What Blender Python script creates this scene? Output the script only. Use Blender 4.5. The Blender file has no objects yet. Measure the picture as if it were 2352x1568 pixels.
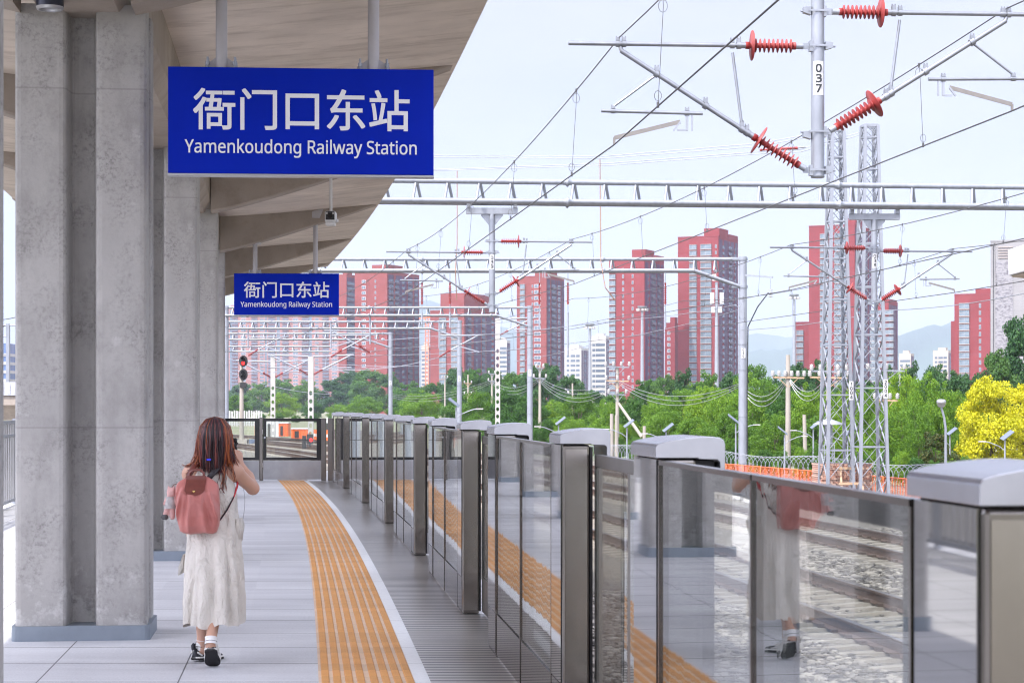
import bpy, math, random
import numpy as np
from mathutils import Vector, Matrix

SC = bpy.context.scene
COL = SC.collection
R = math.radians
F = 4573.0          # focal length in picture units (frame 2352 wide)
CX, HY, EYE = 1176.0, 935.0, 1.65

# ------------------------------------------------------------------ camera
cam_d = bpy.data.cameras.new("camera")
cam_d.lens = 70.0
cam_d.sensor_width = 36.0
cam_d.shift_y = (HY - 784.0) / 2352.0
cam_d.clip_start = 0.1
cam_d.clip_end = 60000
cam_d.dof.use_dof = True
cam_d.dof.focus_distance = 20.0
cam_d.dof.aperture_fstop = 9.0
cam = bpy.data.objects.new("camera", cam_d)
cam.location = (0, 0, EYE)
cam.rotation_euler = (R(90), 0, 0)
COL.objects.link(cam)
SC.camera = cam

# ------------------------------------------------------------------ sky, sun, exposure
SUN_AZ = math.atan2(-0.62, -0.78)      # towards the sun, clockwise from +Y
SUN_EL = R(54)
w = bpy.data.worlds.new("World")
SC.world = w
w.use_nodes = True
nt = w.node_tree
nt.nodes.clear()
N = nt.nodes.new
sky = N('ShaderNodeTexSky')
sky.sky_type = 'NISHITA'
sky.sun_disc = False
sky.sun_elevation = SUN_EL
sky.sun_rotation = SUN_AZ % (2 * math.pi)
sky.air_density = 1.0
sky.dust_density = 2.5
sky.ozone_density = 1.5
tc = N('ShaderNodeTexCoord')
mp = N('ShaderNodeMapping')
mp.inputs['Scale'].default_value = (1.6, 1.6, 6.0)
mp.inputs['Rotation'].default_value = (0, 0, 0.5)
nz = N('ShaderNodeTexNoise')
nz.inputs['Scale'].default_value = 1.7
nz.inputs['Detail'].default_value = 7
nz.inputs['Roughness'].default_value = 0.55
nz.inputs['Distortion'].default_value = 0.4
rp = N('ShaderNodeValToRGB')
rp.color_ramp.elements[0].position = 0.30
rp.color_ramp.elements[0].color = (0.80, 0.80, 0.80, 1)
rp.color_ramp.elements[1].position = 0.62
rp.color_ramp.elements[1].color = (0.97, 0.97, 0.97, 1)
mx = N('ShaderNodeMixRGB')
bg = N('ShaderNodeBackground')
bg.inputs['Strength'].default_value = 0.10
out = N('ShaderNodeOutputWorld')
L = nt.links.new
L(tc.outputs['Generated'], mp.inputs['Vector'])
L(mp.outputs['Vector'], nz.inputs['Vector'])
L(nz.outputs['Fac'], rp.inputs['Fac'])
dt = N('ShaderNodeVectorMath'); dt.operation = 'DOT_PRODUCT'
dt.inputs[1].default_value = (math.cos(SUN_EL) * math.sin(SUN_AZ), math.cos(SUN_EL) * math.cos(SUN_AZ), math.sin(SUN_EL))
L(tc.outputs['Generated'], dt.inputs[0])
gm = N('ShaderNodeMapRange'); gm.inputs['From Min'].default_value = -0.1; gm.inputs['From Max'].default_value = 1.0
gm.inputs['To Min'].default_value = 1.0; gm.inputs['To Max'].default_value = 5.6
L(dt.outputs['Value'], gm.inputs['Value'])
cl = N('ShaderNodeMixRGB'); cl.blend_type = 'MULTIPLY'; cl.inputs['Fac'].default_value = 1.0
cl.inputs['Color1'].default_value = (4.75, 4.78, 5.55, 1)      # thin bright cloud, brighter around the sun
L(gm.outputs['Result'], cl.inputs['Color2'])
n3 = N('ShaderNodeTexNoise'); n3.inputs['Scale'].default_value = 3.2; n3.inputs['Detail'].default_value = 8; n3.inputs['Roughness'].default_value = 0.6
L(mp.outputs['Vector'], n3.inputs['Vector'])
r3 = N('ShaderNodeValToRGB'); r3.color_ramp.elements[0].position = 0.3; r3.color_ramp.elements[0].color = (0.93, 0.95, 1.0, 1)
r3.color_ramp.elements[1].position = 0.65; r3.color_ramp.elements[1].color = (1.08, 1.075, 1.07, 1)
L(n3.outputs['Fac'], r3.inputs['Fac'])
c3 = N('ShaderNodeMixRGB'); c3.blend_type = 'MULTIPLY'; c3.inputs['Fac'].default_value = 1.0
L(cl.outputs['Color'], c3.inputs['Color1']); L(r3.outputs['Color'], c3.inputs['Color2'])
L(c3.outputs['Color'], mx.inputs['Color2'])
L(rp.outputs['Color'], mx.inputs['Fac'])
L(sky.outputs['Color'], mx.inputs['Color1'])
L(mx.outputs['Color'], bg.inputs['Color'])
L(bg.outputs['Background'], out.inputs['Surface'])

sl = bpy.data.lights.new("sun", 'SUN')
sl.energy = 3.9
sl.angle = R(0.6)
sl.color = (1.0, 0.94, 0.86)
so = bpy.data.objects.new("sun", sl)
to_sun = Vector((math.cos(SUN_EL) * math.sin(SUN_AZ), math.cos(SUN_EL) * math.cos(SUN_AZ), math.sin(SUN_EL)))
so.rotation_euler = to_sun.to_track_quat('Z', 'Y').to_euler()
so.location = (-40, -40, 80)
COL.objects.link(so)

SC.view_settings.view_transform = 'Standard'
SC.view_settings.look = 'None'
SC.view_settings.exposure = 0.70
SC.view_settings.gamma = 1.0
cy = SC.cycles
cy.max_bounces = 10
cy.diffuse_bounces = 4
cy.glossy_bounces = 5
cy.transmission_bounces = 4
cy.transparent_max_bounces = 24
cy.volume_bounces = 0
cy.caustics_reflective = False
cy.caustics_refractive = False
cy.sample_clamp_indirect = 6.0
cy.use_denoising = True
cy.pixel_filter_type = 'BLACKMAN_HARRIS'
cy.filter_width = 1.1

# ------------------------------------------------------------------ helpers
def at(x, y, d):
    return Vector(((x - CX) * d / F, d, EYE - (y - HY) * d / F))

_kd = np.array([3.62, 9.74, 15.92, 22.2, 28.26, 34.3, 40.35])
_kx = np.array([.857, .243, -.386, -1.10, -1.81, -2.57, -3.42])
_pf = np.polyfit(_kd, _kx, 3)
_pd = np.polyder(_pf)
def Xb(d):
    if d > 42:
        m = np.polyval(_pd, 42); return float(np.polyval(_pf, 42) + m * (d - 42) - 0.0008 * (d - 42) ** 2)
    if d < 4:
        return float(np.polyval(_pf, 4) + np.polyval(_pd, 4) * (d - 4))
    return float(np.polyval(_pf, d))
def slope(d):
    if d > 42: return float(np.polyval(_pd, 42) - 0.0016 * (d - 42))
    if d < 4: return float(np.polyval(_pd, 4))
    return float(np.polyval(_pd, d))
def P(d, off, z):
    return Vector((Xb(d) + off, d, z))
def phi(d):
    return -math.atan(slope(d))

class MB:
    def __init__(s):
        s.v = []; s.f = []; s.m = []; s.cur = 0; s.sm = []; s.smooth = False; s.uv = None
    def add(s, vs, fs):
        o = len(s.v)
        s.v.extend([tuple(p) for p in vs])
        for f in fs:
            s.f.append(tuple(i + o for i in f)); s.m.append(s.cur); s.sm.append(s.smooth)
    def box(s, c, d, rz=0.0, M=None):
        hx, hy, hz = d[0] / 2, d[1] / 2, d[2] / 2
        vs = [Vector((x * hx, y * hy, z * hz)) for z in (-1, 1) for y in (-1, 1) for x in (-1, 1)]
        if M is None: M = Matrix.Rotation(rz, 3, 'Z')
        c = Vector(c)
        s.add([M @ v + c for v in vs], [(0, 2, 3, 1), (4, 5, 7, 6), (0, 1, 5, 4), (2, 6, 7, 3), (0, 4, 6, 2), (1, 3, 7, 5)])
    def bx(s, x0, x1, y0, y1, z0, z1):
        s.box(((x0 + x1) / 2, (y0 + y1) / 2, (z0 + z1) / 2), (x1 - x0, y1 - y0, z1 - z0))
    def bar(s, a, b, wd, ht, up=(0, 0, 1)):
        a = Vector(a); b = Vector(b); y = (b - a); l = y.length; y.normalize()
        x = y.cross(Vector(up))
        if x.length < 1e-4: x = y.cross(Vector((1, 0, 0)))
        x.normalize(); z = x.cross(y)
        M = Matrix((x, y, z)).transposed()
        s.box((a + b) / 2, (wd, l, ht), M=M)
    def cyl(s, a, b, r0, r1=None, n=10, cap=True):
        if r1 is None: r1 = r0
        s.lathe(a, b, [(0, r0), (1, r1)], n, cap)
    def lathe(s, a, b, prof, n=12, cap=True):
        a = Vector(a); b = Vector(b); ax = b - a
        z = ax.normalized()
        x = z.orthogonal().normalized(); y = z.cross(x)
        vs = []
        for t, r in prof:
            c = a + ax * t
            for k in range(n):
                q = 2 * math.pi * k / n
                vs.append(c + (x * math.cos(q) + y * math.sin(q)) * r)
        fs = []
        for i in range(len(prof) - 1):
            for k in range(n):
                k2 = (k + 1) % n
                fs.append((i * n + k, i * n + k2, (i + 1) * n + k2, (i + 1) * n + k))
        sv = s.smooth; s.smooth = True
        s.add(vs, fs)
        s.smooth = sv
        if cap:
            sv = s.smooth; s.smooth = False      # caps have their own corners so that they do not bend the shading of the tube
            s.add(vs[:n], [tuple(reversed(range(n)))]); s.add(vs[-n:], [tuple(range(n))])
            s.smooth = sv
    def tube(s, pts, r, n=6):
        pts = [Vector(p) for p in pts]
        rs = r if isinstance(r, (list, tuple)) else [r] * len(pts)
        vs = []; prev = None
        for i, p in enumerate(pts):
            t = (pts[min(i + 1, len(pts) - 1)] - pts[max(i - 1, 0)]).normalized()
            x = t.orthogonal().normalized() if prev is None else (prev - t * prev.dot(t)).normalized()
            prev = x; y = t.cross(x)
            for k in range(n):
                q = 2 * math.pi * k / n
                vs.append(p + (x * math.cos(q) + y * math.sin(q)) * rs[i])
        fs = []
        for i in range(len(pts) - 1):
            for k in range(n):
                k2 = (k + 1) % n
                fs.append((i * n + k, i * n + k2, (i + 1) * n + k2, (i + 1) * n + k))
        sv = s.smooth; s.smooth = True
        s.add(vs, fs); s.smooth = False
        s.add(vs[:n], [tuple(reversed(range(n)))]); s.add(vs[-n:], [tuple(range(n))])
        s.smooth = sv
    def prism(s, poly, z0, z1, M=None):
        """poly in x,y extruded in z; M maps local to parent"""
        n = len(poly)
        vs = [Vector((p[0], p[1], z0)) for p in poly] + [Vector((p[0], p[1], z1)) for p in poly]
        if M is not None: vs = [M @ v for v in vs]
        fs = [tuple(reversed(range(n))), tuple(range(n, 2 * n))]
        for k in range(n):
            k2 = (k + 1) % n
            fs.append((k, k2, n + k2, n + k))
        s.add(vs, fs)
    def loft(s, rings, closed=True, caps=True):
        n = len(rings[0]); vs = [p for r in rings for p in r]; fs = []
        for i in range(len(rings) - 1):
            for k in range(n if closed else n - 1):
                k2 = (k + 1) % n
                fs.append((i * n + k, i * n + k2, (i + 1) * n + k2, (i + 1) * n + k))
        if caps:
            fs.append(tuple(reversed(range(n)))); fs.append(tuple((len(rings) - 1) * n + k for k in range(n)))
        s.add(vs, fs)
    def build(s, name, mats, parent=None, bevel=0, loc=None, rz=None):
        me = bpy.data.meshes.new(name)
        me.from_pydata(s.v, [], s.f)
        if not isinstance(mats, (list, tuple)): mats = [mats]
        for m in mats: me.materials.append(m)
        me.polygons.foreach_set('material_index', s.m)
        me.polygons.foreach_set('use_smooth', s.sm)
        me.update()
        return link(name, me, parent, bevel, loc, rz)

def link(name, me, parent=None, bevel=0, loc=None, rz=None):
    o = bpy.data.objects.new(name, me)
    COL.objects.link(o)
    if parent is not None: o.parent = parent
    if loc is not None: o.location = loc
    if rz is not None: o.rotation_euler = (0, 0, rz)
    if bevel:
        b = o.modifiers.new('bevel', 'BEVEL'); b.width = bevel; b.segments = 2; b.limit_method = 'ANGLE'
    return o

def tag(o, label=None, cat=None, group=None, kind=None):
    if label: o['label'] = label
    if cat: o['category'] = cat
    if group: o['group'] = group
    if kind: o['kind'] = kind
    return o
def thing(name, label, cat, loc=(0, 0, 0), rz=0.0, group=None):
    o = bpy.data.objects.new(name, None)
    o.empty_display_size = 0.1
    COL.objects.link(o)
    o.location = loc; o.rotation_euler = (0, 0, rz)
    return tag(o, label, cat, group)
def copy_tree(o, parent=None):
    c = o.copy(); COL.objects.link(c)
    if parent is not None: c.parent = parent
    for ch in list(o.children): copy_tree(ch, c)
    return c

# ------------------------------------------------------------------ materials
def _mat(name):
    m = bpy.data.materials.new(name); m.use_nodes = True
    nt = m.node_tree
    return m, nt, nt.nodes['Principled BSDF']
def mat(name, col, rough=0.6, metal=0.0, var=0.0, vs=3.0, bump=0.0, bs=40.0, stretch=(1, 1, 1), col2=None, spec=0.5, detail=6, coat=0):
    m, nt, b = _mat(name)
    b.inputs['Base Color'].default_value = (*col, 1)
    b.inputs['Roughness'].default_value = rough
    b.inputs['Metallic'].default_value = metal
    b.inputs['Specular IOR Level'].default_value = spec
    if coat: b.inputs['Coat Weight'].default_value = coat
    if var or bump or col2:
        tc = nt.nodes.new('ShaderNodeTexCoord'); mp = nt.nodes.new('ShaderNodeMapping')
        mp.inputs['Scale'].default_value = stretch
        nt.links.new(tc.outputs['Object'], mp.inputs['Vector'])
    if var or col2:
        n = nt.nodes.new('ShaderNodeTexNoise'); n.inputs['Scale'].default_value = vs; n.inputs['Detail'].default_value = detail
        n.inputs['Roughness'].default_value = 0.62
        r = nt.nodes.new('ShaderNodeValToRGB')
        r.color_ramp.elements[0].position = 0.32; r.color_ramp.elements[1].position = 0.68
        c2 = col2 or tuple(min(1, c * (1 + var)) for c in col)
        c1 = col if col2 else tuple(c * (1 - var) for c in col)
        r.color_ramp.elements[0].color = (*c1, 1); r.color_ramp.elements[1].color = (*c2, 1)
        nt.links.new(mp.outputs['Vector'], n.inputs['Vector'])
        nt.links.new(n.outputs['Fac'], r.inputs['Fac'])
        nt.links.new(r.outputs['Color'], b.inputs['Base Color'])
    if bump:
        n2 = nt.nodes.new('ShaderNodeTexNoise'); n2.inputs['Scale'].default_value = bs; n2.inputs['Detail'].default_value = 4
        bp = nt.nodes.new('ShaderNodeBump'); bp.inputs['Strength'].default_value = bump; bp.inputs['Distance'].default_value = 0.02
        nt.links.new(mp.outputs['Vector'], n2.inputs['Vector'])
        nt.links.new(n2.outputs['Fac'], bp.inputs['Height'])
        nt.links.new(bp.outputs['Normal'], b.inputs['Normal'])
    return m

def nd(nt, typ, **kw):
    n = nt.nodes.new(typ)
    for k, v in kw.items():
        if k in n.inputs: n.inputs[k].default_value = v
        else: setattr(n, k, v)
    return n
def ramp(nt, src, stops):
    r = nt.nodes.new('ShaderNodeValToRGB')
    e = r.color_ramp.elements
    while len(e) < len(stops): e.new(0.5)
    for i, (p, c) in enumerate(stops):
        e[i].position = p; e[i].color = (*c, 1)
    nt.links.new(src, r.inputs['Fac'])
    return r.outputs['Color']
def mathn(nt, op, a, b=None):
    n = nt.nodes.new('ShaderNodeMath'); n.operation = op
    for i, q in enumerate((a, b)):
        if q is None: continue
        if isinstance(q, (int, float)): n.inputs[i].default_value = q
        else: nt.links.new(q, n.inputs[i])
    return n.outputs[0]
def mixc(nt, fac, a, b, mode='MIX'):
    n = nt.nodes.new('ShaderNodeMixRGB'); n.blend_type = mode
    for i, q in zip(('Fac', 'Color1', 'Color2'), (fac, a, b)):
        if isinstance(q, (int, float)): n.inputs[i].default_value = q
        elif isinstance(q, tuple): n.inputs[i].default_value = (*q, 1)
        else: nt.links.new(q, n.inputs[i])
    return n.outputs[0]

def concrete_mat(name, base, dark, stain_scale, pits=True, lines=False):
    m, nt, b = _mat(name)
    tc = nd(nt, 'ShaderNodeTexCoord')
    big = nd(nt, 'ShaderNodeTexNoise', Scale=0.9, Detail=5.0, Roughness=0.6)
    nt.links.new(tc.outputs['Object'], big.inputs['Vector'])
    c = ramp(nt, big.outputs['Fac'], [(0.3, tuple(x * 0.82 for x in base)), (0.7, tuple(min(1, x * 1.12) for x in base))])
    mp = nd(nt, 'ShaderNodeMapping'); mp.inputs['Scale'].default_value = stain_scale
    nt.links.new(tc.outputs['Object'], mp.inputs['Vector'])
    st = nd(nt, 'ShaderNodeTexNoise', Scale=2.2, Detail=9.0, Roughness=0.7)
    nt.links.new(mp.outputs['Vector'], st.inputs['Vector'])
    f = ramp(nt, st.outputs['Fac'], [(0.48, (0, 0, 0)), (0.72, (0.75, 0.75, 0.75))])
    c = mixc(nt, f, c, dark)
    if pits:
        pt = nd(nt, 'ShaderNodeTexNoise', Scale=30.0, Detail=6.0, Roughness=0.75)
        nt.links.new(tc.outputs['Object'], pt.inputs['Vector'])
        pm = nd(nt, 'ShaderNodeTexNoise', Scale=2.6, Detail=5.0, Roughness=0.6)
        nt.links.new(tc.outputs['Object'], pm.inputs['Vector'])
        fa = ramp(nt, pt.outputs['Fac'], [(0.47, (0, 0, 0)), (0.62, (1, 1, 1))])
        fb = ramp(nt, pm.outputs['Fac'], [(0.44, (0.04, 0.04, 0.04)), (0.64, (0.62, 0.62, 0.62))])
        f2 = mixc(nt, 1.0, fa, fb, 'MULTIPLY')
        c = mixc(nt, f2, c, tuple(x * 0.55 for x in dark))
    if lines:      # formwork joints, tie holes, lime near the foot
        sp = nd(nt, 'ShaderNodeSeparateXYZ'); nt.links.new(tc.outputs['Object'], sp.inputs[0])
        jz = mathn(nt, 'LESS_THAN', mathn(nt, 'MODULO', mathn(nt, 'ADD', sp.outputs[2], 0.9), 2.4), 0.012)
        c = mixc(nt, mathn(nt, 'MULTIPLY', jz, 0.45), c, dark)
        ft = nd(nt, 'ShaderNodeTexNoise', Scale=6.0, Detail=6.0, Roughness=0.7); nt.links.new(tc.outputs['Object'], ft.inputs['Vector'])
        zf = nd(nt, 'ShaderNodeMapRange'); nt.links.new(sp.outputs[2], zf.inputs['Value']); zf.inputs['From Min'].default_value = 0.1; zf.inputs['From Max'].default_value = 0.7; zf.inputs['To Min'].default_value = 0.16; zf.inputs['To Max'].default_value = 0.0
        fm = ramp(nt, mathn(nt, 'ADD', ft.outputs['Fac'], zf.outputs[0]), [(0.62, (0, 0, 0)), (0.72, (0.5, 0.5, 0.5))])
        c = mixc(nt, fm, c, (0.62, 0.62, 0.61))
    nt.links.new(c, b.inputs['Base Color'])
    b.inputs['Roughness'].default_value = 0.75
    bn = nd(nt, 'ShaderNodeTexNoise', Scale=35.0, Detail=6.0)
    nt.links.new(tc.outputs['Object'], bn.inputs['Vector'])
    bp = nd(nt, 'ShaderNodeBump', Strength=0.25, Distance=0.01)
    nt.links.new(bn.outputs['Fac'], bp.inputs['Height'])
    nt.links.new(bp.outputs['Normal'], b.inputs['Normal'])
    return m

M = {}
M['column'] = concrete_mat('column_concrete', (0.42, 0.41, 0.40), (0.23, 0.222, 0.215), (1.3, 1.3, 0.7), lines=True)
M['soffit'] = concrete_mat('soffit_concrete', (0.64, 0.57, 0.50), (0.36, 0.30, 0.25), (0.6, 2.2, 2.2), pits=False)
M['beam'] = concrete_mat('beam_concrete', (0.33, 0.285, 0.245), (0.22, 0.185, 0.155), (1.2, 1.2, 1.2), pits=False)
M['plinth'] = mat('plinth_paint', (0.22, 0.26, 0.31), 0.5, var=0.06, vs=8)
M['steel'] = mat('stainless_steel', (0.215, 0.20, 0.185), 0.2, 1.0, var=0.08, vs=2.5, bump=0.015, bs=3, stretch=(1, 1, 0.4))
M['steel_dark'] = mat('stainless_dark', (0.30, 0.285, 0.27), 0.32, 1.0, var=0.1, vs=4, stretch=(1, 1, 0.3))
M['galv'] = mat('galvanised_steel', (0.26, 0.28, 0.315), 0.34, 0.35, var=0.14, vs=5, stretch=(1, 1, 0.35))
M['galv_far'] = mat('galvanised_pale', (0.28, 0.30, 0.34), 0.42, 0.25, var=0.08, vs=2)
M['alu'] = mat('aluminium_tube', (0.25, 0.265, 0.29), 0.32, 0.6, var=0.12, vs=6)
M['alu_grey'] = mat('weathered_bar', (0.22, 0.205, 0.19), 0.5, 0.5, var=0.1, vs=12)
M['wire'] = mat('wire_metal', (0.10, 0.10, 0.105), 0.5, 0.5)
M['copper'] = mat('copper_cable', (0.23, 0.14, 0.10), 0.5, 0.3)
M['red_ins'] = mat('red_silicone', (0.26, 0.030, 0.028), 0.5, var=0.25, vs=6)
M['white'] = mat('white_paint', (0.60, 0.60, 0.60), 0.5)
M['cap'] = mat('cap_paint', (0.47, 0.48, 0.52), 0.25, 0.7, var=0.07, vs=9, col2=None)
M['black'] = mat('black_frame', (0.012, 0.012, 0.014), 0.25)
M['blackmat'] = mat('black_matt', (0.02, 0.02, 0.022), 0.6)
M['sign_blue'] = mat('sign_blue', (0.001, 0.018, 0.40), 0.4, var=0.10, vs=1.6, spec=.08)
M['sign_white'] = mat('sign_lettering', (0.82, 0.83, 0.86), 0.4)
M['sign_edge'] = mat('sign_edge', (0.45, 0.46, 0.48), 0.35, 0.7)
M['digits'] = mat('plate_digits', (0.02, 0.025, 0.03), 0.6)
M['grey_paint'] = mat('grey_paint', (0.43, 0.42, 0.44), 0.4, var=0.05, vs=10)
M['orange'] = mat('orange_paint', (0.78, 0.15, 0.035), 0.5, var=0.15, vs=2)
M['conc_pole'] = mat('pole_concrete', (0.33, 0.30, 0.26), 0.8, var=0.12, vs=2, stretch=(1, 1, .3))
M['porcelain'] = mat('porcelain', (0.45, 0.44, 0.44), 0.25)
M['brown'] = mat('brown_ceramic', (0.20, 0.09, 0.06), 0.35)
M['wood'] = mat('raw_timber', (0.46, 0.31, 0.20), 0.7, var=0.15, vs=8)

def glass_mat(name, tint, ior, wave, rough=0.0, ws=(2.2, 2.2, 0.5), floor=0.0):
    m = bpy.data.materials.new(name); m.use_nodes = True
    nt = m.node_tree; nt.nodes.clear()
    o = nd(nt, 'ShaderNodeOutputMaterial')
    lw = nd(nt, 'ShaderNodeLayerWeight', Blend=0.5)      # facing = 1 - cos, same from both sides
    f0 = ((ior - 1) / (ior + 1)) ** 2
    fr = nd(nt, 'ShaderNodeMath'); fr.operation = 'MULTIPLY_ADD'
    nt.links.new(mathn(nt, 'POWER', lw.outputs['Facing'], 5.0), fr.inputs[0]); fr.inputs[1].default_value = 1 - f0; fr.inputs[2].default_value = f0
    tr = nd(nt, 'ShaderNodeBsdfTransparent'); tr.inputs['Color'].default_value = (*tint, 1)
    gl = nd(nt, 'ShaderNodeBsdfGlossy', Roughness=rough); gl.inputs['Color'].default_value = (.95, .95, .95, 1)
    if wave:
        tc = nd(nt, 'ShaderNodeTexCoord'); mp = nd(nt, 'ShaderNodeMapping'); mp.inputs['Scale'].default_value = ws
        nn = nd(nt, 'ShaderNodeTexNoise', Scale=2.5, Detail=2.0)
        bp = nd(nt, 'ShaderNodeBump', Strength=wave, Distance=0.01)
        nt.links.new(tc.outputs['Object'], mp.inputs['Vector']); nt.links.new(mp.outputs['Vector'], nn.inputs['Vector'])
        nt.links.new(nn.outputs['Fac'], bp.inputs['Height']); nt.links.new(bp.outputs['Normal'], gl.inputs['Normal'])
    mx = nd(nt, 'ShaderNodeMixShader')
    fac = mathn(nt, 'MAXIMUM', fr.outputs[0], floor) if floor else fr.outputs[0]
    nt.links.new(fac, mx.inputs[0]); nt.links.new(tr.outputs[0], mx.inputs[1]); nt.links.new(gl.outputs[0], mx.inputs[2])
    nt.links.new(mx.outputs[0], o.inputs['Surface'])
    return m
M['glass'] = glass_mat('panel_glass', (0.92, 0.95, 0.94), 2.0, 0.03)
M['clad'] = mat('glass_cladding', (0.05, 0.052, 0.055), 0.03, 0.0, spec=0.9, coat=1.0)
M['kick'] = mat('kick_plate', (0.40, 0.385, 0.375), 0.08, 1.0, bump=0.05, bs=3.0, stretch=(3, 3, .6))
M['endpanel'] = mat('polished_end_panel', (0.36, 0.335, 0.305), 0.22, 1.0, var=0.15, vs=2.0, stretch=(1, 1, .5), bump=0.02, bs=2.0)
M['gateplate'] = mat('gate_plate', (0.36, 0.36, 0.37), 0.36, 0.9, var=0.1, vs=3)

# Blender's own bundled sans serif, when it is there
SANS = None
try:
    import os
    _fp = os.path.join(bpy.utils.system_resource('DATAFILES'), 'fonts', 'NotoSansMath-Regular.woff2')
    SANS = bpy.data.fonts.load(_fp)
except Exception:
    SANS = None
def text_mesh(name, body, width, height, mtl, parent, loc, rot, offset=0.0, cjk=False, strike=0.0):
    """lettering as flat raised mesh, fitted to width x height, baseline-box centred on loc"""
    c = bpy.data.curves.new('lettering', 'FONT'); c.body = body
    if SANS and not cjk: c.font = SANS
    c.dimensions = '2D'; c.offset = offset; c.resolution_u = 4
    o = bpy.data.objects.new('lettering', c); COL.objects.link(o)
    dg = bpy.context.evaluated_depsgraph_get()
    me = bpy.data.meshes.new_from_object(o.evaluated_get(dg))
    bpy.data.objects.remove(o); bpy.data.curves.remove(c)
    n = len(me.vertices); a = np.empty(n * 3); me.vertices.foreach_get('co', a); a = a.reshape(-1, 3)
    lo = a.min(0); hi = a.max(0)
    a[:, 0] = (a[:, 0] - (lo[0] + hi[0]) / 2) * (width / (hi[0] - lo[0]))
    a[:, 1] = (a[:, 1] - (lo[1] + hi[1]) / 2) * (height / (hi[1] - lo[1]))
    a[:, 2] = 0
    me.vertices.foreach_set('co', a.ravel()); me.update()
    if strike:          # heavier strokes: the same lettering laid over itself, each a hair proud
        fs = [tuple(p.vertices) for p in me.polygons]; V4 = []; F4 = []
        for i, (dx, dy) in enumerate(((-1, -1), (1, -1), (-1, 1), (1, 1))):
            b4 = a + np.array([dx * strike, dy * strike, i * .0004]); F4 += [tuple(q + len(V4) for q in f) for f in fs]; V4 += b4.tolist()
        bpy.data.meshes.remove(me); me = bpy.data.meshes.new(name); me.from_pydata(V4, [], F4)
    me.name = name
    me.materials.clear(); me.materials.append(mtl)
    ob = link(name, me, parent, loc=loc)
    ob.rotation_euler = rot
    return ob
# ================================================================== platform
def strip(name, offs, d0, d1, z, mtl, step=0.6, parent=None, smooth=False, zs=None):
    """a ribbon that follows the platform edge; UV = (offset, distance) in metres"""
    n = max(2, int((d1 - d0) / step) + 1)
    ds = np.linspace(d0, d1, n); k = len(offs)
    vs = []; uv = []; s = 0
    for i, d in enumerate(ds):
        d = float(d)
        if i: s += math.hypot(d - ds[i - 1], Xb(d) - Xb(float(ds[i - 1])))
        sl = -slope(d); q = 1 / math.hypot(1, sl)
        for j, o in enumerate(offs):
            vs.append((Xb(d) + o, d, z if zs is None else zs[j])); uv.append((o, s))
    fs = [(i * k + j, i * k + j + 1, (i + 1) * k + j + 1, (i + 1) * k + j) for i in range(n - 1) for j in range(k - 1)]
    me = bpy.data.meshes.new(name); me.from_pydata(vs, [], fs); me.materials.append(mtl)
    ul = me.uv_layers.new(name='UVMap')
    li = np.empty(len(me.loops), int); me.loops.foreach_get('vertex_index', li)
    ul.data.foreach_set('uv', np.array(uv)[li].ravel())
    if smooth: me.polygons.foreach_set('use_smooth', [True] * len(fs))
    return link(name, me, parent)

def uvxy(nt):
    u = nd(nt, 'ShaderNodeUVMap'); u.uv_map = 'UVMap'
    s = nd(nt, 'ShaderNodeSeparateXYZ'); nt.links.new(u.outputs[0], s.inputs[0])
    return u.outputs[0], s.outputs[0], s.outputs[1]
def joints(nt, c, period, wd, shift=0.0):
    a = mathn(nt, 'ADD', c, 100 * period + shift)
    a = mathn(nt, 'MODULO', a, period)
    return mathn(nt, 'LESS_THAN', a, wd)

# granite floor slabs
m, nt, b = _mat('granite_slabs')
uvo, ux, uy = uvxy(nt)
sp = nd(nt, 'ShaderNodeTexNoise', Scale=55.0, Detail=4.0, Roughness=0.8); nt.links.new(uvo, sp.inputs['Vector'])
c = ramp(nt, sp.outputs['Fac'], [(0.33, (0.60, 0.61, 0.63)), (0.55, (0.72, 0.73, 0.75)), (0.7, (0.78, 0.785, 0.80))])
mp = nd(nt, 'ShaderNodeMapping'); mp.inputs['Scale'].default_value = (0.35, 1.3, 1); nt.links.new(uvo, mp.inputs['Vector'])
st = nd(nt, 'ShaderNodeTexNoise', Scale=1.3, Detail=5.0, Roughness=0.6); nt.links.new(mp.outputs[0], st.inputs['Vector'])
c = mixc(nt, 1.0, c, ramp(nt, st.outputs['Fac'], [(0.3, (0.74, 0.74, 0.75)), (0.7, (1, 1, 1))]), 'MULTIPLY')
bk = nd(nt, 'ShaderNodeTexWhiteNoise'); bk.noise_dimensions = '2D'
fl = nd(nt, 'ShaderNodeVectorMath'); fl.operation = 'FLOOR'
dv = nd(nt, 'ShaderNodeVectorMath'); dv.operation = 'DIVIDE'; dv.inputs[1].default_value = (0.85, 0.87, 1)
nt.links.new(uvo, dv.inputs[0]); nt.links.new(dv.outputs[0], fl.inputs[0]); nt.links.new(fl.outputs[0], bk.inputs['Vector'])
c = mixc(nt, 1.0, c, ramp(nt, bk.outputs[0], [(0, (0.90, 0.90, 0.91)), (1, (1, 1, 1))]), 'MULTIPLY')
j1 = joints(nt, ux, 0.85, 0.009, 0.33)
j2 = joints(nt, uy, 0.87, 0.018, 0.1)
j = mathn(nt, 'MAXIMUM', j1, j2)
c = mixc(nt, mathn(nt, 'MULTIPLY', j, 0.95), c, (0.10, 0.10, 0.11))
nt.links.new(c, b.inputs['Base Color']); b.inputs['Roughness'].default_value = 0.5
bp = nd(nt, 'ShaderNodeBump', Strength=0.12, Distance=0.004); nt.links.new(sp.outputs['Fac'], bp.inputs['Height']); nt.links.new(bp.outputs[0], b.inputs['Normal'])
M['granite'] = m
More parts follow.
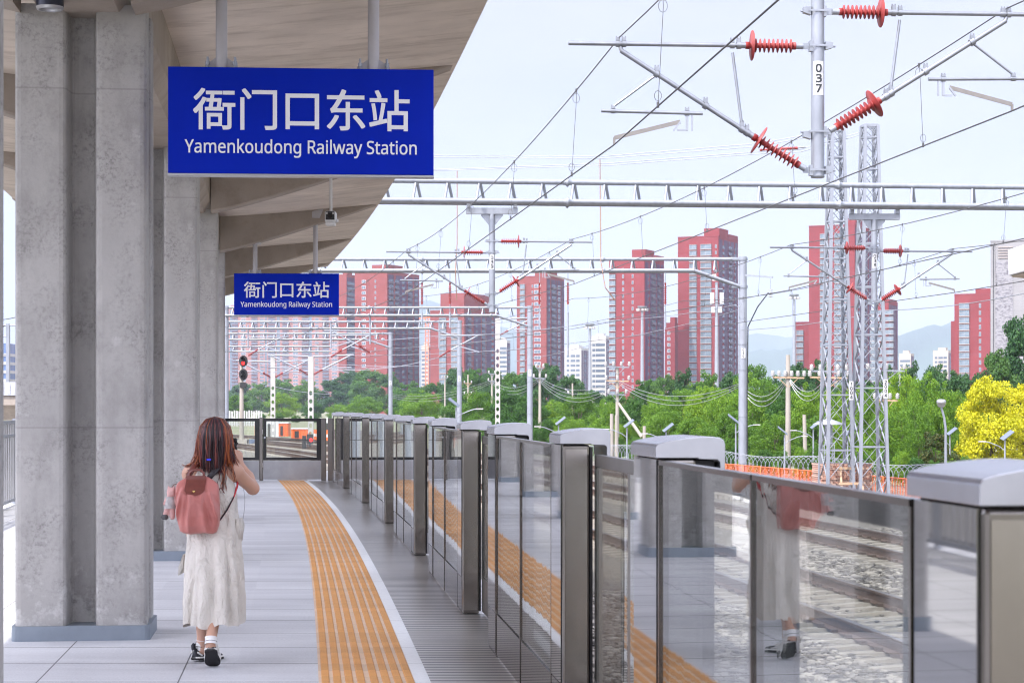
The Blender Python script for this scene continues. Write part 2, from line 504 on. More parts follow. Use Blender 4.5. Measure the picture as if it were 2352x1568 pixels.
# ribbed metal decking by the screen doors
m, nt, b = _mat('ribbed_decking')
uvo, ux, uy = uvxy(nt)
wv = mathn(nt, 'SINE', mathn(nt, 'MULTIPLY', uy, 2 * math.pi / 0.125))
wv = mathn(nt, 'ADD', mathn(nt, 'MULTIPLY', wv, 0.5), 0.5)
n1 = nd(nt, 'ShaderNodeTexNoise', Scale=3.0, Detail=5.0); nt.links.new(uvo, n1.inputs['Vector'])
c = ramp(nt, wv, [(0.16, (0.06, 0.055, 0.05)), (0.5, (0.58, 0.545, 0.52))])
c = mixc(nt, 1.0, c, ramp(nt, n1.outputs['Fac'], [(0.3, (0.82, 0.82, 0.82)), (0.7, (1, 1, 1))]), 'MULTIPLY')
j = joints(nt, uy, 1.45, 0.02, 0.3)
c = mixc(nt, mathn(nt, 'MULTIPLY', j, 0.8), c, (0.05, 0.05, 0.05))
nt.links.new(c, b.inputs['Base Color']); b.inputs['Roughness'].default_value = 0.3; b.inputs['Metallic'].default_value = 0.25
bp = nd(nt, 'ShaderNodeBump', Strength=0.25, Distance=0.004); nt.links.new(wv, bp.inputs['Height']); nt.links.new(bp.outputs[0], b.inputs['Normal'])
M['decking'] = m
# tactile bars
def tactile(name, c1, c2, ribs):
    m, nt, b = _mat(name)
    uvo, ux, uy = uvxy(nt)
    n1 = nd(nt, 'ShaderNodeTexNoise', Scale=4.0, Detail=6.0, Roughness=0.7); nt.links.new(uvo, n1.inputs['Vector'])
    c = ramp(nt, n1.outputs['Fac'], [(0.3, c1), (0.7, c2)])
    cell = mathn(nt, 'FLOOR', mathn(nt, 'DIVIDE', uy, 0.3))
    wn = nd(nt, 'ShaderNodeTexWhiteNoise'); wn.noise_dimensions = '1D'; nt.links.new(cell, wn.inputs['W'])
    c = mixc(nt, 1.0, c, ramp(nt, wn.outputs[0], [(0, (0.88, 0.88, 0.88)), (1, (1.05, 1.05, 1.05))]), 'MULTIPLY')
    if ribs:
        r = joints(nt, uy, 0.02, 0.006)
        c = mixc(nt, mathn(nt, 'MULTIPLY', r, 0.35), c, (0.30, 0.12, 0.02))
    j = joints(nt, uy, 0.3, 0.006)
    c = mixc(nt, mathn(nt, 'MULTIPLY', j, 0.55), c, (0.2, 0.1, 0.04))
    nt.links.new(c, b.inputs['Base Color']); b.inputs['Roughness'].default_value = 0.55
    return m
M['tact_bar'] = tactile('tactile_orange', (0.66, 0.29, 0.07), (0.78, 0.38, 0.11), True)
M['tact_base'] = tactile('tactile_worn', (0.66, 0.46, 0.30), (0.74, 0.55, 0.39), False)
m, nt, b = _mat('white_granite')
uvo, ux, uy = uvxy(nt)
n1 = nd(nt, 'ShaderNodeTexNoise', Scale=30.0, Detail=4.0); nt.links.new(uvo, n1.inputs['Vector'])
c = ramp(nt, n1.outputs['Fac'], [(0.35, (0.80, 0.81, 0.82)), (0.65, (0.86, 0.87, 0.88))])
j = joints(nt, uy, 0.87, 0.01, 0.1)
c = mixc(nt, mathn(nt, 'MULTIPLY', j, 0.6), c, (0.2, 0.2, 0.2))
nt.links.new(c, b.inputs['Base Color']); b.inputs['Roughness'].default_value = 0.5
M['white_stone'] = m

D0, D1 = -52.0, 51.8
plat = thing('platform', None, None); plat['kind'] = 'structure'
strip('granite_floor', [-6.3, -4.0, -1.18], D0, D1, 0.0, M['granite'], parent=plat)
strip('tactile_base', [-1.18, -0.6], D0, 44.9, 0.0, M['tact_base'], parent=plat)
strip('white_edge_stone', [-0.6, -0.505], D0, 44.9, 0.0, M['white_stone'], parent=plat)
strip('ribbed_decking', [-0.505, 0.45], D0, D1, 0.0, M['decking'], parent=plat)
# raised bars: eight rows
vs_all = MB()
def bars():
    k = 0; rows = []
    for t in (-1.18, -0.885):
        for i in range(4):
            rows.append(t + 0.0175 + i * 0.0715)
    return rows
bar_w = 0.049
me_v = []; me_f = []; me_uv = []
for o0 in bars():
    n = 170; ds = np.linspace(D0, 44.9, n); base = len(me_v); s = 0
    for i, d in enumerate(ds):
        d = float(d)
        if i: s += math.hypot(d - ds[i - 1], Xb(d) - Xb(float(ds[i - 1])))
        for (oo, zz) in ((o0, 0.0005), (o0 + 0.006, 0.006), (o0 + bar_w - 0.006, 0.006), (o0 + bar_w, 0.0005)):
            me_v.append((Xb(d) + oo, d, zz)); me_uv.append((oo, s))
    for i in range(n - 1):
        for j in range(3):
            a = base + i * 4 + j
            me_f.append((a, a + 1, a + 5, a + 4))
me = bpy.data.meshes.new('tactile_bars'); me.from_pydata(me_v, [], me_f); me.materials.append(M['tact_bar'])
ul = me.uv_layers.new(name='UVMap'); li = np.empty(len(me.loops), int); me.loops.foreach_get('vertex_index', li)
ul.data.foreach_set('uv', np.array(me_uv)[li].ravel())
link('tactile_bars', me, plat)
# body of the platform below the paving
mb = MB(); rings = []
for d in np.linspace(D0, D1, 104):
    d = float(d)
    rings.append([P(d, -6.3, -0.004), P(d, 0.45, -0.004), P(d, 0.45, -0.3), P(d, 0.25, -0.3), P(d, 0.25, -1.6), P(d, -6.1, -1.6), P(d, -6.1, -0.3), P(d, -6.3, -0.3)])
mb.loft(rings); mb.build('platform_body', M['beam'], plat)

# ================================================================== canopy
BEAMS = [14.2 + 7.3 * k for k in range(-9, 6)]
can = thing('platform_canopy', 'long board-marked concrete canopy with cross beams sheltering the platform', 'canopy')
def soffz(o):
    a = abs(o + 2.85)
    return 5.05 + 0.27 * max(0, (a - 0.4) / 2.85) ** 1.2
mb = MB(); mb.smooth = False; rings = []
xs = [0.4, 0.05, -0.35, -0.9, -1.5, -2.0, -2.5, -2.85, -3.2, -3.7, -4.2, -4.8, -5.35, -5.75, -6.1]
for d in np.linspace(D0, 52.0, 110):
    d = float(d)
    low = [P(d, o, soffz(o)) for o in xs]
    top = [P(d, -6.1, 5.46), P(d, -2.85, 5.85), P(d, 0.4, 5.46)]
    rings.append(low + top)
mb.loft(rings)
mb.build('roof_slab', M['soffit'], can)
mb = MB(); rings = []
for d in np.linspace(D0, 51.6, 104):
    d = float(d)
    rings.append([P(d, -3.22, 5.2), P(d, -3.22, 4.58), P(d, -3.12, 4.45), P(d, -2.58, 4.45), P(d, -2.48, 4.58), P(d, -2.48, 5.2)])
mb.loft(rings); mb.build('spine_beam', M['beam'], can)
for d in BEAMS:
    for sgn in (1, -1):
        mb = MB(); rings = []
        ts = np.linspace(0, 1, 12)
        for t in ts:
            o = -2.85 + sgn * (0.40 + t * 2.82)
            zb = 4.43 + (5.32 - 4.43) * (t ** 1.15)
            zt = soffz(o) + 0.06
            zb = min(zb, zt - 0.01)
            hw = 0.21
            dd = d + 0.0
            base = P(dd, o, 0)
            Tm = Vector((slope(dd), 1, 0)).normalized()
            # beams run square to the platform
            nrm = Vector((Tm.y, -Tm.x, 0))
            c0 = Vector((Xb(dd), dd, 0)) + nrm * o
            rings.append([c0 - Tm * hw + Vector((0, 0, zt)), c0 - Tm * hw + Vector((0, 0, zb + 0.02)), c0 - Tm * (hw - 0.02) + Vector((0, 0, zb)),
                          c0 + Tm * (hw - 0.02) + Vector((0, 0, zb)), c0 + Tm * hw + Vector((0, 0, zb + 0.02)), c0 + Tm * hw + Vector((0, 0, zt))])
        mb.loft(rings)
        mb.build('cross_beam', [M['beam']], can)

# ------------------------------------------------------------------ columns
def rounded(poly, r, seg=4):
    """round convex and concave corners of a polygon"""
    out = []; n = len(poly)
    for i in range(n):
        p0, p1, p2 = Vector(poly[i - 1]), Vector(poly[i]), Vector(poly[(i + 1) % n])
        a = (p0 - p1); b2 = (p2 - p1); rr = min(r, a.length * .45, b2.length * .45)
        a = p1 + a.normalized() * rr; b2 = p1 + b2.normalized() * rr
        for k in range(seg + 1):
            t = k / seg
            out.append(tuple((1 - t) ** 2 * a + 2 * t * (1 - t) * p1 + t * t * b2))
    return out
colpoly = [(-.46, .0), (-.105, .0), (-.085, .25), (.085, .25), (.105, .0), (.46, .0), (.46, .24), (.40, .27), (.40, .43), (.46, .46), (.46, .7),
           (.105, .7), (.085, .45), (-.085, .45), (-.105, .7), (-.46, .7), (-.46, .46), (-.40, .43), (-.40, .27), (-.46, .24)]
cp = rounded(colpoly, 0.045, 3)
mbc = MB(); mbc.smooth = False
mbc.prism(cp, 0.05, 4.5)
mbp = MB()
mbp.prism(rounded([(-.485, -.025), (.485, -.025), (.485, .725), (-.485, .725)], 0.06, 4), 0.0, 0.105)
ordinal = ['unseen', 'unseen', 'unseen', 'first', 'first', 'second', 'third', 'fourth', 'fifth', 'sixth']
col_labels = {14.2: 'grooved concrete column with stained foot, the one in front of the woman',
              21.5: 'grooved concrete column directly behind the woman, half hidden by the front column',
              28.8: 'third grooved concrete column along the platform, behind the woman\'s head',
              36.1: 'fourth grooved column, the one beside the small far station sign',
              43.4: 'slim far concrete column just this side of the end gate',
              50.7: 'last column under the canopy, beyond the end gate'}
proto = None
for d in BEAMS:
    lab = col_labels.get(round(d, 1), 'concrete column behind the viewpoint')
    cx = P(d - 0.1, -2.85, 0)
    if proto is None:
        proto = thing('concrete_column', lab, 'column', cx, phi(d), 'columns carrying the platform canopy')
        mbc.build('shaft', M['column'], proto); mbp.build('plinth', M['plinth'], proto)
    else:
        c = copy_tree(proto); c.location = cx; c.rotation_euler = (0, 0, phi(d)); c['label'] = lab

# ------------------------------------------------------------------ downlights on the spine beam
proto = None
for d, lab in ((13.72, 'dark cylindrical downlight at the top of the front column'), (21.02, 'dark cylindrical downlight peeping out between the front and second columns')):
    if proto is None:
        proto = thing('ceiling_downlight', lab, 'lamp', P(d, -3.02, 4.385), 0, 'downlights under the canopy')
        mb = MB(); mb.lathe((0, 0, 0.35), (0, 0, 0.02), [(0, .095), (1, .095)], 24); mb.build('housing', mat('downlight_navy', (0.035, 0.04, 0.065), 0.3, 0.3), proto)
        mb = MB(); mb.lathe((0, 0, 0.02), (0, 0, 0.0), [(0, .095), (1, .088), (1, .07), (0.3, .06)], 24); mb.build('rim', M['sign_edge'], proto)
    else:
        c = copy_tree(proto); c.location = P(d, -3.02, 4.385); c['label'] = lab

# ------------------------------------------------------------------ station signs
def station_sign(d, xl, xr, yt, yb, rz, label, px):
    s = F / d
    Wd = (xr - xl) / s; Hh = (yb - yt) / s
    c = at((xl + xr) / 2, (yt + yb) / 2, d)
    t = thing('station_sign', label, 'sign', (c.x, c.y, c.z), rz, 'blue station name signs hung from the canopy')
    mb = MB(); mb.bx(-Wd / 2, Wd / 2, -.004, .10, -Hh / 2, Hh / 2); mb.build('panel', M['sign_blue'], t, bevel=.004)
    mb = MB(); mb.bx(-Wd / 2 - .003, Wd / 2 + .003, .004, .108, -Hh / 2 - .016, -Hh / 2 - .001); mb.build('bottom_trim', M['sign_edge'], t)
    text_mesh('station_name_characters', '衙门口东站', Wd * 0.812, Hh * 0.385, M['sign_white'], t, (0.002, -.0065, Hh * 0.107), (R(90), 0, 0), cjk=True, strike=.0032)
    text_mesh('station_name_letters', 'Yamenkoudong Railway Station', Wd * 0.872, Hh * 0.17, M['sign_white'], t, (-.002, -.0065, -Hh * 0.262), (R(90), 0, 0), strike=.0012)
    for q in px:
        # hanger: pipe, clamp plates with bolts, folded steel bracket on the canopy
        x = q * Wd
        if q < 0:
            top = 4.66 - c.z
        else:
            top = 5.12 - c.z
        mb = MB(); mb.cyl((x, .05, Hh / 2 + .0), (x, .05, top), .041, n=20); h = mb.build('hanger_pipe', M['grey_paint'], t)
        for sg in (-1, 1):
            mb = MB()
            mb.prism([(x + sg * .035, Hh / 2 + .002), (x + sg * .115, Hh / 2 + .002), (x + sg * .115, Hh / 2 + .02), (x + sg * .04, Hh / 2 + .075)], -.056, -.044, Matrix.Rotation(R(90), 4, 'X'))
            mb.build('clamp_plate', M['grey_paint'], h)
        for sg in (-1, 1):
            mb = MB(); mb.cyl((x + sg * .095, .02, Hh / 2 + .002), (x + sg * .095, .02, Hh / 2 + .075), .008, n=8)
            mb.cyl((x + sg * .095, .02, Hh / 2 + .02), (x + sg * .095, .02, Hh / 2 + .045), .016, n=6); mb.build('bolt', M['galv'], h)
            mb = MB(); mb.cyl((x + sg * .095, .08, Hh / 2 + .002), (x + sg * .095, .08, Hh / 2 + .075), .008, n=8)
            mb.cyl((x + sg * .095, .08, Hh / 2 + .02), (x + sg * .095, .08, Hh / 2 + .045), .016, n=6); mb.build('bolt', M['galv'], h)
        sl = 0.28
        wz = 0.15
        poly = [(x - .09, top - .07), (x + .09, top - .07), (x + .16, top + .06 + sl * .16), (x - .16, top + .06 - sl * .16)]
        mb = MB(); mb.prism(poly, -.20, .13, Matrix.Rotation(R(90), 4, 'X')); mb.build('bracket', M['grey_paint'], t, bevel=.004)
    return t
station_sign(14.05, 389, 996, 157, 400, -0.03 + phi(14), 'big blue station name sign hanging beside the front column', (-0.302, 0.272))
station_sign(35.9, 538, 778, 628, 723, phi(36) * 0.2, 'smaller looking far blue station name sign below the fourth cross beam', (-0.302, 0.275))

# ------------------------------------------------------------------ camera on a pole
cpos = at(760, 499, 28.2)
t = thing('surveillance_camera', 'white surveillance camera with black face on a pole under the canopy', 'camera', cpos)
mb = MB(); mb.cyl((0, 0, .08), (0, 0, 5.1 - cpos.z), .022, n=12); mb.build('pole', M['white'], t)
mb = MB(); mb.box((0, 0, .0), (.15, .26, .155)); mb.build('body', M['white'], t, bevel=.02)
mb = MB(); mb.box((0, -.132, .012), (.125, .012, .12)); mb.build('face_plate', M['blackmat'], t, bevel=.004)
mb = MB(); mb.cyl((0, -.137, .01), (0, -.15, .01), .035, n=16); mb.build('lens', M['black'], t)
for sx in (-.045, .045):
    mb = MB(); mb.box((sx, -.14, .045), (.022, .006, .03)); mb.build('infrared_lamp', M['porcelain'], t)
mb = MB(); mb.box((0, -.02, -.10), (.13, .2, .045)); mb.box((.09, 0, -.05), (.03, .1, .04)); mb.build('bracket', M['white'], t, bevel=.01)

# ================================================================== half-height platform screen doors
PITCH = [3.62, 9.74, 15.92, 22.2, 28.26, 34.3, 40.35]
capprof = [(-.012, 1.471), (-.012, 1.510), (-.006, 1.520), (.02, 1.528), (.06, 1.5355), (.10, 1.541), (.15, 1.545), (.19, 1.546), (.217, 1.543), (.231, 1.534), (.236, 1.518),
           (.236, 1.41), (.218, 1.41), (.218, 1.455), (.208, 1.465), (.14, 1.467), (.14, 1.471)]
def cap(t, y0, y1):
    mb = MB()
    Mx = Matrix(((1, 0, 0, 0), (0, 0, 1, 0), (0, 1, 0, 0), (0, 0, 0, 1)))     # x, z(profile) , y(extrude)
    mb.prism([(a, b) for a, b in capprof], y0, y1, Mx)
    return mb.build('cap', M['cap'], t, bevel=.006)
def module(k, d, dn):
    """housing post, door gap, leading post with panels: everything of one door opening, local y along the platform"""
    pass
glass_mods = []
def gate_module(d, labels):
    """fixed screen from the post at d to the door housing"""
    rz = phi(d)
    o = Vector((Xb(d), d, 0)); L = 3.95
    # straight chord from d to d+L
    e = Vector((Xb(d + L), d + L, 0)); dirv = (e - o); rz = math.atan2(-dirv.x, dirv.y)
    t = thing('screen_panel', labels, 'screen door', o, rz, 'half height platform screen door units')
    L = dirv.length
    # end post (towards the camera) and its cap
    mb = MB(); mb.bx(.0, .135, 0, .42, 0.0, 1.468); mb.build('end_post', M['steel'], t, bevel=.012)
    mb = MB(); mb.bx(.014, .122, -.003, -.0005, .03, 1.445); mb.build('end_panel', M['endpanel'], t)
    mb = MB(); mb.bx(-.006, -.001, .02, .40, .30, 1.465); mb.build('post_cladding', M['clad'], t)
    mb = MB(); mb.bx(-.004, .0, .02, .40, .03, .29); mb.build('post_kick_plate', M['kick'], t)
    mb = MB(); mb.bx(.137, .150, .005, .40, .02, 1.455); mb.build('rubber_seal', M['blackmat'], t)
    cap(t, -.015, .435)
    # two glass panels over a kick plate
    y0 = .45
    for i in range(2):
        a = y0 + i * 1.49; b2 = a + 1.47
        g = MB(); g.bx(.004, .014, a, b2, .30, 1.446); g.build('glass_pane', M['glass'], t)
        fr = MB()
        wf = .62 if i else .42; fr.bx(.0155, .03, a, b2, 1.392, 1.446); fr.bx(.0155, .03, a, b2, .30, .345)
        fr.bx(.0155, .03, a, a + .10, .345, 1.392); fr.bx(.0155, .03, b2 - wf, b2, .345, 1.392)
        fr.build('black_border', M['black'], t)
        kp = MB(); kp.bx(.0, .02, a, b2, .02, .288); kp.build('kick_plate', M['kick'], t)
        tr = MB(); tr.bx(-.002, .034, a, b2, 1.447, 1.463); tr.build('top_rail', M['steel'], t)
    for i in range(3):
        a = y0 + i * 1.49 - .018
        mb = MB(); mb.bx(-.004, .036, a, a + .014, .01, 1.446); mb.build('mullion', M['steel'], t)
    # door housing with its cap
    yh = y0 + 2 * 1.49
    mb = MB(); mb.bx(.0, .135, yh, L, 0, 1.468); mb.build('door_housing', M['steel'], t, bevel=.012)
    mb = MB(); mb.bx(-.006, -.001, yh + .02, L - .02, .30, 1.465); mb.build('housing_cladding', M['clad'], t)
    mb = MB(); mb.bx(-.004, .0, yh + .02, L - .02, .03, .29); mb.build('housing_kick_plate', M['kick'], t)
    mb = MB(); mb.bx(.137, .205, yh + .03, L, .05, 1.462); mb.build('motor_box', M['blackmat'], t)
    cap(t, yh - .01, L + .015)
    return L
def door_leaf(da, db, label):
    o = Vector((Xb(da), da, 0)); e = Vector((Xb(db), db, 0)); dv = e - o
    t = thing('sliding_door', label, 'door', o, math.atan2(-dv.x, dv.y), 'sliding doors between the screen units')
    L = dv.length; x0 = .155
    mb = MB(); mb.bx(x0, x0 + .03, .0, L, 1.36, 1.42); mb.bx(x0, x0 + .03, .0, L, .02, .30)
    mb.bx(x0, x0 + .03, .0, .07, .30, 1.36); mb.bx(x0, x0 + .03, L - .07, L, .30, 1.36); mb.bx(x0, x0 + .03, L / 2 - .05, L / 2 + .05, .30, 1.36)
    mb.build('frame', M['steel_dark'], t, bevel=.004)
    mb = MB(); mb.bx(x0 - .004, x0, .07, L / 2 - .05, .30, 1.36); mb.bx(x0 - .004, x0, L / 2 + .05, L - .07, .30, 1.36)
    mb.build('glass_pane', M['glass'], t)
names = ['screen unit next to the viewer, reflecting the woman\'s backpack', 'screen unit just beyond the first sliding door gap',
         'third screen unit from the viewer along the platform edge', 'fourth screen unit from the viewer along the platform edge',
         'fifth screen unit from the viewer, short in perspective', 'sixth screen unit, the last full one before the end gate', None]
for k, d in enumerate(PITCH[:6]):
    gate_module(d, 'glass and steel ' + names[k])
    de = d + 3.95
    door_leaf(de + .02, PITCH[k + 1] - .02, ['sliding glass door in the gap behind the first cap pair', 'sliding glass door between second and third screen units', 'sliding glass door between third and fourth screen units',
              'sliding glass door between fourth and fifth screen units', 'sliding glass door between fifth and sixth screen units', 'sliding glass door beyond the sixth screen unit, by the end gate'][k])
# the unit behind the viewer and the last one up to the gate
gate_module(-2.5, 'glass and steel screen unit next to the viewpoint, closer than all others')
gate_module(40.35, 'glass and steel short screen unit that ends at the end gate')

# ------------------------------------------------------------------ gate across the platform end
sg = F / 44.8
g0 = P(44.8, 0, 0)
rz = 0.0
t = thing('end_gate', 'steel and black framed glass gate across the platform end', 'gate', g0, 0)
x = -.02
mb = MB(); mb.bx(-.06, .08, -.05, .05, 0, 1.405); mb.build('post', M['steel'], t, bevel=.008)
mb = MB(); mb.bx(-.21, -.10, -.05, .05, 0, 1.405); mb.build('post', M['steel'], t, bevel=.008)
xr = -.215
first = True
for wd in (1.30, .80, 1.30, .8, 1.3, .8):
    xl = xr - wd
    fr = MB()
    fr.bx(xl, xr, -.02, .02, 1.335, 1.4); fr.bx(xl, xr, -.02, .02, .46, .525)
    fr.bx(xl, xl + .07, -.02, .02, .525, 1.335); fr.bx(xr - .10, xr, -.02, .02, .525, 1.335)
    f = fr.build('pane_frame', M['black'], t)
    g = MB(); g.bx(xl + .07, xr - .1, -.004, .004, .525, 1.335); g.build('pane', M['glass'], f)
    if wd > 1:
        rl = MB(); rl.bx(xl + .07, xr - .1, .03, .04, .905, .917); rl.build('guard_wire', M['blackmat'], f)
        lk = MB(); lk.cyl((xl + .035, -.02, .97), (xl + .035, -.04, .97), .022, n=14); lk.build('lock', M['sign_edge'], f)
    pl = MB(); pl.bx(xl, xr, -.02, .015, .03, .455); pl.build('lower_plate', M['gateplate'], t)
    ps = MB(); ps.bx(xl - .085, xl - .005, -.05, .05, 0, 1.42); ps.build('post', M['steel'], t, bevel=.008)
    hg = MB(); hg.bx(xl - .012, xl - .002, -.055, -.045, .30, .40); hg.bx(xl - .012, xl - .002, -.055, -.045, 1.05, 1.15); hg.build('hinge', M['porcelain'], t)
    xr = xl - .09

# ------------------------------------------------------------------ railing on the far platform edge
proto = None
for k, d in enumerate(np.arange(-12, 44, 2.0)):
    d = float(d)
    lab = 'grey slatted metal railing bay on the sunlit platform edge behind the columns'
    o = P(d, -5.95, 0); e = P(d + 2.0, -5.95, 0)
    if proto is None:
        proto = thing('railing_bay', lab, 'railing', o, phi(d), 'railing bays along the far platform edge')
        mb = MB(); mb.bx(-.03, .03, 0, 1.99, 1.38, 1.43); mb.bx(-.02, .02, 0, 1.99, 1.16, 1.2); mb.bx(-.02, .02, 0, 1.99, .06, .11); mb.build('rails', M['galv_far'], proto)
        mb = MB(); mb.bx(-.04, .04, -.04, .04, 0, 1.46); mb.build('post', M['galv_far'], proto)
        for i in range(8):
            y = .20 + i * .24
            mb = MB(); mb.bx(-.008, .008, y - .06, y + .06, .11, 1.38); mb.build('slat', M['gateplate'], proto)
    else:
        c = copy_tree(proto); c.location = o; c.rotation_euler = (0, 0, phi(d))
# ================================================================== ground, ballast, tracks
m, nt, b = _mat('earth')
tc = nd(nt, 'ShaderNodeTexCoord')
n1 = nd(nt, 'ShaderNodeTexNoise', Scale=0.05, Detail=8.0, Roughness=0.65); nt.links.new(tc.outputs['Object'], n1.inputs['Vector'])
c = ramp(nt, n1.outputs['Fac'], [(0.35, (0.10, 0.14, 0.045)), (0.5, (0.20, 0.18, 0.12)), (0.65, (0.08, 0.13, 0.035))])
nt.links.new(c, b.inputs['Base Color']); b.inputs['Roughness'].default_value = 0.9
M['earth'] = m
def gravel(name, tint, scale=18.0):
    m, nt, b = _mat(name)
    tc = nd(nt, 'ShaderNodeTexCoord')
    nw = nd(nt, 'ShaderNodeTexNoise', Scale=9.0, Detail=2.0); nt.links.new(tc.outputs['Object'], nw.inputs['Vector'])
    wv = mixc(nt, 0.06, tc.outputs['Object'], nw.outputs['Color'], 'ADD')
    vo = nd(nt, 'ShaderNodeTexVoronoi', Scale=scale); vo.feature = 'F1'; nt.links.new(wv, vo.inputs['Vector'])
    hs = nd(nt, 'ShaderNodeSeparateColor'); nt.links.new(vo.outputs['Color'], hs.inputs[0])
    c = ramp(nt, hs.outputs[0], [(0.0, tuple(x * 0.52 for x in tint)), (0.35, tuple(x * 0.85 for x in tint)), (0.75, tuple(x * 1.1 for x in tint)), (1.0, tuple(x * 1.5 for x in tint))])
    n2 = nd(nt, 'ShaderNodeTexNoise', Scale=0.6, Detail=4.0); nt.links.new(tc.outputs['Object'], n2.inputs['Vector'])
    c = mixc(nt, 1.0, c, ramp(nt, n2.outputs['Fac'], [(0.3, (0.86, 0.84, 0.80)), (0.7, (1, 1, 1))]), 'MULTIPLY')
    nt.links.new(c, b.inputs['Base Color']); b.inputs['Roughness'].default_value = 0.85
    bp = nd(nt, 'ShaderNodeBump', Strength=1.0, Distance=0.06); bp.invert = True
    nt.links.new(vo.outputs['Distance'], bp.inputs['Height']); nt.links.new(bp.outputs[0], b.inputs['Normal'])
    return m
M['ballast'] = gravel('ballast_stone', (0.17, 0.155, 0.132), 15.0)
mb = MB()
mb.add([(-15000, -400, -2.3), (15000, -400, -2.3), (15000, 15000, -2.3), (-15000, 15000, -2.3)], [(0, 1, 2, 3)])
tag(mb.build('ground', M['earth']), kind='structure')
RZ = -0.90                      # top of rail
# undulating ballast sheet, stones modelled near the viewer
rng = np.random.default_rng(4)
def ballast_sheet():
    offs = [0.26, 1.0, 2.0, 3.2, 4.2, 4.9, 5.4, 6.07, 6.8, 7.3, 8.0, 8.6, 9.2, 10.3, 11.4, 12.2, 13.4, 14.6, 16.0, 18.5, 21.0, 24.0, 34.0]
    zs = [-1.14, -1.15, -1.15, -1.14, -1.12, -1.115, -1.125, -1.13, -1.125, -1.115, -1.12, -1.14, -1.115, -1.125, -1.115, -1.12, -1.2, -1.4, -1.65, -1.85, -1.95, -2.1, -2.25]
    o = strip('ballast', offs, -20.0, 330.0, 0, M['ballast'], step=2.0, zs=zs)
    tag(o, kind='structure')
    o2 = strip('ballast', [-60, -40, -14.0, -8.5, -6.4], -20.0, 330.0, 0, M['ballast'], step=3.0, zs=[-2.25, -1.4, -1.15, -1.15, -1.2])
    tag(o2, kind='structure')
    o3 = strip('ballast', [-6.4, -3, 0.26], 52.0, 330.0, 0, M['ballast'], step=3.0, zs=[-1.2, -1.15, -1.12])
    tag(o3, kind='structure')
ballast_sheet()
# loose stones close behind the glass
def stone_mesh(seed):
    r = random.Random(seed)
    pts = []
    mb = MB(); 
    import bmesh
    bm = bmesh.new(); bmesh.ops.create_icosphere(bm, subdivisions=1, radius=1.0)
    for v in bm.verts: v.co *= r.uniform(.65, 1.15)
    for v in bm.verts: v.co.z *= 0.7
    V = np.array([v.co[:] for v in bm.verts]); Fc = np.array([[v.index for v in f.verts] for f in bm.faces]); bm.free()
    return V, Fc
protos = [stone_mesh(i) for i in range(6)]
allV = []; allF = []; base = 0
def stones(d0, d1, o0, o1, n, z, sz):
    global base
    for i in range(n):
        d = rng.uniform(d0, d1); o = rng.uniform(o0, o1)
        V, Fc = protos[rng.integers(6)]
        s = sz * rng.uniform(.6, 1.25); a = rng.uniform(0, 6.28)
        ca, sa = math.cos(a), math.sin(a)
        W = np.empty_like(V); W[:, 0] = (V[:, 0] * ca - V[:, 1] * sa) * s * rng.uniform(.8, 1.4); W[:, 1] = (V[:, 0] * sa + V[:, 1] * ca) * s; W[:, 2] = V[:, 2] * s
        W += np.array([Xb(d) + o, d, z + rng.uniform(-.01, .03)])
        allV.append(W); allF.append(Fc + base); base += len(V)
stones(15, 30, 1.8, 4.9, 9500, -1.135, .05)
stones(24, 40, 6.9, 9.1, 4000, -1.13, .052)
stones(20, 40, 5.4, 6.8, 900, -1.135, .036)
stones(28, 46, 9.6, 13, 2000, -1.14, .05)
me = bpy.data.meshes.new('loose_ballast'); me.from_pydata(np.concatenate(allV).tolist(), [], np.concatenate(allF).tolist())
M['stone'] = mat('ballast_loose', (0.40, 0.39, 0.37), 0.85)
m = M['stone']; nt = m.node_tree; b = nt.nodes['Principled BSDF']
gi = nd(nt, 'ShaderNodeNewGeometry')
c = ramp(nt, gi.outputs['Random Per Island'], [(0, (0.05, 0.045, 0.04)), (0.5, (0.165, 0.15, 0.13)), (1, (0.36, 0.33, 0.29))])
nt.links.new(c, b.inputs['Base Color'])
me.materials.append(m)
tag(link('loose_ballast', me), 'grey crushed ballast stones lying loose beside and between the rails', 'ballast', kind='stuff')

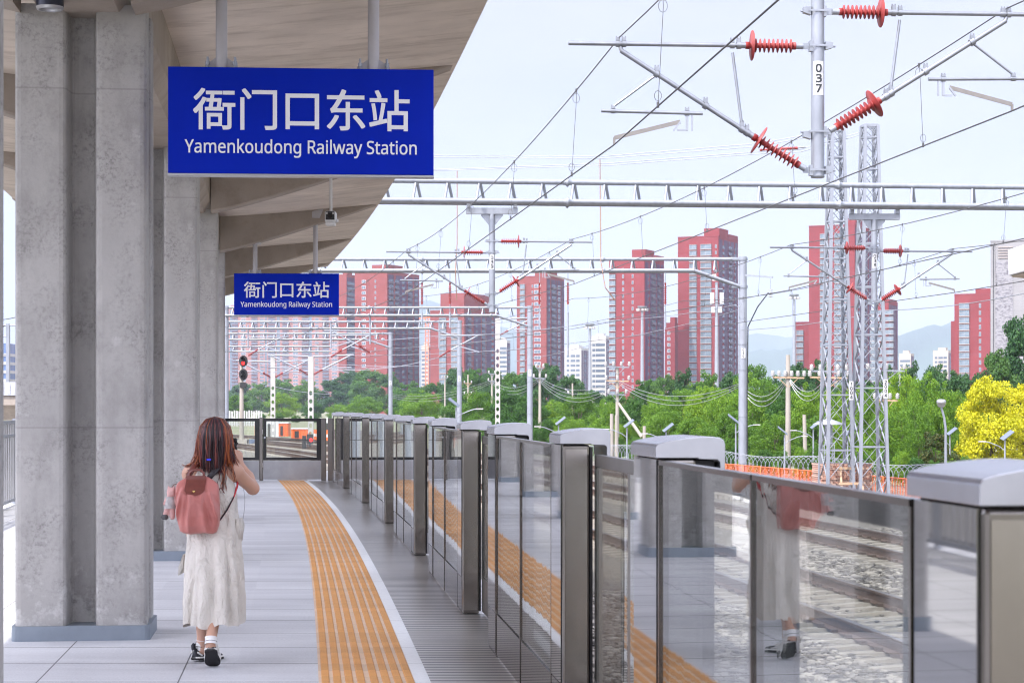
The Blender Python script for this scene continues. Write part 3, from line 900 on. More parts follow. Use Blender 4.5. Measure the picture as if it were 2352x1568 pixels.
M['rail_side'] = mat('rail_rust', (0.10, 0.06, 0.042), 0.65, 0.2, var=0.2, vs=6)
M['rail_top'] = mat('rail_top', (0.30, 0.24, 0.20), 0.25, 0.9)
M['sleeper'] = mat('sleeper_concrete', (0.24, 0.215, 0.18), 0.85, var=0.15, vs=5)
M['clip'] = mat('rail_clip', (0.10, 0.07, 0.05), 0.6, 0.4)
railprof = [(-.075, -.176), (.075, -.176), (.075, -.165), (.012, -.14), (.009, -.05), (.036, -.035), (.036, -.006), (.030, 0), (-.030, 0), (-.036, -.006), (-.036, -.035), (-.009, -.05), (-.012, -.14), (-.075, -.165)]
def track(center, label, n_parts, d_start, d_stuff_end, step_end=260.0):
    t = thing('railway_track', label, 'railway track', P(30, center, RZ), 0, 'railway tracks beyond the screens')
    org = t.location
    for sg in (-1, 1):
        mb = MB(); rings = []
        for d in np.concatenate([np.arange(2, 80, 1.5), np.arange(80, step_end, 3.0)]):
            d = float(d); a = phi(d)
            p = P(d, center + sg * .7525, RZ) - org
            rings.append([p + Vector((x * math.cos(a), x * math.sin(a), z)) for x, z in railprof])
        mb.loft(rings)
        for i, f in enumerate(mb.f):
            k = i % 14
            if k in (6, 7, 8): mb.m[i] = 1
        mb.build('rail', [M['rail_side'], M['rail_top']], t)
    def sleeper_into(mb, d):
        a = phi(d); p = P(d, center, RZ) - org
        Mz = Matrix.Rotation(a, 3, 'Z')
        def q(x, y, z): return p + Mz @ Vector((x, y, z))
        xs = [-1.3, -.95, -.55, 0, .55, .95, 1.3]; zt = [-.20, -.178, -.178, -.215, -.178, -.178, -.20]
        vs = []; 
        for x, z in zip(xs, zt):
            vs += [q(x, -.15, -.34), q(x, -.095, z), q(x, .095, z), q(x, .15, -.34)]
        fs = []
        for i in range(6):
            for k in range(3): fs.append((i * 4 + k, i * 4 + k + 1, i * 4 + 5 + k, i * 4 + 4 + k))
        fs += [(3, 2, 1, 0), (24, 25, 26, 27)]
        mb.cur = 0; mb.add(vs, fs); mb.cur = 1
        for s1 in (-1, 1):
            for s2 in (-1, 1):
                mb.box(q(s1 * .7525 + s2 * .105, 0, -.155), (.07, .11, .05), rz=a)
        mb.cur = 0
    ds = d_start; n = 0
    rest = MB()
    while ds < d_stuff_end:
        if n < n_parts:
            mb = MB(); sleeper_into(mb, ds); mb.build('sleeper', [M['sleeper'], M['clip']], t)
        else: sleeper_into(rest, ds)
        n += 1; ds += .6
    if rest.v:
        o = rest.build('sleeper', [M['sleeper'], M['clip']], t); o['kind'] = 'stuff'
    return t
track(6.07, 'near railway track on concrete sleepers seen through the glass screens', 98, 17.0, 150)
track(10.3, 'second railway track from the platform, seen high in the glass screens', 98, 22.0, 150)
track(14.9, 'third railway track, seen only beyond the end gate', 0, 60.0, 160, 300)
track(-10.0, 'railway track on the far side of the platform curving away beyond the end gate', 0, 60.0, 160, 300)

# ================================================================== overhead line gear
def insulator(mb, a, b, r=.095, rbig=.205, big_at=.13, n=9, big=True):
    """ribbed red rod insulator from a to b, its large disc near a"""
    prof = [(0, .045), (.06, .045), (.06, .034), (.18, .034)]
    if big: prof = [(0, .05), (.08, .05), (.08, .036), (.115, .036), (.125, rbig), (.14, rbig * .98), (.16, .04)]
    t0 = .2; t1 = .9
    for i in range(n):
        t = t0 + (t1 - t0) * i / (n - 1); h = .012
        prof += [(t - h * 1.6, .036), (t, r), (t + h * .6, r * .98), (t + h * 1.6, .036)]
    prof += [(.93, .036), (.93, .05), (1, .05)]
    mb.lathe(a, b, prof, 16)
def clamp(mb, p, ax, r):
    ax = Vector(ax).normalized()
    p = Vector(p)
    mb.cyl(p - ax * .03, p + ax * .03, r * 1.55, n=10)
    z = ax.orthogonal().normalized()
    mb.box(p + Vector((0, 0, r * 1.9)), (.05, .07, r * 1.6)); 
    mb.cyl(p + Vector((-.02, 0, r * 1.2)), p + Vector((-.02, 0, r * 3.4)), .009, n=6)
    mb.cyl(p + Vector((.02, 0, r * 1.2)), p + Vector((.02, 0, r * 3.4)), .009, n=6)
def cantilever(post, d, px, z0, sgn, sc=1.0, label=''):
    """one bracket arm; local u outwards from the post axis, z from the top clamp"""
    c = at(px, HY, d); rz = phi(min(d, 60)) * .6
    t = thing('cantilever_arm', label, 'cantilever', (c.x, c.y, z0), rz, 'bracket arms carrying the overhead wires')
    def q(u, z, y=0): return Vector((sgn * u * sc, y, z * (.97 if sc != 1 else 1)))
    mb = MB(); mb.cyl(q(1.10, 0), q(3.363, 0), .030, n=12); mb.build('top_tube', M['alu'], t)
    mb = MB(); mb.cyl(q(2.66, -.09), q(1.00, -1.14), .033, n=12); mb.build('diagonal_tube', M['alu'], t)
    mb = MB(); mb.cyl(q(2.924, -.895), q(1.56, -.918), .024, n=10); mb.build('registration_tube', M['alu'], t)
    mb = MB(); mb.cyl(q(2.75, -.83), q(2.20, -.42), .016, n=8); mb.build('strut', M['alu'], t)
    mb = MB(); mb.cyl(q(1.155, -.10), q(1.035, -1.02), .020, n=8); mb.build('strut', M['alu'], t)
    mb = MB(); insulator(mb, q(.98, 0), q(.30, 0)); mb.build('insulator', M['red_ins'], t)
    mb = MB(); insulator(mb, q(.88, -1.215), q(.25, -1.60)); mb.build('insulator', M['red_ins'], t)
    # fittings
    ux = Vector((sgn, 0, 0))
    def fit(p, ax, r):
        mb = MB(); clamp(mb, p, ax, r); mb.build('tube_clamp', M['alu'], t)
    for u in (2.70, 2.62, 1.16): fit(q(u, 0), ux, .03)
    mb = MB(); mb.cyl(q(1.10, 0), q(.97, 0), .04, n=12); clamp(mb, q(1.07, 0), ux, .034); mb.build('tube_socket', M['alu'], t)
    dg = (q(2.66, -.09) - q(1.0, -1.14))
    for u in (2.18, 1.52, 1.03, .96):
        tt = (u - 1.0) / 1.66
        fit(q(1.0 + 1.66 * tt, -1.14 + 1.05 * tt), dg, .034)
    mb = MB(); mb.cyl(q(1.02, -1.13), q(.87, -1.22), .042, n=12); mb.build('tube_socket', M['alu'], t)
    fit(q(2.765, -.895), ux, .024); fit(q(1.77, -.915), ux, .024)
    mb = MB(); mb.cyl(q(2.67, -.04), q(2.64, -.11), .028, n=8); mb.build('hinge', M['alu'], t)
    mb = MB()
    mb.cyl(q(.30, 0), q(.20, 0), .042, n=12); mb.box(q(.16, 0), (.14, .02, .08)); mb.box(q(.09, 0), (.05, .10, .14)); mb.build('post_fitting', M['galv'], t)
    mb = MB(); mb.cyl(q(.25, -1.60), q(.17, -1.645), .042, n=12); mb.box(q(.14, -1.66), (.12, .02, .08)); mb.box(q(.09, -1.667), (.05, .10, .14))
    mb.build('post_fitting', M['galv'], t)
    # clamp bands round the post with a lug on the far side
    for z in (0, -1.667):
        mb = MB()
        for yy in (-.1, .1): mb.box(q(0, z, yy), (.26, .012, .025))
        mb.prism([(-sgn * .10, z - .05), (-sgn * .20, z - .02), (-sgn * .20, z + .05), (-sgn * .10, z + .06)], -.05, .05, Matrix.Rotation(R(90), 4, 'X'))
        mb.cyl(q(-.12, z), q(-.24, z), .014, n=8)
        mb.build('post_band', M['galv'], t)
    mb = MB(); mb.bar(q(2.749, -1.255), q(1.86, -1.03), .014, .055); mb.bar(q(2.749, -1.25), q(2.749, -1.34), .03, .03); mb.build('steady_arm', M['alu_grey'], t)
    mb = MB(); mb.bar(q(1.77, -.93), q(1.77, -1.15), .03, .03); mb.bar(q(1.70, -.93), q(1.70, -1.15), .02, .02); mb.bar(q(1.79, -1.14), q(1.9, -1.14), .02, .025); mb.bar(q(1.95, -1.15), q(1.86, -1.03), .02, .025); mb.build('steady_bracket', M['galv_far'], t)
    W = lambda u, z: Vector((c.x, c.y, z0)) + Matrix.Rotation(rz, 3, 'Z') @ q(u, z)
    return W(2.68, .085), W(2.749, -1.345)
def hung_post(px, d, ytop, ybot, plate, yplate, r, label):
    c = at(px, ybot, d); zt = at(px, ytop, d).z
    t = thing('hanging_post', label, 'post', (c.x, c.y, c.z), 0, 'posts hung below the overhead gantries')
    h = zt - c.z
    mb = MB(); mb.cyl((0, 0, 0), (0, 0, h), r, n=24); mb.build('tube', M['galv'], t)
    mb = MB(); mb.lathe((0, 0, -.03), (0, 0, .0), [(0, r * .8), (.2, r * 1.03), (1, r * 1.03)], 24); mb.build('end_cap', M['galv'], t)
    if plate:
        zp = at(px, yplate, d).z - c.z
        n = len(plate); ph = .135 * n + .05
        mb = MB(); ring = []
        for k in range(9):
            a = R(-90 - 46 + 92 * k / 8); ring.append((math.cos(a) * (r + .003), math.sin(a) * (r + .003)))
        vs = [(x, y, zp - ph / 2) for x, y in ring] + [(x, y, zp + ph / 2) for x, y in ring]
        mb.add(vs, [(k, k + 1, 10 + k, 9 + k) for k in range(8)])
        p = mb.build('number_plate', M['white'], t)
        for i, ch in enumerate(plate):
            text_mesh('plate_digit', ch, .075 if ch != '1' else .035, .105, M['digits'], p, (0, -r - .007, zp + ph / 2 - .095 - i * .135), (R(90), 0, 0), strike=.004)
    # head: channel under the girder, gussets
    if zt < 8.2:
        mb = MB(); mb.bx(-.8, .8, -.09, .09, h + .0, h + .035); mb.bx(-.8, .8, -.09, -.08, h + .035, h + .19); mb.bx(-.8, .8, .08, .09, h + .035, h + .19); mb.build('head_channel', M['galv'], t)
        mb = MB()
        for sg in (-1, 1):
            mb.prism([(sg * r, h - .002), (sg * .34, h - .002), (sg * .34, h - .05), (sg * r, h - .34)], -.012, .012, Matrix.Rotation(R(90), 4, 'X'))
        mb.build('gusset', M['galv'], t)
        mb = MB()
        for sg in (-.72, .72):
            mb.bx(sg - .06, sg + .06, -.16, .16, h + .19, h + .32); mb.cyl((sg - .05, -.1, h + .2), (sg - .05, -.1, h + .5), .012, n=6); mb.cyl((sg + .05, -.1, h + .2), (sg + .05, -.1, h + .5), .012, n=6)
        mb.build('hanger_block', M['galv'], t)
    return t
def gantry(d, xl, xr, skew, zt, zb, label, poles=(), haunch=False, plates=(), r=.085):
    """portal girder: one top chord, two bottom chords, A-frame verticals; world X from xl to xr"""
    t = thing('gantry', label, 'gantry', (xl, d, 0), 0, 'steel gantries spanning the tracks')
    Wd = xr - xl
    def q(x, z, y=0): return Vector((x, y + skew * x, z))
    xe = Wd
    mb = MB(); mb.cyl(q(0, zt), q(xe, zt), r, n=14); mb.build('top_chord', M['galv'], t)
    for yy in (-.28, .28):
        mb = MB()
        if haunch:
            mb.cyl(q(0, zb, yy), q(xe - 2.3, zb, yy), r, n=14); mb.cyl(q(xe - 2.3, zb, yy), q(xe - .1, zb - .75, yy * .4), r * .95, n=14)
        else: mb.cyl(q(0, zb, yy), q(xe, zb, yy), r, n=14)
        mb.build('bottom_chord', M['galv'], t)
    n = int(Wd / .97); k = 0
    while k < n:
        x = .5 + k * .97
        mb = MB(); mb.cyl(q(x - .02, zt - .05), q(x - .10, zb, -.28), .045, n=8); mb.cyl(q(x + .02, zt - .05), q(x + .14, zb, .28), .045, n=8); mb.cyl(q(x, zb - .02, -.28), q(x, zb - .02, .28), .035, n=8)
        mb.build('web_strut', M['galv'], t); k += 1
    xf = 1.5
    while xf < Wd - .5:
        for z, yy in ((zt, 0), (zb, -.28), (zb, .28)):
            mb = MB(); a, b2 = q(xf - .14, z, yy), q(xf + .14, z, yy)
            mb.lathe(a, b2, [(0, r * 1.02), (.3, r * 1.12), (.44, r * 1.75), (.56, r * 1.75), (.7, r * 1.12), (1, r * 1.02)], 12)
            mb.build('flange_joint', M['galv'], t)
        xf += 8.5
    for i, px in enumerate(poles):
        mb = MB(); p = q(px, 0)
        mb.lathe((p.x, p.y, -2.3), (p.x, p.y, zt + .12), [(0, .205), (1, .19)], 24); po = mb.build('pole', M['galv_far'], t)
        mb = MB()
        for z in (zt, zb - (.75 if haunch else 0)):
            mb.cyl((p.x, p.y, z - .06), (p.x, p.y, z + .06), .23, n=20); mb.bar((p.x - .5, p.y, z), (p.x, p.y, z), .3, .1)
        for z in (-1.0, 1.2, 3.4, 4.6): mb.cyl((p.x, p.y, z - .02), (p.x, p.y, z + .02), .212, n=20)
        mb.build('pole_band', M['galv'], t)
        if i < len(plates) and plates[i]:
            s, yp = plates[i]; zp = at(0, yp, d).z
            mb = MB(); mb.bx(p.x - .10, p.x + .10, p.y - .216, p.y - .206, zp - .23, zp + .23); pl = mb.build('number_plate', M['white'], t)
            for j, ch in enumerate(s):
                text_mesh('plate_digit', ch, .075, .105, M['digits'], pl, (p.x, p.y - .222, zp + .14 - j * .14), (R(90), 0, 0), strike=.004)
    return t
D37, DP1 = 26.74, 61.5
XP1 = lambda x: (x - CX) * DP1 / F
gantry(D37 - 1.57, -9, 16, .12, 9.2, 8.57, 'gantry above the frame that carries the post numbered 037')
xl = XP1(560); gantry(DP1 + .12 * 0 - .9, xl, 20.5, .095, 8.60, 7.97, 'nearest steel gantry crossing the sky with posts 039 and 038 hung below', poles=(20.3 - xl,))
def px_w(x, d): return (x - CX) * d / F
gantry(93.5, px_w(480, 93.5), px_w(1706, 93.5), 0, 8.60, 8.05, 'second steel gantry ending on the round pole numbered 040', poles=(0.2, px_w(1706, 93.5) - px_w(480, 93.5)), haunch=True, plates=(None, ('040', 811)))
gantry(139, px_w(519, 139), px_w(1217, 139), 0, 8.60, 8.05, 'third steel gantry ending on the pole numbered 042', poles=(0, px_w(1217, 139) - px_w(519, 139)), haunch=True, plates=(None, ('042', 856)))
gantry(162, px_w(430, 162), px_w(1055, 162), 0, 8.60, 8.05, 'fourth gantry whose pole stands in front of the round bushes', poles=(0, px_w(1055, 162) - px_w(430, 162)), haunch=True, plates=(None, ('044', 870)))
gantry(188, px_w(430, 188), px_w(897, 188), 0, 8.60, 8.05, 'fifth gantry with its pole before the dark trees, low over the far tracks', poles=(0, px_w(897, 188) - px_w(430, 188)), haunch=True, plates=(None, ('046', 880)))
gantry(228, px_w(430, 228), px_w(760, 228), 0, 8.60, 8.05, 'farthest gantry seen small over the far tracks')

hung_post(1878, D37, -290, 404, '037', 182, .09, 'big near hanging post with plate 037, cut by the upper picture edge')
hung_post(1130, DP1, 492, 716, '039', 602, .095, 'hanging post with plate 039 above the brick towers')
hung_post(2008, DP1 + 1.5, 505, 692, '038', 599, .095, 'hanging post with plate 038 in front of the second lattice mast')
z37 = at(0, 107, D37).z; z37r = at(0, 27, D37).z
A = {}
A['37L'] = cantilever(None, D37, 1878, z37, -1, 1, 'big near bracket arm on post 037 reaching towards the platform')
A['37R'] = cantilever(None, D37, 1878, z37r, 1, .97, 'big near bracket arm on post 037 reaching away, cut by the frame')
A['39L'] = cantilever(None, DP1, 1130, at(0, 580, DP1).z, -1, .97, 'bracket arm on post 039 reaching towards the small sign')
A['39R'] = cantilever(None, DP1, 1130, at(0, 554, DP1).z, 1, .93, 'bracket arm on post 039 reaching towards the lattice masts')
A['38L'] = cantilever(None, DP1 + 1.5, 2008, at(0, 570, DP1 + 1.5).z, -1, 1, 'bracket arm on post 038 crossing in front of the lattice masts')
A['38R'] = cantilever(None, DP1 + 1.5, 2008, at(0, 576, DP1 + 1.5).z, 1, .95, 'bracket arm on post 038 in front of the grey tower')

def loopwire(mb, p, r):
    pts = [p + Vector((r * .7 * math.sin(a), 0, -r + r * math.cos(a))) for a in np.linspace(0, 2 * math.pi, 11)]
    mb.tube(pts, .004, 4)
def overhead_line(supports, label, rm=.0095, drops=5):
    """supports: list of (messenger point, contact point)"""
    t = thing('overhead_line', label, 'overhead wire', supports[1][1], 0, 'overhead lines along the tracks')
    o = t.location
    mp_ = []; cp_ = []; dr = []
    for i in range(len(supports) - 1):
        (m0, c0), (m1, c1) = supports[i], supports[i + 1]
        n = 16
        for k in range(n + (1 if i == len(supports) - 2 else 0)):
            f = k / n
            sag = .42 * 4 * f * (1 - f)
            mp_.append(m0.lerp(m1, f) - Vector((0, 0, sag)) - o); cp_.append(c0.lerp(c1, f) - o)
        for k in range(drops):
            f = (k + .5) / drops
            mpt = m0.lerp(m1, f) - Vector((0, 0, .42 * 4 * f * (1 - f))) - o; cpt = c0.lerp(c1, f) - o
            dr.append((mpt, cpt))
    mb = MB(); mb.tube(mp_, rm, 6); mb.build('messenger_wire', M['wire'], t)
    mb = MB(); mb.tube(cp_, rm * 1.15, 6); mb.build('contact_wire', M['wire'], t)
    for a, b2 in dr:
        mb = MB(); mb.tube([a, a.lerp(b2, .1) + Vector((.01, 0, 0)), b2], .0045, 5)
        loopwire(mb, a - Vector((0, 0, .04)), .075); loopwire(mb, b2 + Vector((0, 0, .18)), .06)
        mb.cyl(a - Vector((0, 0, .03)), a + Vector((0, 0, .03)), .016, n=6); mb.cyl(b2 - Vector((0, 0, .02)), b2 + Vector((0, 0, .05)), .016, n=6)
        mb.build('dropper', M['wire'], t)
V = Vector
def ext(p, dd, sx, z=None): return V((p.x + sx * dd, p.y + dd, p.z if z is None else z))
a, b2 = A['37L'], A['39L']
n1 = ext(b2[0], 32, -.20); n1c = ext(b2[1], 32, -.20)
overhead_line([(ext(a[0], -34, -.095), ext(a[1], -34, -.098)), a, b2, (n1, n1c), (ext(n1, 46, -.26), ext(n1c, 46, -.26))], 'overhead wires on the platform side arms of posts 037 and 039')
a, b2 = A['37R'], A['39R']
n1 = ext(b2[0], 32, -.20); n1c = ext(b2[1], 32, -.20)
overhead_line([(ext(a[0], -34, -.095), ext(a[1], -34, -.098)), a, b2, (n1, n1c), (ext(n1, 46, -.26), ext(n1c, 46, -.26))], 'overhead wires running from the outer arm of post 037 to post 039')
for key, lab in (('38L', 'overhead wires held by the inner arm of post 038'), ('38R', 'overhead wires held by the outer arm of post 038')):
    b2 = A[key]
    n1 = ext(b2[0], 31, -.19); n1c = ext(b2[1], 31, -.19)
    a0 = ext(b2[0], -36, -.128); a0c = ext(b2[1], -36, -.128)
    overhead_line([(a0, a0c), b2, (n1, n1c), (ext(n1, 46, -.25), ext(n1c, 46, -.25)), (ext(n1, 95, -.29), ext(n1c, 95, -.29))], lab, rm=.011)
# feeder wires to the lattice masts
def span(pts, name, label, r=.012, mtl=None, sag=0.0, group=None):
    mb = MB(); P_ = []
    for i in range(len(pts) - 1):
        for k in range(12 + (i == len(pts) - 2)):
            f = k / 12; P_.append(Vector(pts[i]).lerp(Vector(pts[i + 1]), f) - Vector((0, 0, sag * 4 * f * (1 - f))))
    o = P_[0].copy(); mb.tube([p - o for p in P_], r, 6)
    return tag(mb.build(name, mtl or M['wire'], loc=o), label, 'wire', group)
DL = 70.0
fd = [((995, 357), (1387, 359), (1738, 330), (1912, 300)), ((940, 361), (1387, 364), (1738, 337), (1912, 305)), ((995, 390), (1400, 375), (1738, 349), (1840, 343), (1990, 300)), ((940, 394), (1400, 380), (1738, 354), (1840, 349), (1990, 306))]
labs = ['uppermost feeder wire strung to the lattice masts', 'feeder wire just below the uppermost one', 'third feeder wire down, strung to the lattice masts', 'lowest feeder wire strung to the lattice masts']
for p, lab in zip(fd, labs):
    pts = [at(x, y, DL + (1912 - x) * .004) for x, y in p]
    x0, y0 = p[0]; pts = [at(x0 - 600, y0 + 8, DL + 8)] + pts
    span(pts, 'feeder_wire', lab, .013, M['galv'], 0.0, 'feeder wires')
t = thing('strain_insulator', 'thin red strain insulator between feeder wires and lattice mast', 'insulator', at(1740, 346, DL))
mb = MB(); o = t.location; insulator(mb, at(1745, 345, DL) - o, at(1832, 340, DL) - o, .06, big=False, n=16); mb.build('rod', M['red_ins'], t)
mb = MB(); mb.cyl(at(1832, 340, DL) - o, at(1850, 338, DL) - o, .03, n=8); mb.build('fitting', M['galv'], t)
span([at(1378, 366, 68), at(1380, 600, 67), at(1390, 660, 66), at(1413, 690, 66)], 'jumper_cable', 'brown jumper cable hanging in front of the fifth tower window line', .018, M['copper'])
span([at(1050, 393, 68), at(1050, 560, 67), at(1046, 620, 66), at(1049, 690, 66)], 'jumper_cable', 'brown jumper cable hanging left of post 039', .018, M['copper'])
# wires on pole 040 and low feeders
for (pts, lab) in (([(1703, 758, 93), (2048, 712, 75), (2380, 668, 62)], 'wire from pole 040 rising past the lattice masts'),
                   ([(1000, 775, 120), (1420, 735, 105), (1690, 700, 93), (1703, 698, 93)], 'wire leading to the upper bands of pole 040'),
                   ([(1180, 830, 150), (1400, 780, 115), (1695, 712, 93)], 'lower wire leading to pole 040'),
                   ([(540, 838, 190), (900, 800, 160), (1216, 770, 139)], 'wire leading to pole 042 from the far tracks'),
                   ([(530, 770, 150), (900, 752, 150), (1216, 735, 139)], 'upper wire across to pole 042')):
    span([at(*p) for p in pts], 'feeder_wire', lab, .014, M['galv'], .12, 'feeder wires')
# loose cable down pole 040, and its side arm with wheel insulators
span([at(1765, 672, 92), at(1740, 705, 92), at(1718, 750, 93), at(1716, 900, 93.2), at(1716, 1060, 93.2)], 'down_cable', 'black cable hanging down beside pole 040', .03, M['blackmat'])
t = thing('side_arm', 'thin arm on pole 040 with a strain insulator and wire', 'bracket', at(1712, 632, 93.2)); o = t.location
mb = MB(); mb.bar(at(1712, 632, 93.2) - o, at(1775, 637, 92.5) - o, .06, .08); mb.build('arm', M['galv'], t)
mb = MB(); a = at(1770, 640, 92.5) - o; mb.cyl(a, a - V((0, 0, .5)), .015, n=6); mb.build('link', M['galv'], t)
mb = MB()
for k in range(4): mb.lathe(a - V((0, 0, .5 + k * .1)), a - V((0, 0, .56 + k * .1)), [(0, .03), (.5, .12), (1, .03)], 12)
mb.build('insulator', M['porcelain'], t)
# hanging insulator strings below the second gantry
for x, lab in ((970, 'insulator string hung from the second gantry behind post 039'), (1034, 'insulator string hung from the second gantry over the pale tower'), (1239, 'insulator string hung before the third red tower'), (1304, 'insulator string with long tube hung beside the third red tower'), (1527, 'insulator string hung between the two tall red towers')):
    zt = 7.97; c = at(x, HY, 93.5); t = thing('insulator_string', lab, 'insulator', (c.x, c.y - .3, zt), 0, 'insulator strings hung from the second gantry')
    mb = MB(); mb.cyl((0, 0, 0), (0, 0, -.5), .02, n=6); mb.build('link', M['galv'], t)
    mb = MB(); insulator(mb, (0, 0, -.5), (0, 0, -1.5), .085, big=False, n=9); mb.build('insulator', M['red_ins'], t)
    mb = MB(); mb.cyl((0, 0, -1.5), (0, 0, -1.9), .02, n=6); mb.build('link', M['galv'], t)
    mb = MB(); mb.cyl((0, 0, -1.9), (0, 0, -3.9 if x == 1304 else -2.6), .045, n=10); mb.build('drop_tube', M['galv_far'], t)

# ------------------------------------------------------------------ lattice masts
def lattice_mast(xb, d, zb, ztop, wb, wt, label, plate, yp):
    c = at(xb, HY, d); t = thing('lattice_mast', label, 'mast', (c.x, c.y, zb), R(9), 'lattice masts by the fence')
    H = ztop - zb
    def cn(i, z):
        ww = wb + (wt - wb) * z / H; sx = (-1, 1, 1, -1)[i]; sy = (-1, -1, 1, 1)[i]
        return V((sx * ww / 2, sy * ww / 2, z))
    for i in range(4):
        mb = MB(); mb.bar(cn(i, 0), cn(i, H), .10, .10, up=(0, 1, 0)); mb.build('leg', M['galv_far'], t)
    zc = 0; k = 0
    while zc < H - .3:
        ww = wb + (wt - wb) * zc / H; st = ww * 1.12; z2 = min(H, zc + st)
        for i in range(4):
            j = (i + 1) % 4
            mb = MB()
            mb.bar(cn(i, zc), cn(j, z2), .05, .012); mb.bar(cn(j, zc), cn(i, z2), .05, .012)
            if k % 2 == 0: mb.bar(cn(i, zc), cn(j, zc), .05, .05)
            mb.build('bracing', M['galv_far'], t)
        zc = z2; k += 1
    mb = MB()
    for i in range(4): mb.bar(cn(i, H - .02), cn((i + 1) % 4, H - .02), .07, .09)
    mb.build('head_frame', M['galv_far'], t)
    zp = at(0, yp, d).z - zb
    f = zp / H; hw = (wb + (wt - wb) * f) / 2
    mb = MB(); mb.bx(hw - .09, hw + .07, -hw - .068, -hw - .058, zp - .33, zp + .33); p = mb.build('number_plate', M['white'], t)
    for j, ch in enumerate(plate):
        text_mesh('plate_digit', ch, .085 if ch != '1' else .04, .115, M['digits'], p, (hw - .01, -hw - .074, zp + .23 - j * .152), (R(90), 0, 0), strike=.004)
    return t
lattice_mast(1921, DL, -2.0, at(0, 297, DL).z, .98, .40, 'galvanised lattice mast with plate 1004, rising from behind the brick stack', '1004', 897)
lattice_mast(1997, DL - .5, -2.0, at(0, 293, DL).z, 1.04, .44, 'galvanised lattice mast with plate 2004, the one beside post 038', '2004', 893)
# ================================================================== towers beyond the wood
BR = {}
def brick_mat(name, c1, band=3.0, var=.12):
    m, nt, b = _mat(name)
    tc = nd(nt, 'ShaderNodeTexCoord'); sp = nd(nt, 'ShaderNodeSeparateXYZ'); nt.links.new(tc.outputs['Object'], sp.inputs[0])
    n1 = nd(nt, 'ShaderNodeTexNoise', Scale=.09, Detail=6.0, Roughness=.6); nt.links.new(tc.outputs['Object'], n1.inputs['Vector'])
    c = ramp(nt, n1.outputs['Fac'], [(.3, tuple(x * (1 - var) for x in c1)), (.7, tuple(x * (1 + var) for x in c1))])
    j = joints(nt, sp.outputs[2], band, .16)
    c = mixc(nt, mathn(nt, 'MULTIPLY', j, .22), c, tuple(x * .5 for x in c1))
    j = joints(nt, sp.outputs[2], band / 3, .05)
    c = mixc(nt, mathn(nt, 'MULTIPLY', j, .16), c, tuple(min(1, x * 1.9) for x in c1))
    nt.links.new(c, b.inputs['Base Color']); b.inputs['Roughness'].default_value = .85; b.inputs['Specular IOR Level'].default_value = .2
    return m
BR['red'] = brick_mat('red_cladding', (.215, .037, .04))
BR['brick'] = brick_mat('red_brick', (.225, .06, .055))
BR['pale'] = brick_mat('faded_brick', (.30, .145, .13))
BR['white'] = brick_mat('white_render', (.45, .44, .43), var=.05)
BR['cream'] = brick_mat('cream_render', (.44, .38, .33), var=.05)
BR['grey'] = brick_mat('grey_panels', (.27, .26, .27), var=.10)
M['win'] = mat('window_glass_far', (.10, .13, .17), .12, 0.0, spec=.8)
M['winframe'] = mat('window_frame_far', (.34, .33, .33), .6)
M['bayglass'] = mat('bay_glazing', (.13, .17, .21), .15, var=.4, vs=.4)
M['sill'] = mat('window_slab', (.34, .29, .27), .7)
M['loggia'] = mat('violet_shade_panels', (.055, .012, .055), .5, var=.25, vs=.25)  # violet strips, their colour holds the shade of the tower flanks
M['winframe_dark'] = mat('shaded_window_frame', (.12, .085, .11), .6)  # window frame colour darkened for shade on flanks and balconies
winmesh = {}
def window_mesh(kind, wd, ht):
    key = (kind, round(wd, 2), round(ht, 2))
    if key in winmesh: return winmesh[key]
    mb = MB(); h = ht / 2; x = wd / 2
    if kind == 'bay':       # projecting glazed bay with slab edges
        mb.cur = 1; mb.bx(-x, x, -.55, 0, -h, h)
        mb.cur = 0
        for q in (-x, -.03, x - .06): mb.bx(q, q + .08, -.60, -.55, -h, h)
        mb.bx(-x, x, -.60, -.55, -.06, .04)
        mb.cur = 2; mb.bx(-x - .08, x + .08, -.66, 0, -h - .32, -h); mb.bx(-x - .08, x + .08, -.66, 0, h, h + .14)
        mats = [M['winframe'], M['bayglass'], M['sill']]
    elif kind == 'white':
        mb.cur = 0; mb.bx(-x, x, -.10, 0, -h, h)
        mb.cur = 1; mb.bx(-x + .14, -.05, -.13, -.10, -h + .14, h - .14); mb.bx(.05, x - .14, -.13, -.10, -h + .14, h - .14)
        mats = [M['white'], M['win'], M['sill']]
    elif kind == 'balcony':
        mb.cur = 1; mb.bx(-x, x, -.12, 0, -h * .2, h)
        mb.cur = 0; mb.bx(-x, x, -.9, 0, -h, -h * .2); mb.bx(-.06, .06, -.2, -.12, -h * .2, h)
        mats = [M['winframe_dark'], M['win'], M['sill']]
    else:
        mb.cur = 0; mb.bx(-x, x, -.08, 0, -h, h)
        mb.cur = 1; mb.bx(-x + .12, x - .12, -.11, -.08, -h + .12, h - .12)
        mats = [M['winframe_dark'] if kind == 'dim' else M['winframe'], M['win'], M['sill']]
    me = bpy.data.meshes.new('window'); me.from_pydata(mb.v, [], mb.f)
    for m in mats: me.materials.append(m)
    me.polygons.foreach_set('material_index', mb.m)
    winmesh[key] = me
    return me
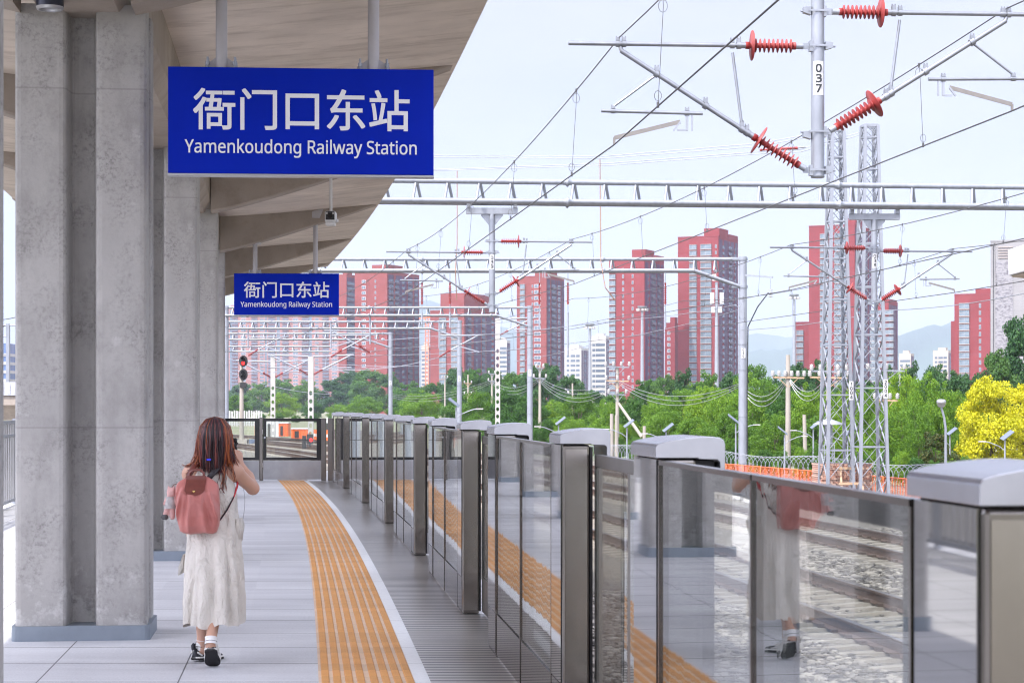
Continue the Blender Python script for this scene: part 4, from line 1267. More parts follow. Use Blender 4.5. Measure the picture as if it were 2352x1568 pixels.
def tower(name, label, d, x0, x1, x2, yt, brick, al=25, lit=(), dark=(), roofs=(), fl=3.0, top_skip=1, n_max=99, cat='tower block', strips=(), zgap=10):
    """x0 lit edge, x1 near corner, x2 shaded edge in picture units"""
    a = R(al); u0, u1, u2 = [(x - CX) / F for x in (x0, x1, x2)]
    X1 = u1 * d
    w1 = (X1 - u0 * d) / (math.cos(a) + u0 * math.sin(a))
    w2 = (u2 * d - X1) / (math.sin(a) - u2 * math.cos(a)) if x2 > x1 else 14.0
    H = at(0, yt, d).z + 2.3
    t = thing(name, label, cat, (X1, d, -2.3), 0)
    e1 = V((-math.cos(a), math.sin(a), 0)); e2 = V((math.sin(a), math.cos(a), 0))
    def poly(f0, f1, g0, g1): return [tuple((e1 * (w1 * f) + e2 * (w2 * g))[:2]) for f, g in ((f0, g0), (f1, g0), (f1, g1), (f0, g1))]
    def blk(nm, f0, f1, g0, g1, z0, z1, mt):
        mb = MB(); mb.prism([tuple(p) for p in reversed(poly(f0, f1, g0, g1))], z0, z1); return mb.build(nm, mt, t)
    w = blk('wall', 0, 1, 0, 1, 0, H, BR[brick])
    pr = blk('parapet', -.004, 1.004, -.004, 1.004, H, H + .5, BR[brick])
    for (f0, f1, g0, g1, ytop2) in roofs:
        blk('roof_house', f0, f1, g0, g1, H + .5, at(0, ytop2, d).z + 2.3, BR[brick])
    if dark: strips = list(strips) + [(.04, .20, 1, 'loggia'), (.27, .47, 1, 'loggia'), (.50, .60, 1, 'loggia'), (.63, .79, 1, 'loggia'), (.84, .97, 1, 'loggia')]  # strips that paint the flank's shade
    for (f0, f1, side, mt) in strips:       # vertical strips in another colour, a little proud; flank ones are painted shade
        mb = MB(); n_ = V((-e2.x, -e2.y, 0)) if side == 0 else V((-e1.x, -e1.y, 0))
        e = e1 if side == 0 else e2; ww = w1 if side == 0 else w2
        p0 = e * (ww * f0); p1 = e * (ww * f1)
        q = [p0, p1, p1 + n_ * .06, p0 + n_ * .06]
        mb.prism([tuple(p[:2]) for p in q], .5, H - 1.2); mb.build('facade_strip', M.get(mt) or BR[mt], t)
    nf = int(H / fl) - top_skip
    count = {}
    rest = {}
    for side, cols in ((0, lit), (1, dark)):
        for (f, kind, ww_, hh) in cols:
            me = window_mesh('dim' if side == 1 and kind == S else kind, ww_, hh)  # flank windows take the frame with shade in its colour
            for k in range(nf):
                z = H - (top_skip + k) * fl - fl * .55
                if z < zgap: break
                n_ = V((-e2.x, -e2.y, 0)) if side == 0 else V((-e1.x, -e1.y, 0))
                p = (e1 * (w1 * f) if side == 0 else e2 * (w2 * f)) + n_ * .02
                rz = -a if side == 0 else math.pi / 2 - a
                nt_ = sum(count.values())
                if nt_ < 98:
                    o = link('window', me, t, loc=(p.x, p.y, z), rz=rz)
                    count[side] = count.get(side, 0) + 1
                else: rest.setdefault(me.name, (me, []))[1].append((p.x, p.y, z, rz))
    if rest:
        mb = MB(); mats = []
        for me, lst in rest.values():
            base = len(mats); mats += list(me.materials)
            vv = [v.co.copy() for v in me.vertices]; ff = [tuple(p.vertices) for p in me.polygons]; mi = [p.material_index for p in me.polygons]
            for x, y, z, rz in lst:
                Mz = Matrix.Rotation(rz, 3, 'Z'); o = len(mb.v)
                mb.v += [tuple(Mz @ v + V((x, y, z))) for v in vv]
                for f_, i_ in zip(ff, mi): mb.f.append(tuple(q + o for q in f_)); mb.m.append(base + i_); mb.sm.append(False)
        o = mb.build('window', mats, t); o['kind'] = 'stuff'
    return t
S = 'plain'
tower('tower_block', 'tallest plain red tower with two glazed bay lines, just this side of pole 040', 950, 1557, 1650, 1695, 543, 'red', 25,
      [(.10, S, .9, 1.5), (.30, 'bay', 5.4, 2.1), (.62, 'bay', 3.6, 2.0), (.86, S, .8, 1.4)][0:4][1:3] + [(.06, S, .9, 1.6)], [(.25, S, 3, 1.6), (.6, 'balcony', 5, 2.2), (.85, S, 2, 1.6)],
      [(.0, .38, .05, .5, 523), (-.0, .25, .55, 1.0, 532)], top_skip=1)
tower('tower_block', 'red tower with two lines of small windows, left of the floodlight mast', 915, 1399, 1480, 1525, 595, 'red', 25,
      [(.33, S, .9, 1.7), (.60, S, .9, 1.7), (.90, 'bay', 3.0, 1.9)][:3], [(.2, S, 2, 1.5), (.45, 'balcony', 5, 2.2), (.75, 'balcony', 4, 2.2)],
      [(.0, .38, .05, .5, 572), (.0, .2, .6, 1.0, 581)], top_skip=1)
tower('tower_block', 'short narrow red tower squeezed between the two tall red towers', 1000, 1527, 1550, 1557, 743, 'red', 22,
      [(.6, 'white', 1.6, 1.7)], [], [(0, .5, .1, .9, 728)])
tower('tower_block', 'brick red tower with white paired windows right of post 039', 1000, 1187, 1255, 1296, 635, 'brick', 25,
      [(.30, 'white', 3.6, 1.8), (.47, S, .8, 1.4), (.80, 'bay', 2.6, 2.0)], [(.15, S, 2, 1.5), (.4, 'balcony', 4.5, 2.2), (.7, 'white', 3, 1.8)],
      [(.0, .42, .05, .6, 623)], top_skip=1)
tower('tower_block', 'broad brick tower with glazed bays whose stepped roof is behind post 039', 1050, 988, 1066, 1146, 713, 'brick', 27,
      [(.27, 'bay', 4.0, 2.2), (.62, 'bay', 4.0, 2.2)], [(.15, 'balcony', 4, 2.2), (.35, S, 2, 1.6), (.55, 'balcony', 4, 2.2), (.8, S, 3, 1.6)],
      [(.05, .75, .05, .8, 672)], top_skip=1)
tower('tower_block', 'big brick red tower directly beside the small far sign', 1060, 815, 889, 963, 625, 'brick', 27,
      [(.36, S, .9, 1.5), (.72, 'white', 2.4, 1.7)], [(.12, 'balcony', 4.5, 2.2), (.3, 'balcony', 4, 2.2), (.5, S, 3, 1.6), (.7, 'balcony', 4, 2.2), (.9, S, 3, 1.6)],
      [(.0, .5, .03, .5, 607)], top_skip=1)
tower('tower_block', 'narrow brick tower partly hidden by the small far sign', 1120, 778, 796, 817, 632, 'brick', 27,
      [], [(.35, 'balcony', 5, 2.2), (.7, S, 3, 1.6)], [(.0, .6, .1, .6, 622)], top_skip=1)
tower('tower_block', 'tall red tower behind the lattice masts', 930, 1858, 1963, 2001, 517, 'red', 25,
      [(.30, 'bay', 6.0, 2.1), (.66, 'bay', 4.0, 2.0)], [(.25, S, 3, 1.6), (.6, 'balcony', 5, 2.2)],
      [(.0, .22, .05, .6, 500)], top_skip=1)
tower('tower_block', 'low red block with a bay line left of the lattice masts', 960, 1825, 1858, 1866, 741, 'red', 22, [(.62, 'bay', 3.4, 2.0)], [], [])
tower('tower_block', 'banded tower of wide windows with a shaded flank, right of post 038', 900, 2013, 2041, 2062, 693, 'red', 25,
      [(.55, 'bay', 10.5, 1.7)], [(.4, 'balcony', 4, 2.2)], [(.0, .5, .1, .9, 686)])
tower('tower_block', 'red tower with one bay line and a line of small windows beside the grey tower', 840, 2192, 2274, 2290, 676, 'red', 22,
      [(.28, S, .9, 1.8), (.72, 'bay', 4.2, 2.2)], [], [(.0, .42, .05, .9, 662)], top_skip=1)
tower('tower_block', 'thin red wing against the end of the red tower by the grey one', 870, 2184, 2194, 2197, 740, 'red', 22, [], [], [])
tower('grey_tower', 'grey concrete tower with rough panels and a slotted crown', 600, 2275, 2420, 2440, 552, 'grey', 20,
      [(.36, 'white', 3.8, 2.6)], [], [], fl=3.1, strips=((.555, .79, 0, 'rough'), (.835, .842, 0, 'blackmat')) if False else ())
for (x0, x1, x2, yt, lab, br, d) in ((1297, 1335, 1353, 800, 'low white apartment block with stepped roof beside the brick red tower', 'white', 1250), (1357, 1392, 1402, 773, 'white apartment tower with dark window bands left of a red tower', 'white', 1150),
                                 (1144, 1164, 1172, 783, 'slim white apartment tower between brick tower and post 039', 'white', 1300), (2065, 2092, 2099, 813, 'beige apartment tower far off in front of the hills', 'cream', 1350),
                                 (2143, 2178, 2187, 806, 'pale double apartment tower far off before the hills', 'cream', 1400), (968, 984, 990, 795, 'cream tower under construction next to the orange crane', 'cream', 1500)):
    tower('apartment_tower', lab, d, x0, x1, x2, yt, br, 25, [(.2, S, 2.6, 1.7), (.5, S, 3.4, 1.7), (.8, S, 2.0, 1.7)], [(.5, S, 3, 1.7)], [(.2, .7, .1, .6, yt - 8)], cat='apartment tower')
# long slab with bay lines, farther away
tower('apartment_slab', 'long pale brick slab block with many window lines behind the far gantries', 1750, 500, 786, 800, 704, 'pale', 18,
      [(f, k, w_, 2.0) for f, k, w_ in ((.06, 'white', 5, ), (.13, 'balcony', 6), (.20, S, 3.5), (.29, 'balcony', 7), (.37, 'white', 5), (.45, 'balcony', 6), (.56, 'balcony', 7), (.64, S, 4), (.70, 'balcony', 6), (.79, 'white', 5), (.86, 'balcony', 6), (.93, S, 3))],
      [], [(.05, .2, .1, .8, 694), (.45, .6, .1, .8, 694), (.8, .9, .1, .8, 696)], strips=((.24, .262, 0, 'win'), (.495, .52, 0, 'win'), (.60, .615, 0, 'win'), (.88, .90, 0, 'win')), cat='apartment slab', zgap=8)
# rough panel field and slots on the grey tower are in its own material
g = [o for o in bpy.data.objects if o.name.startswith('grey_tower')][0]
m, nt, b = _mat('rough_grey_panel')
tc = nd(nt, 'ShaderNodeTexCoord'); mpn = nd(nt, 'ShaderNodeMapping'); mpn.inputs['Scale'].default_value = (.5, .5, 1.1); nt.links.new(tc.outputs['Object'], mpn.inputs['Vector'])
n1 = nd(nt, 'ShaderNodeTexNoise', Scale=1.6, Detail=7.0, Roughness=.75); nt.links.new(mpn.outputs[0], n1.inputs['Vector'])
c = ramp(nt, n1.outputs['Fac'], [(.44, (.28, .27, .285)), (.50, (.25, .24, .26)), (.60, (.12, .11, .13))]); nt.links.new(c, b.inputs['Base Color']); b.inputs['Roughness'].default_value = .9
a = R(20); e1 = V((-math.cos(a), math.sin(a), 0)); n_ = V((-math.sin(a), -math.cos(a), 0)); Hg = at(0, 552, 600).z + 2.3
wl = 145 * 600 / F / (math.cos(a)) * .985
mb = MB(); p0 = e1 * (wl * .60); p1 = e1 * (wl * .86); mb.prism([tuple(q[:2]) for q in (p0, p1, p1 + n_ * .2, p0 + n_ * .2)], 1, Hg - 6.0); mb.build('rough_panel', m, g)
mb = MB(); p0 = e1 * (wl * .885); p1 = e1 * (wl * .893); mb.prism([tuple(q[:2]) for q in (p0, p1, p1 + n_ * .2, p0 + n_ * .2)], 1, Hg - 1.0); mb.build('shadow_joint', M['blackmat'], g)
for k in range(5):
    mb = MB(); p0 = e1 * (wl * .60); p1 = e1 * (wl * .82); mb.prism([tuple(q[:2]) for q in (p0, p1, p1 + n_ * .3, p0 + n_ * .3)], Hg - 5 + k * .8, Hg - 4.7 + k * .8); mb.build('louvre', M['sill'], g)

# box-like lamp housing of a station building roof at the frame edge
c = at(2372, 600, 58)
t = thing('roof_corner', 'pale rounded corner of a roof fascia jutting in beside the grey tower', 'roof', c)
mb = MB(); poly = [(-.56, -.38), (.9, -.48), (.9, .52), (-.58, .38)]
mb.prism(poly, -.6, 2.4, Matrix.Rotation(R(90), 4, 'X')); mb.build('fascia', M['white'], t, bevel=.03)
mb = MB(); mb.prism([(-.5, -.40), (.9, -.50), (.9, -.56), (-.44, -.43)], -.55, 2.3, Matrix.Rotation(R(90), 4, 'X')); mb.build('underside', M['soffit'], t)
mb = MB(); mb.cyl((1.1, -.3, -.4), (1.1, -.3, c.z * -1 - 2.1), .2, n=16); mb.build('support', M['galv_far'], t)

# tower crane between the pale towers
t = thing('tower_crane', 'small orange tower crane mast beside the cream tower', 'crane', (px_w(981, 1400), 1400, -2.3))
mb = MB()
for sx in (-1, 1):
    for sy in (-1, 1): mb.bar((sx * 1.2, sy * 1.2, 0), (sx * 1.2, sy * 1.2, 66), .4, .4)
for k in range(22):
    mb.bar((-1.2, -1.2, k * 3), (1.2, -1.2, k * 3 + 3), .25, .25); mb.bar((1.2, -1.2, k * 3), (-1.2, -1.2, k * 3 + 3), .25, .25)
mb.build('mast', M['orange'], t)
mb = MB(); mb.bar((-9, 0, 66), (12, 0, 68), .6, .9); mb.build('jib', M['orange'], t)

# ================================================================== hills
M['hill'] = mat('hill_forest', (.05, .08, .05), .95, var=.3, vs=.002)
def hill(pts, d, depth, seed):
    """ridge line in picture units at distance d, as a real ridge that falls off on both sides"""
    r = random.Random(seed); xs_ = np.linspace(pts[0][0], pts[-1][0], 90)
    ys = np.interp(xs_, [p[0] for p in pts], [p[1] for p in pts])
    rows = []
    prof = [(-1, -0.02), (-.75, .22), (-.5, .5), (-.25, .78), (0, 1.0), (.4, .7), (1, -0.02)]
    ns = [[r.gauss(0, 1) for _ in range(90)] for _ in prof]
    for (v, hgt), nn in zip(prof, ns):
        row = []
        for i, (x, y) in enumerate(zip(xs_, ys)):
            h = max(20, (HY - y) * d / F)
            zz = h * max(0, hgt) * (1 + (.05 * nn[i] if 0 < hgt < 1 else .012 * nn[i] * (hgt == 1)))
            row.append(V(((x - CX) * d / F + (v * depth * .12), d + v * depth, zz - 3)))
        rows.append(row)
    mb = MB(); mb.smooth = True; mb.loft(rows, closed=False, caps=False)
    return tag(mb.build('hills', M['hill']), kind='structure')
hill([(-400, 905), (60, 862), (300, 800), (600, 740), (800, 712), (930, 692), (985, 688), (1040, 705), (1110, 735), (1165, 752), (1260, 790), (1400, 815), (1560, 830)], 8200, 1100, 1)
hill([(1250, 840), (1500, 800), (1640, 775), (1735, 763), (1800, 768), (1850, 775), (1950, 770), (2080, 768), (2300, 800), (2700, 860)], 9600, 1200, 2)
hill([(1380, 880), (1560, 845), (1700, 812), (1760, 800), (1830, 795), (1950, 790), (2060, 768), (2130, 748), (2200, 735), (2330, 705), (2500, 690), (2800, 780)], 6600, 900, 3)

# ================================================================== trees
def leaf_mat(name, c1, c2, c3):
    m, nt, b = _mat(name)
    g = nd(nt, 'ShaderNodeNewGeometry'); oi = nd(nt, 'ShaderNodeObjectInfo')
    c = ramp(nt, g.outputs['Random Per Island'], [(0, c1), (.5, c2), (1, c3)])
    tc = nd(nt, 'ShaderNodeTexCoord'); n1 = nd(nt, 'ShaderNodeTexNoise', Scale=5.0, Detail=3.0); nt.links.new(tc.outputs['Object'], n1.inputs['Vector'])
    c = mixc(nt, 1.0, c, ramp(nt, n1.outputs['Fac'], [(.3, (.80, .86, .86)), (.7, (1.1, 1.08, .95))]), 'MULTIPLY')
    c = mixc(nt, 1.0, c, ramp(nt, oi.outputs['Random'], [(0, (.58, .68, .72)), (.5, (.92, .95, .95)), (1, (1.2, 1.1, .8))]), 'MULTIPLY')
    nt.links.new(c, b.inputs['Base Color']); b.inputs['Roughness'].default_value = .55; b.inputs['Specular IOR Level'].default_value = .25
    tr = nd(nt, 'ShaderNodeBsdfTranslucent'); nt.links.new(c, tr.inputs['Color'])
    mx = nd(nt, 'ShaderNodeMixShader', Fac=.24); o = nt.nodes['Material Output']
    nt.links.new(b.outputs[0], mx.inputs[1]); nt.links.new(tr.outputs[0], mx.inputs[2]); nt.links.new(mx.outputs[0], o.inputs['Surface'])
    return m
LM = {'bright': leaf_mat('leaves_bright', (.075, .17, .014), (.13, .255, .02), (.22, .36, .035)),
      'mid': leaf_mat('leaves_mid', (.042, .12, .02), (.07, .17, .026), (.12, .23, .036)),
      'dark': leaf_mat('leaves_dark', (.034, .095, .035), (.055, .13, .042), (.09, .18, .055)),
      'yellow': leaf_mat('leaves_yellow', (.36, .36, .012), (.56, .52, .015), (.70, .64, .04)),
      'pine': leaf_mat('leaves_pine', (.03, .07, .02), (.06, .09, .02), (.14, .11, .03))}
M['bark'] = mat('bark', (.13, .10, .075), .9, var=.2, vs=6)
def tree_variant(seed, mname, width=.9, nlobe=26, nleaf=11000, leaf=.02, low=.12, feather=False, ragged=.5):
    """unit-height tree: returns (trunk mesh, crown mesh)"""
    r = np.random.default_rng(seed)
    lobes = []
    for i in range(nlobe):
        z = r.uniform(low + .10, .90); 
        env = math.sin(math.pi * min(1, max(0.05, (z - low) / (1.02 - low))) ** .8) ** .6
        rad = width / 2 * env * r.uniform(.35, .85); a = r.uniform(0, 6.283)
        lobes.append((rad * math.cos(a), rad * math.sin(a), z, r.uniform(.06, .135) * (1.1 if z < .7 else .85)))
    for i in range(int(nlobe * .4)):      # sprays that break the outline
        z = r.uniform(.55, .95); a = r.uniform(0, 6.283); rad = width * .5 * r.uniform(.6, 1.0) * (1.05 - z) ** .5
        lobes.append((rad * math.cos(a), rad * math.sin(a), z + .05 * ragged, .05))
    lobes = np.array(lobes)
    wts = lobes[:, 3] ** 2; wts /= wts.sum()
    idx = r.choice(len(lobes), nleaf, p=wts)
    dirs = r.normal(size=(nleaf, 3)); dirs /= np.linalg.norm(dirs, axis=1)[:, None]
    rad = lobes[idx, 3] * (r.uniform(.35, 1.12, nleaf) ** .6)
    c = lobes[idx, :3] + dirs * rad[:, None] * np.array([1.1, 1.1, .8])
    nrm = dirs * .6 + r.normal(size=(nleaf, 3)) * .7 + np.array([0, 0, .3]); nrm /= np.linalg.norm(nrm, axis=1)[:, None]
    t1 = np.cross(nrm, r.normal(size=(nleaf, 3))); t1 /= np.linalg.norm(t1, axis=1)[:, None]; t2 = np.cross(nrm, t1)
    s = leaf * r.uniform(.6, 1.4, nleaf)[:, None]
    asp = .42 if feather else .6
    vs = np.stack([c - t1 * s, c + t2 * s * asp - t1 * s * .1, c + t1 * s, c - t2 * s * asp - t1 * s * .1], 1).reshape(-1, 3)
    keep = None
    me = bpy.data.meshes.new('crown'); n = nleaf
    me.vertices.add(n * 4); me.vertices.foreach_set('co', vs.ravel().astype(np.float32))
    me.loops.add(n * 4); me.loops.foreach_set('vertex_index', np.arange(n * 4, dtype=np.int32))
    me.polygons.add(n); me.polygons.foreach_set('loop_start', np.arange(0, n * 4, 4, dtype=np.int32)); me.polygons.foreach_set('loop_total', np.full(n, 4, dtype=np.int32))
    me.materials.append(LM[mname]); me.update(calc_edges=True)
    mb = MB(); top = V((0, 0, .62)); mb.tube([V((0, 0, 0)), V((.008, .004, .2)), V((-.01, 0, .42)), top], [.017, .014, .011, .006], 7)
    for k in range(9):
        q = lobes[int(r.integers(nlobe))]; z0 = r.uniform(.12, .5); st = V((0, 0, z0)); en = V(q[:3])
        mid = st.lerp(en, .5) + V((0, 0, -.02)); mb.tube([st, mid, en], [.008, .006, .003], 5)
    tm = bpy.data.meshes.new('trunk'); tm.from_pydata(mb.v, [], mb.f); tm.materials.append(M['bark'])
    tm.polygons.foreach_set('use_smooth', [True] * len(mb.f))
    return tm, me
TV = {'bright': [tree_variant(11 + i, 'bright', .95, 52, 24000, .0125, .05, True) for i in range(4)],
      'mid': [tree_variant(31 + i, 'mid', .85, 44, 20000, .0135, .07) for i in range(3)],
      'dark': [tree_variant(51 + i, 'dark', .8, 40, 18000, .0145, .08) for i in range(3)],
      'yellow': [tree_variant(71, 'yellow', 1.0, 60, 26000, .0125, .05)],
      'pine': [tree_variant(81, 'pine', .9, 22, 9000, .018, .10)]}
def dfront(x):
    y = np.interp(x, [400, 600, 850, 1000, 1300, 1600, 1900, 2200, 2400], [958, 962, 968, 985, 1030, 1068, 1088, 1102, 1108])
    return 3.95 * F / (y - 935)
GZ = -2.3
trng = random.Random(7)
LMK = [(480, 'the columns'), (555, 'the railway signal'), (627, 'the farther perforated mast'), (714, 'the nearer perforated mast'), (897, 'the fifth gantry pole'), (1055, 'the fourth gantry pole'), (1130, 'the slim utility pole'), (1217, 'the third gantry pole'),
       (1318, 'the bare short pole'), (1418, 'the strutted pole'), (1475, 'the tall floodlight mast'), (1590, 'the tallest red tower'), (1706, 'the thick gantry pole'), (1810, 'the round insulator pole'), (1858, 'the leaning post'), (1921, 'the first lattice mast'), (1997, 'the second lattice mast'), (2085, 'the beige tower'), (2162, 'the drum headed lamp'), (2290, 'the yellow tree'), (2420, 'the frame edge')]
_seen = {}
ORD = ['', 'second ', 'third ', 'fourth ', 'fifth ', 'sixth ', 'seventh ']
def where(desc, x):
    for lx, ph in LMK:
        if abs(x - lx) < 13: key = f'straight behind {ph}'; break
    else:
        i = max(k for k, q in enumerate(LMK) if q[0] <= x) if x >= LMK[0][0] else 0
        key = f'between {LMK[i][1]} and {LMK[min(i + 1, len(LMK) - 1)][1][4:]}'
    n = _seen.get((desc, key), 0); _seen[(desc, key)] = n + 1
    return f'{ORD[min(n, 6)]}{desc} {key}'.strip()
def tree(name, x, yt, kind, dmul, wpx, label, group, base=None):
    d = dfront(x) * dmul
    c = at(x, HY, d); H = at(x, yt, d).z - GZ
    tm, cm = TV[kind][trng.randrange(len(TV[kind]))]
    if group and x > 470: label = where(label, x)
    t = thing(name, label, 'shrub' if name == 'shrub' else 'tree', (c.x, c.y, GZ), trng.uniform(0, 6.28), group)
    wsc = (wpx * d / F) / .95
    wsc = min(max(wsc, H * .55), H * 1.6)
    t.scale = (wsc, wsc, H)
    link('trunk', tm, t); link('crown', cm, t)
    return t
G1 = 'light green trees along the fence'; G2 = 'taller dark trees behind the light green ones'
L1 = 'feathery light green tree'; L2 = 'tall dark back row tree'; L3 = 'low front feathery green tree'
front = [(1275, 918, 90), (1330, 903, 95), (1395, 915, 90), (1455, 905, 95), (1510, 893, 100), (1570, 885, 110), (1625, 872, 105), (1668, 880, 100), (1715, 852, 105), (1760, 868, 90), (1805, 885, 100), (1858, 888, 110), (1915, 878, 105), (1965, 880, 105),
         (2020, 862, 110), (2072, 848, 110), (2125, 855, 100), (2178, 872, 100), (2225, 900, 100)]
for x, y, wp in front: tree('feathery_tree', x, y + trng.uniform(-9, 16), 'bright' if trng.random() < .78 else 'mid', trng.uniform(1.0, 1.12), wp * 1.15, L1, G1)
for x, y, wp in [(1300, 950, 95), (1375, 955, 100), (1440, 950, 95), (1530, 945, 100), (1600, 930, 110), (1690, 930, 110), (1780, 930, 110), (1880, 935, 110), (1940, 940, 110), (2050, 920, 110), (2110, 930, 100)]:
    tree('feathery_tree', x, y + trng.uniform(-12, 25), 'bright' if trng.random() < .7 else 'mid', .95, wp * 1.15, L3, G1)
for x, y, wp in [(548, 905, 70), (648, 900, 82), (720, 925, 70), (775, 925, 70), (833, 907, 118), (915, 915, 80), (968, 896, 115), (1045, 915, 90), (1100, 890, 95), (1165, 895, 100), (1215, 905, 90), (1240, 930, 80)]:
    tree('round_tree', x, y, 'bright' if x in (648, 833, 968, 1100, 775) else 'mid', trng.uniform(.85, 1.0), wp * 1.05, 'rounded fresh green tree', 'rounded green trees beyond the far tracks')
for x, y, wp in [(520, 890, 80), (555, 880, 80), (600, 868, 90), (650, 862, 90), (705, 866, 85), (760, 858, 90), (800, 850, 85), (845, 846, 95), (890, 860, 85), (940, 880, 90), (1000, 878, 90), (1050, 850, 90), (1090, 836, 90), (1130, 842, 85), (1180, 852, 90), (1225, 842, 90), (1265, 835, 85), (1310, 862, 90),
                 (1360, 885, 90), (1420, 890, 90), (1480, 868, 100), (1530, 858, 100), (1575, 848, 95), (1625, 842, 100), (1680, 850, 100), (1735, 832, 100), (1790, 850, 90), (1840, 830, 100), (1885, 828, 100), (1945, 850, 100), (2000, 862, 95), (2045, 842, 90), (2095, 828, 100), (2150, 836, 100), (2205, 838, 105), (2260, 855, 100), (2310, 840, 100)]:
    tree('dark_tree', x, y + trng.uniform(-9, 12), 'dark' if trng.random() < .62 else 'mid', trng.uniform(1.35, 1.6), wp * 1.15, L2, G2)
tree('yellow_tree', 2275, 862, 'yellow', .93, 180, 'bright yellow leaved tree', None)
tree('yellow_tree', 2350, 880, 'yellow', .97, 150, 'second yellow leaved tree cut by the picture edge', None)
tree('tall_tree', 2345, 722, 'dark', 1.5, 150, 'tall dark tree in front of the grey tower', None)
tree('tall_tree', 2292, 800, 'dark', 1.45, 90, 'dark tree between the red tower and the yellow tree', None)
tree('pine_tree', 2148, 985, 'pine', .90, 105, 'small dark pine below the street lamp', None)
# undergrowth along the foot of the wood
k = 0
for x in np.arange(1270, 2420, 38):
    tree('shrub', float(x) + trng.uniform(-9, 9), 1010 + trng.uniform(-14, 18) + max(0, (x - 1500) * .055), 'mid' if k % 3 else 'bright', .88, 62, 'low green shrub', 'shrubs at the foot of the wood'); k += 1
for x in np.arange(520, 1260, 40):
    tree('shrub', float(x), 945 + (x - 500) * .03 + trng.uniform(-5, 4), 'mid', .8, 52, 'low far shrub', 'shrubs beyond the far tracks')
# ================================================================== yard: poles, lamps, fence, wire, bricks
def gz(x): return -2.3
def util_pole(x, ytop, ybase, dd, r, arms, label, lean=0, strut=None, kind='utility_pole'):
    c = at(x, HY, dd); zt = at(x, ytop, dd).z; s = F / dd
    t = thing(kind, label, 'pole', (c.x, c.y, -2.3), 0)
    h = zt + 2.3
    top = V((lean * h, 0, h))
    mb = MB(); mb.lathe((0, 0, 0), top, [(0, r), (1, r * .72)], 14); mb.build('shaft', M['conc_pole'], t)
    for (ya, half, n, y2) in arms:
        za = at(x, ya, dd).z + 2.3; hw = half / s
        mb = MB(); mb.bar((-hw, -.18, za), (hw, -.18, za - .05), .09, .09); mb.bar((-hw * .7, -.18, za), (0, -.1, za - .6), .04, .04); mb.bar((hw * .7, -.18, za), (0, -.1, za - .6), .04, .04); ar = mb.build('cross_arm', M['wood'] if y2 == 'w' else M['galv'], t)
        for k in range(n):
            u = -hw + 2 * hw * k / max(1, n - 1); mb = MB(); mb.lathe((u, -.18, za + .04), (u, -.18, za + .38), [(0, .05), (.2, .13), (.35, .07), (.5, .15), (.7, .07), (.85, .12), (1, .03)], 10); mb.build('insulator', M['porcelain'], ar)
    if strut:
        a = at(strut[0], strut[1], dd - 1.5) - t.location; b2 = at(strut[2], strut[3], dd) - t.location
        b2.y = 0; mb = MB(); mb.lathe(a, b2, [(0, r * .8), (1, r * .62)], 12); mb.build('strut', M['conc_pole'], t)
    return t
P_ = {}
util_pole(1130, 858, 985, 250, .15, [(858, 7, 2, ''), (875, 8, 2, '')], 'slim concrete utility pole standing left of the tall grey pole 042')
util_pole(1240, 838, 1030, 185, .15, [(868, 14, 3, ''), (845, 8, 2, '')], 'concrete utility pole with two cross arms right of pole 042')
util_pole(1418, 842, 1030, 150, .16, [(842, 27, 4, ''), (874, 26, 3, 'w'), (905, 20, 3, '')], 'concrete utility pole with a slanting strut and many insulators', strut=(1474, 1003, 1420, 925))
util_pole(1315, 880, 1000, 230, .13, [], 'bare short concrete pole against the white apartment tower')
util_pole(1810, 815, 1105, 115, .17, [(866, 36, 6, 'w')], 'pale concrete pole with a row of round insulators left of the lattice masts')
util_pole(1851, 952, 1105, 108, .13, [], 'leaning weathered wooden looking post beside the brick stack', lean=-.025)
util_pole(1022, 862, 980, 300, .15, [(868, 6, 2, '')], 'thin brownish utility pole in the far wood left of pole 044')
util_pole(1075, 860, 985, 290, .15, [(880, 8, 2, 'w'), (905, 8, 2, 'w')], 'thin brownish utility pole with short dark arms right of pole 044')
util_pole(1903, 830, 1110, 112, .16, [(852, 40, 5, ''), (866, 44, 5, 'w')], 'concrete pole with insulator arms half hidden behind the first lattice mast')
util_pole(2034, 835, 1110, 112, .16, [(850, 42, 3, ''), (918, 26, 4, 'w')], 'concrete pole with small arms just behind the second lattice mast')
util_pole(1405, 950, 1030, 120, .14, [], 'short stub pole, outer one of the pair in front of the strutted pole')
util_pole(1416, 953, 1030, 120, .14, [], 'short stub pole, inner one of the pair in front of the strutted pole')
util_pole(1480, 978, 1035, 118, .13, [], 'stub post wound with wire right of the slanting strut')
def sag_wires(a, b, n, label, sp=3.5):
    t = thing('power_lines', label, 'wire', at(*a), 0, 'sagging lines between the utility poles'); o = t.location
    for k in range(n):
        p = at(a[0], a[1] + k * sp, a[2]); q = at(b[0], b[1] + k * sp, b[2])
        pts = [p.lerp(q, f) - V((0, 0, (1.0 + .2 * k) * 4 * f * (1 - f))) - o for f in np.linspace(0, 1, 14)]
        mb = MB(); mb.tube(pts, .016, 5); mb.build('line', M['sign_edge'], t)
sag_wires((1130, 872, 250), (1240, 866, 185), 3, 'sagging lines from the slim pole to the twin armed pole')
sag_wires((1240, 866, 185), (1418, 872, 150), 4, 'sagging lines from the twin armed pole to the strutted pole')
sag_wires((1418, 872, 150), (1700, 880, 118), 3, 'sagging lines from the strutted pole past pole 040')
sag_wires((1700, 880, 118), (1810, 862, 115), 3, 'sagging lines from pole 040 to the pole with round insulators')
sag_wires((1810, 862, 115), (1903, 856, 112), 3, 'short lines between the insulator poles left of the lattice masts', 2.5)
sag_wires((900, 905, 330), (1130, 872, 250), 3, 'sagging far lines over the round bushes')

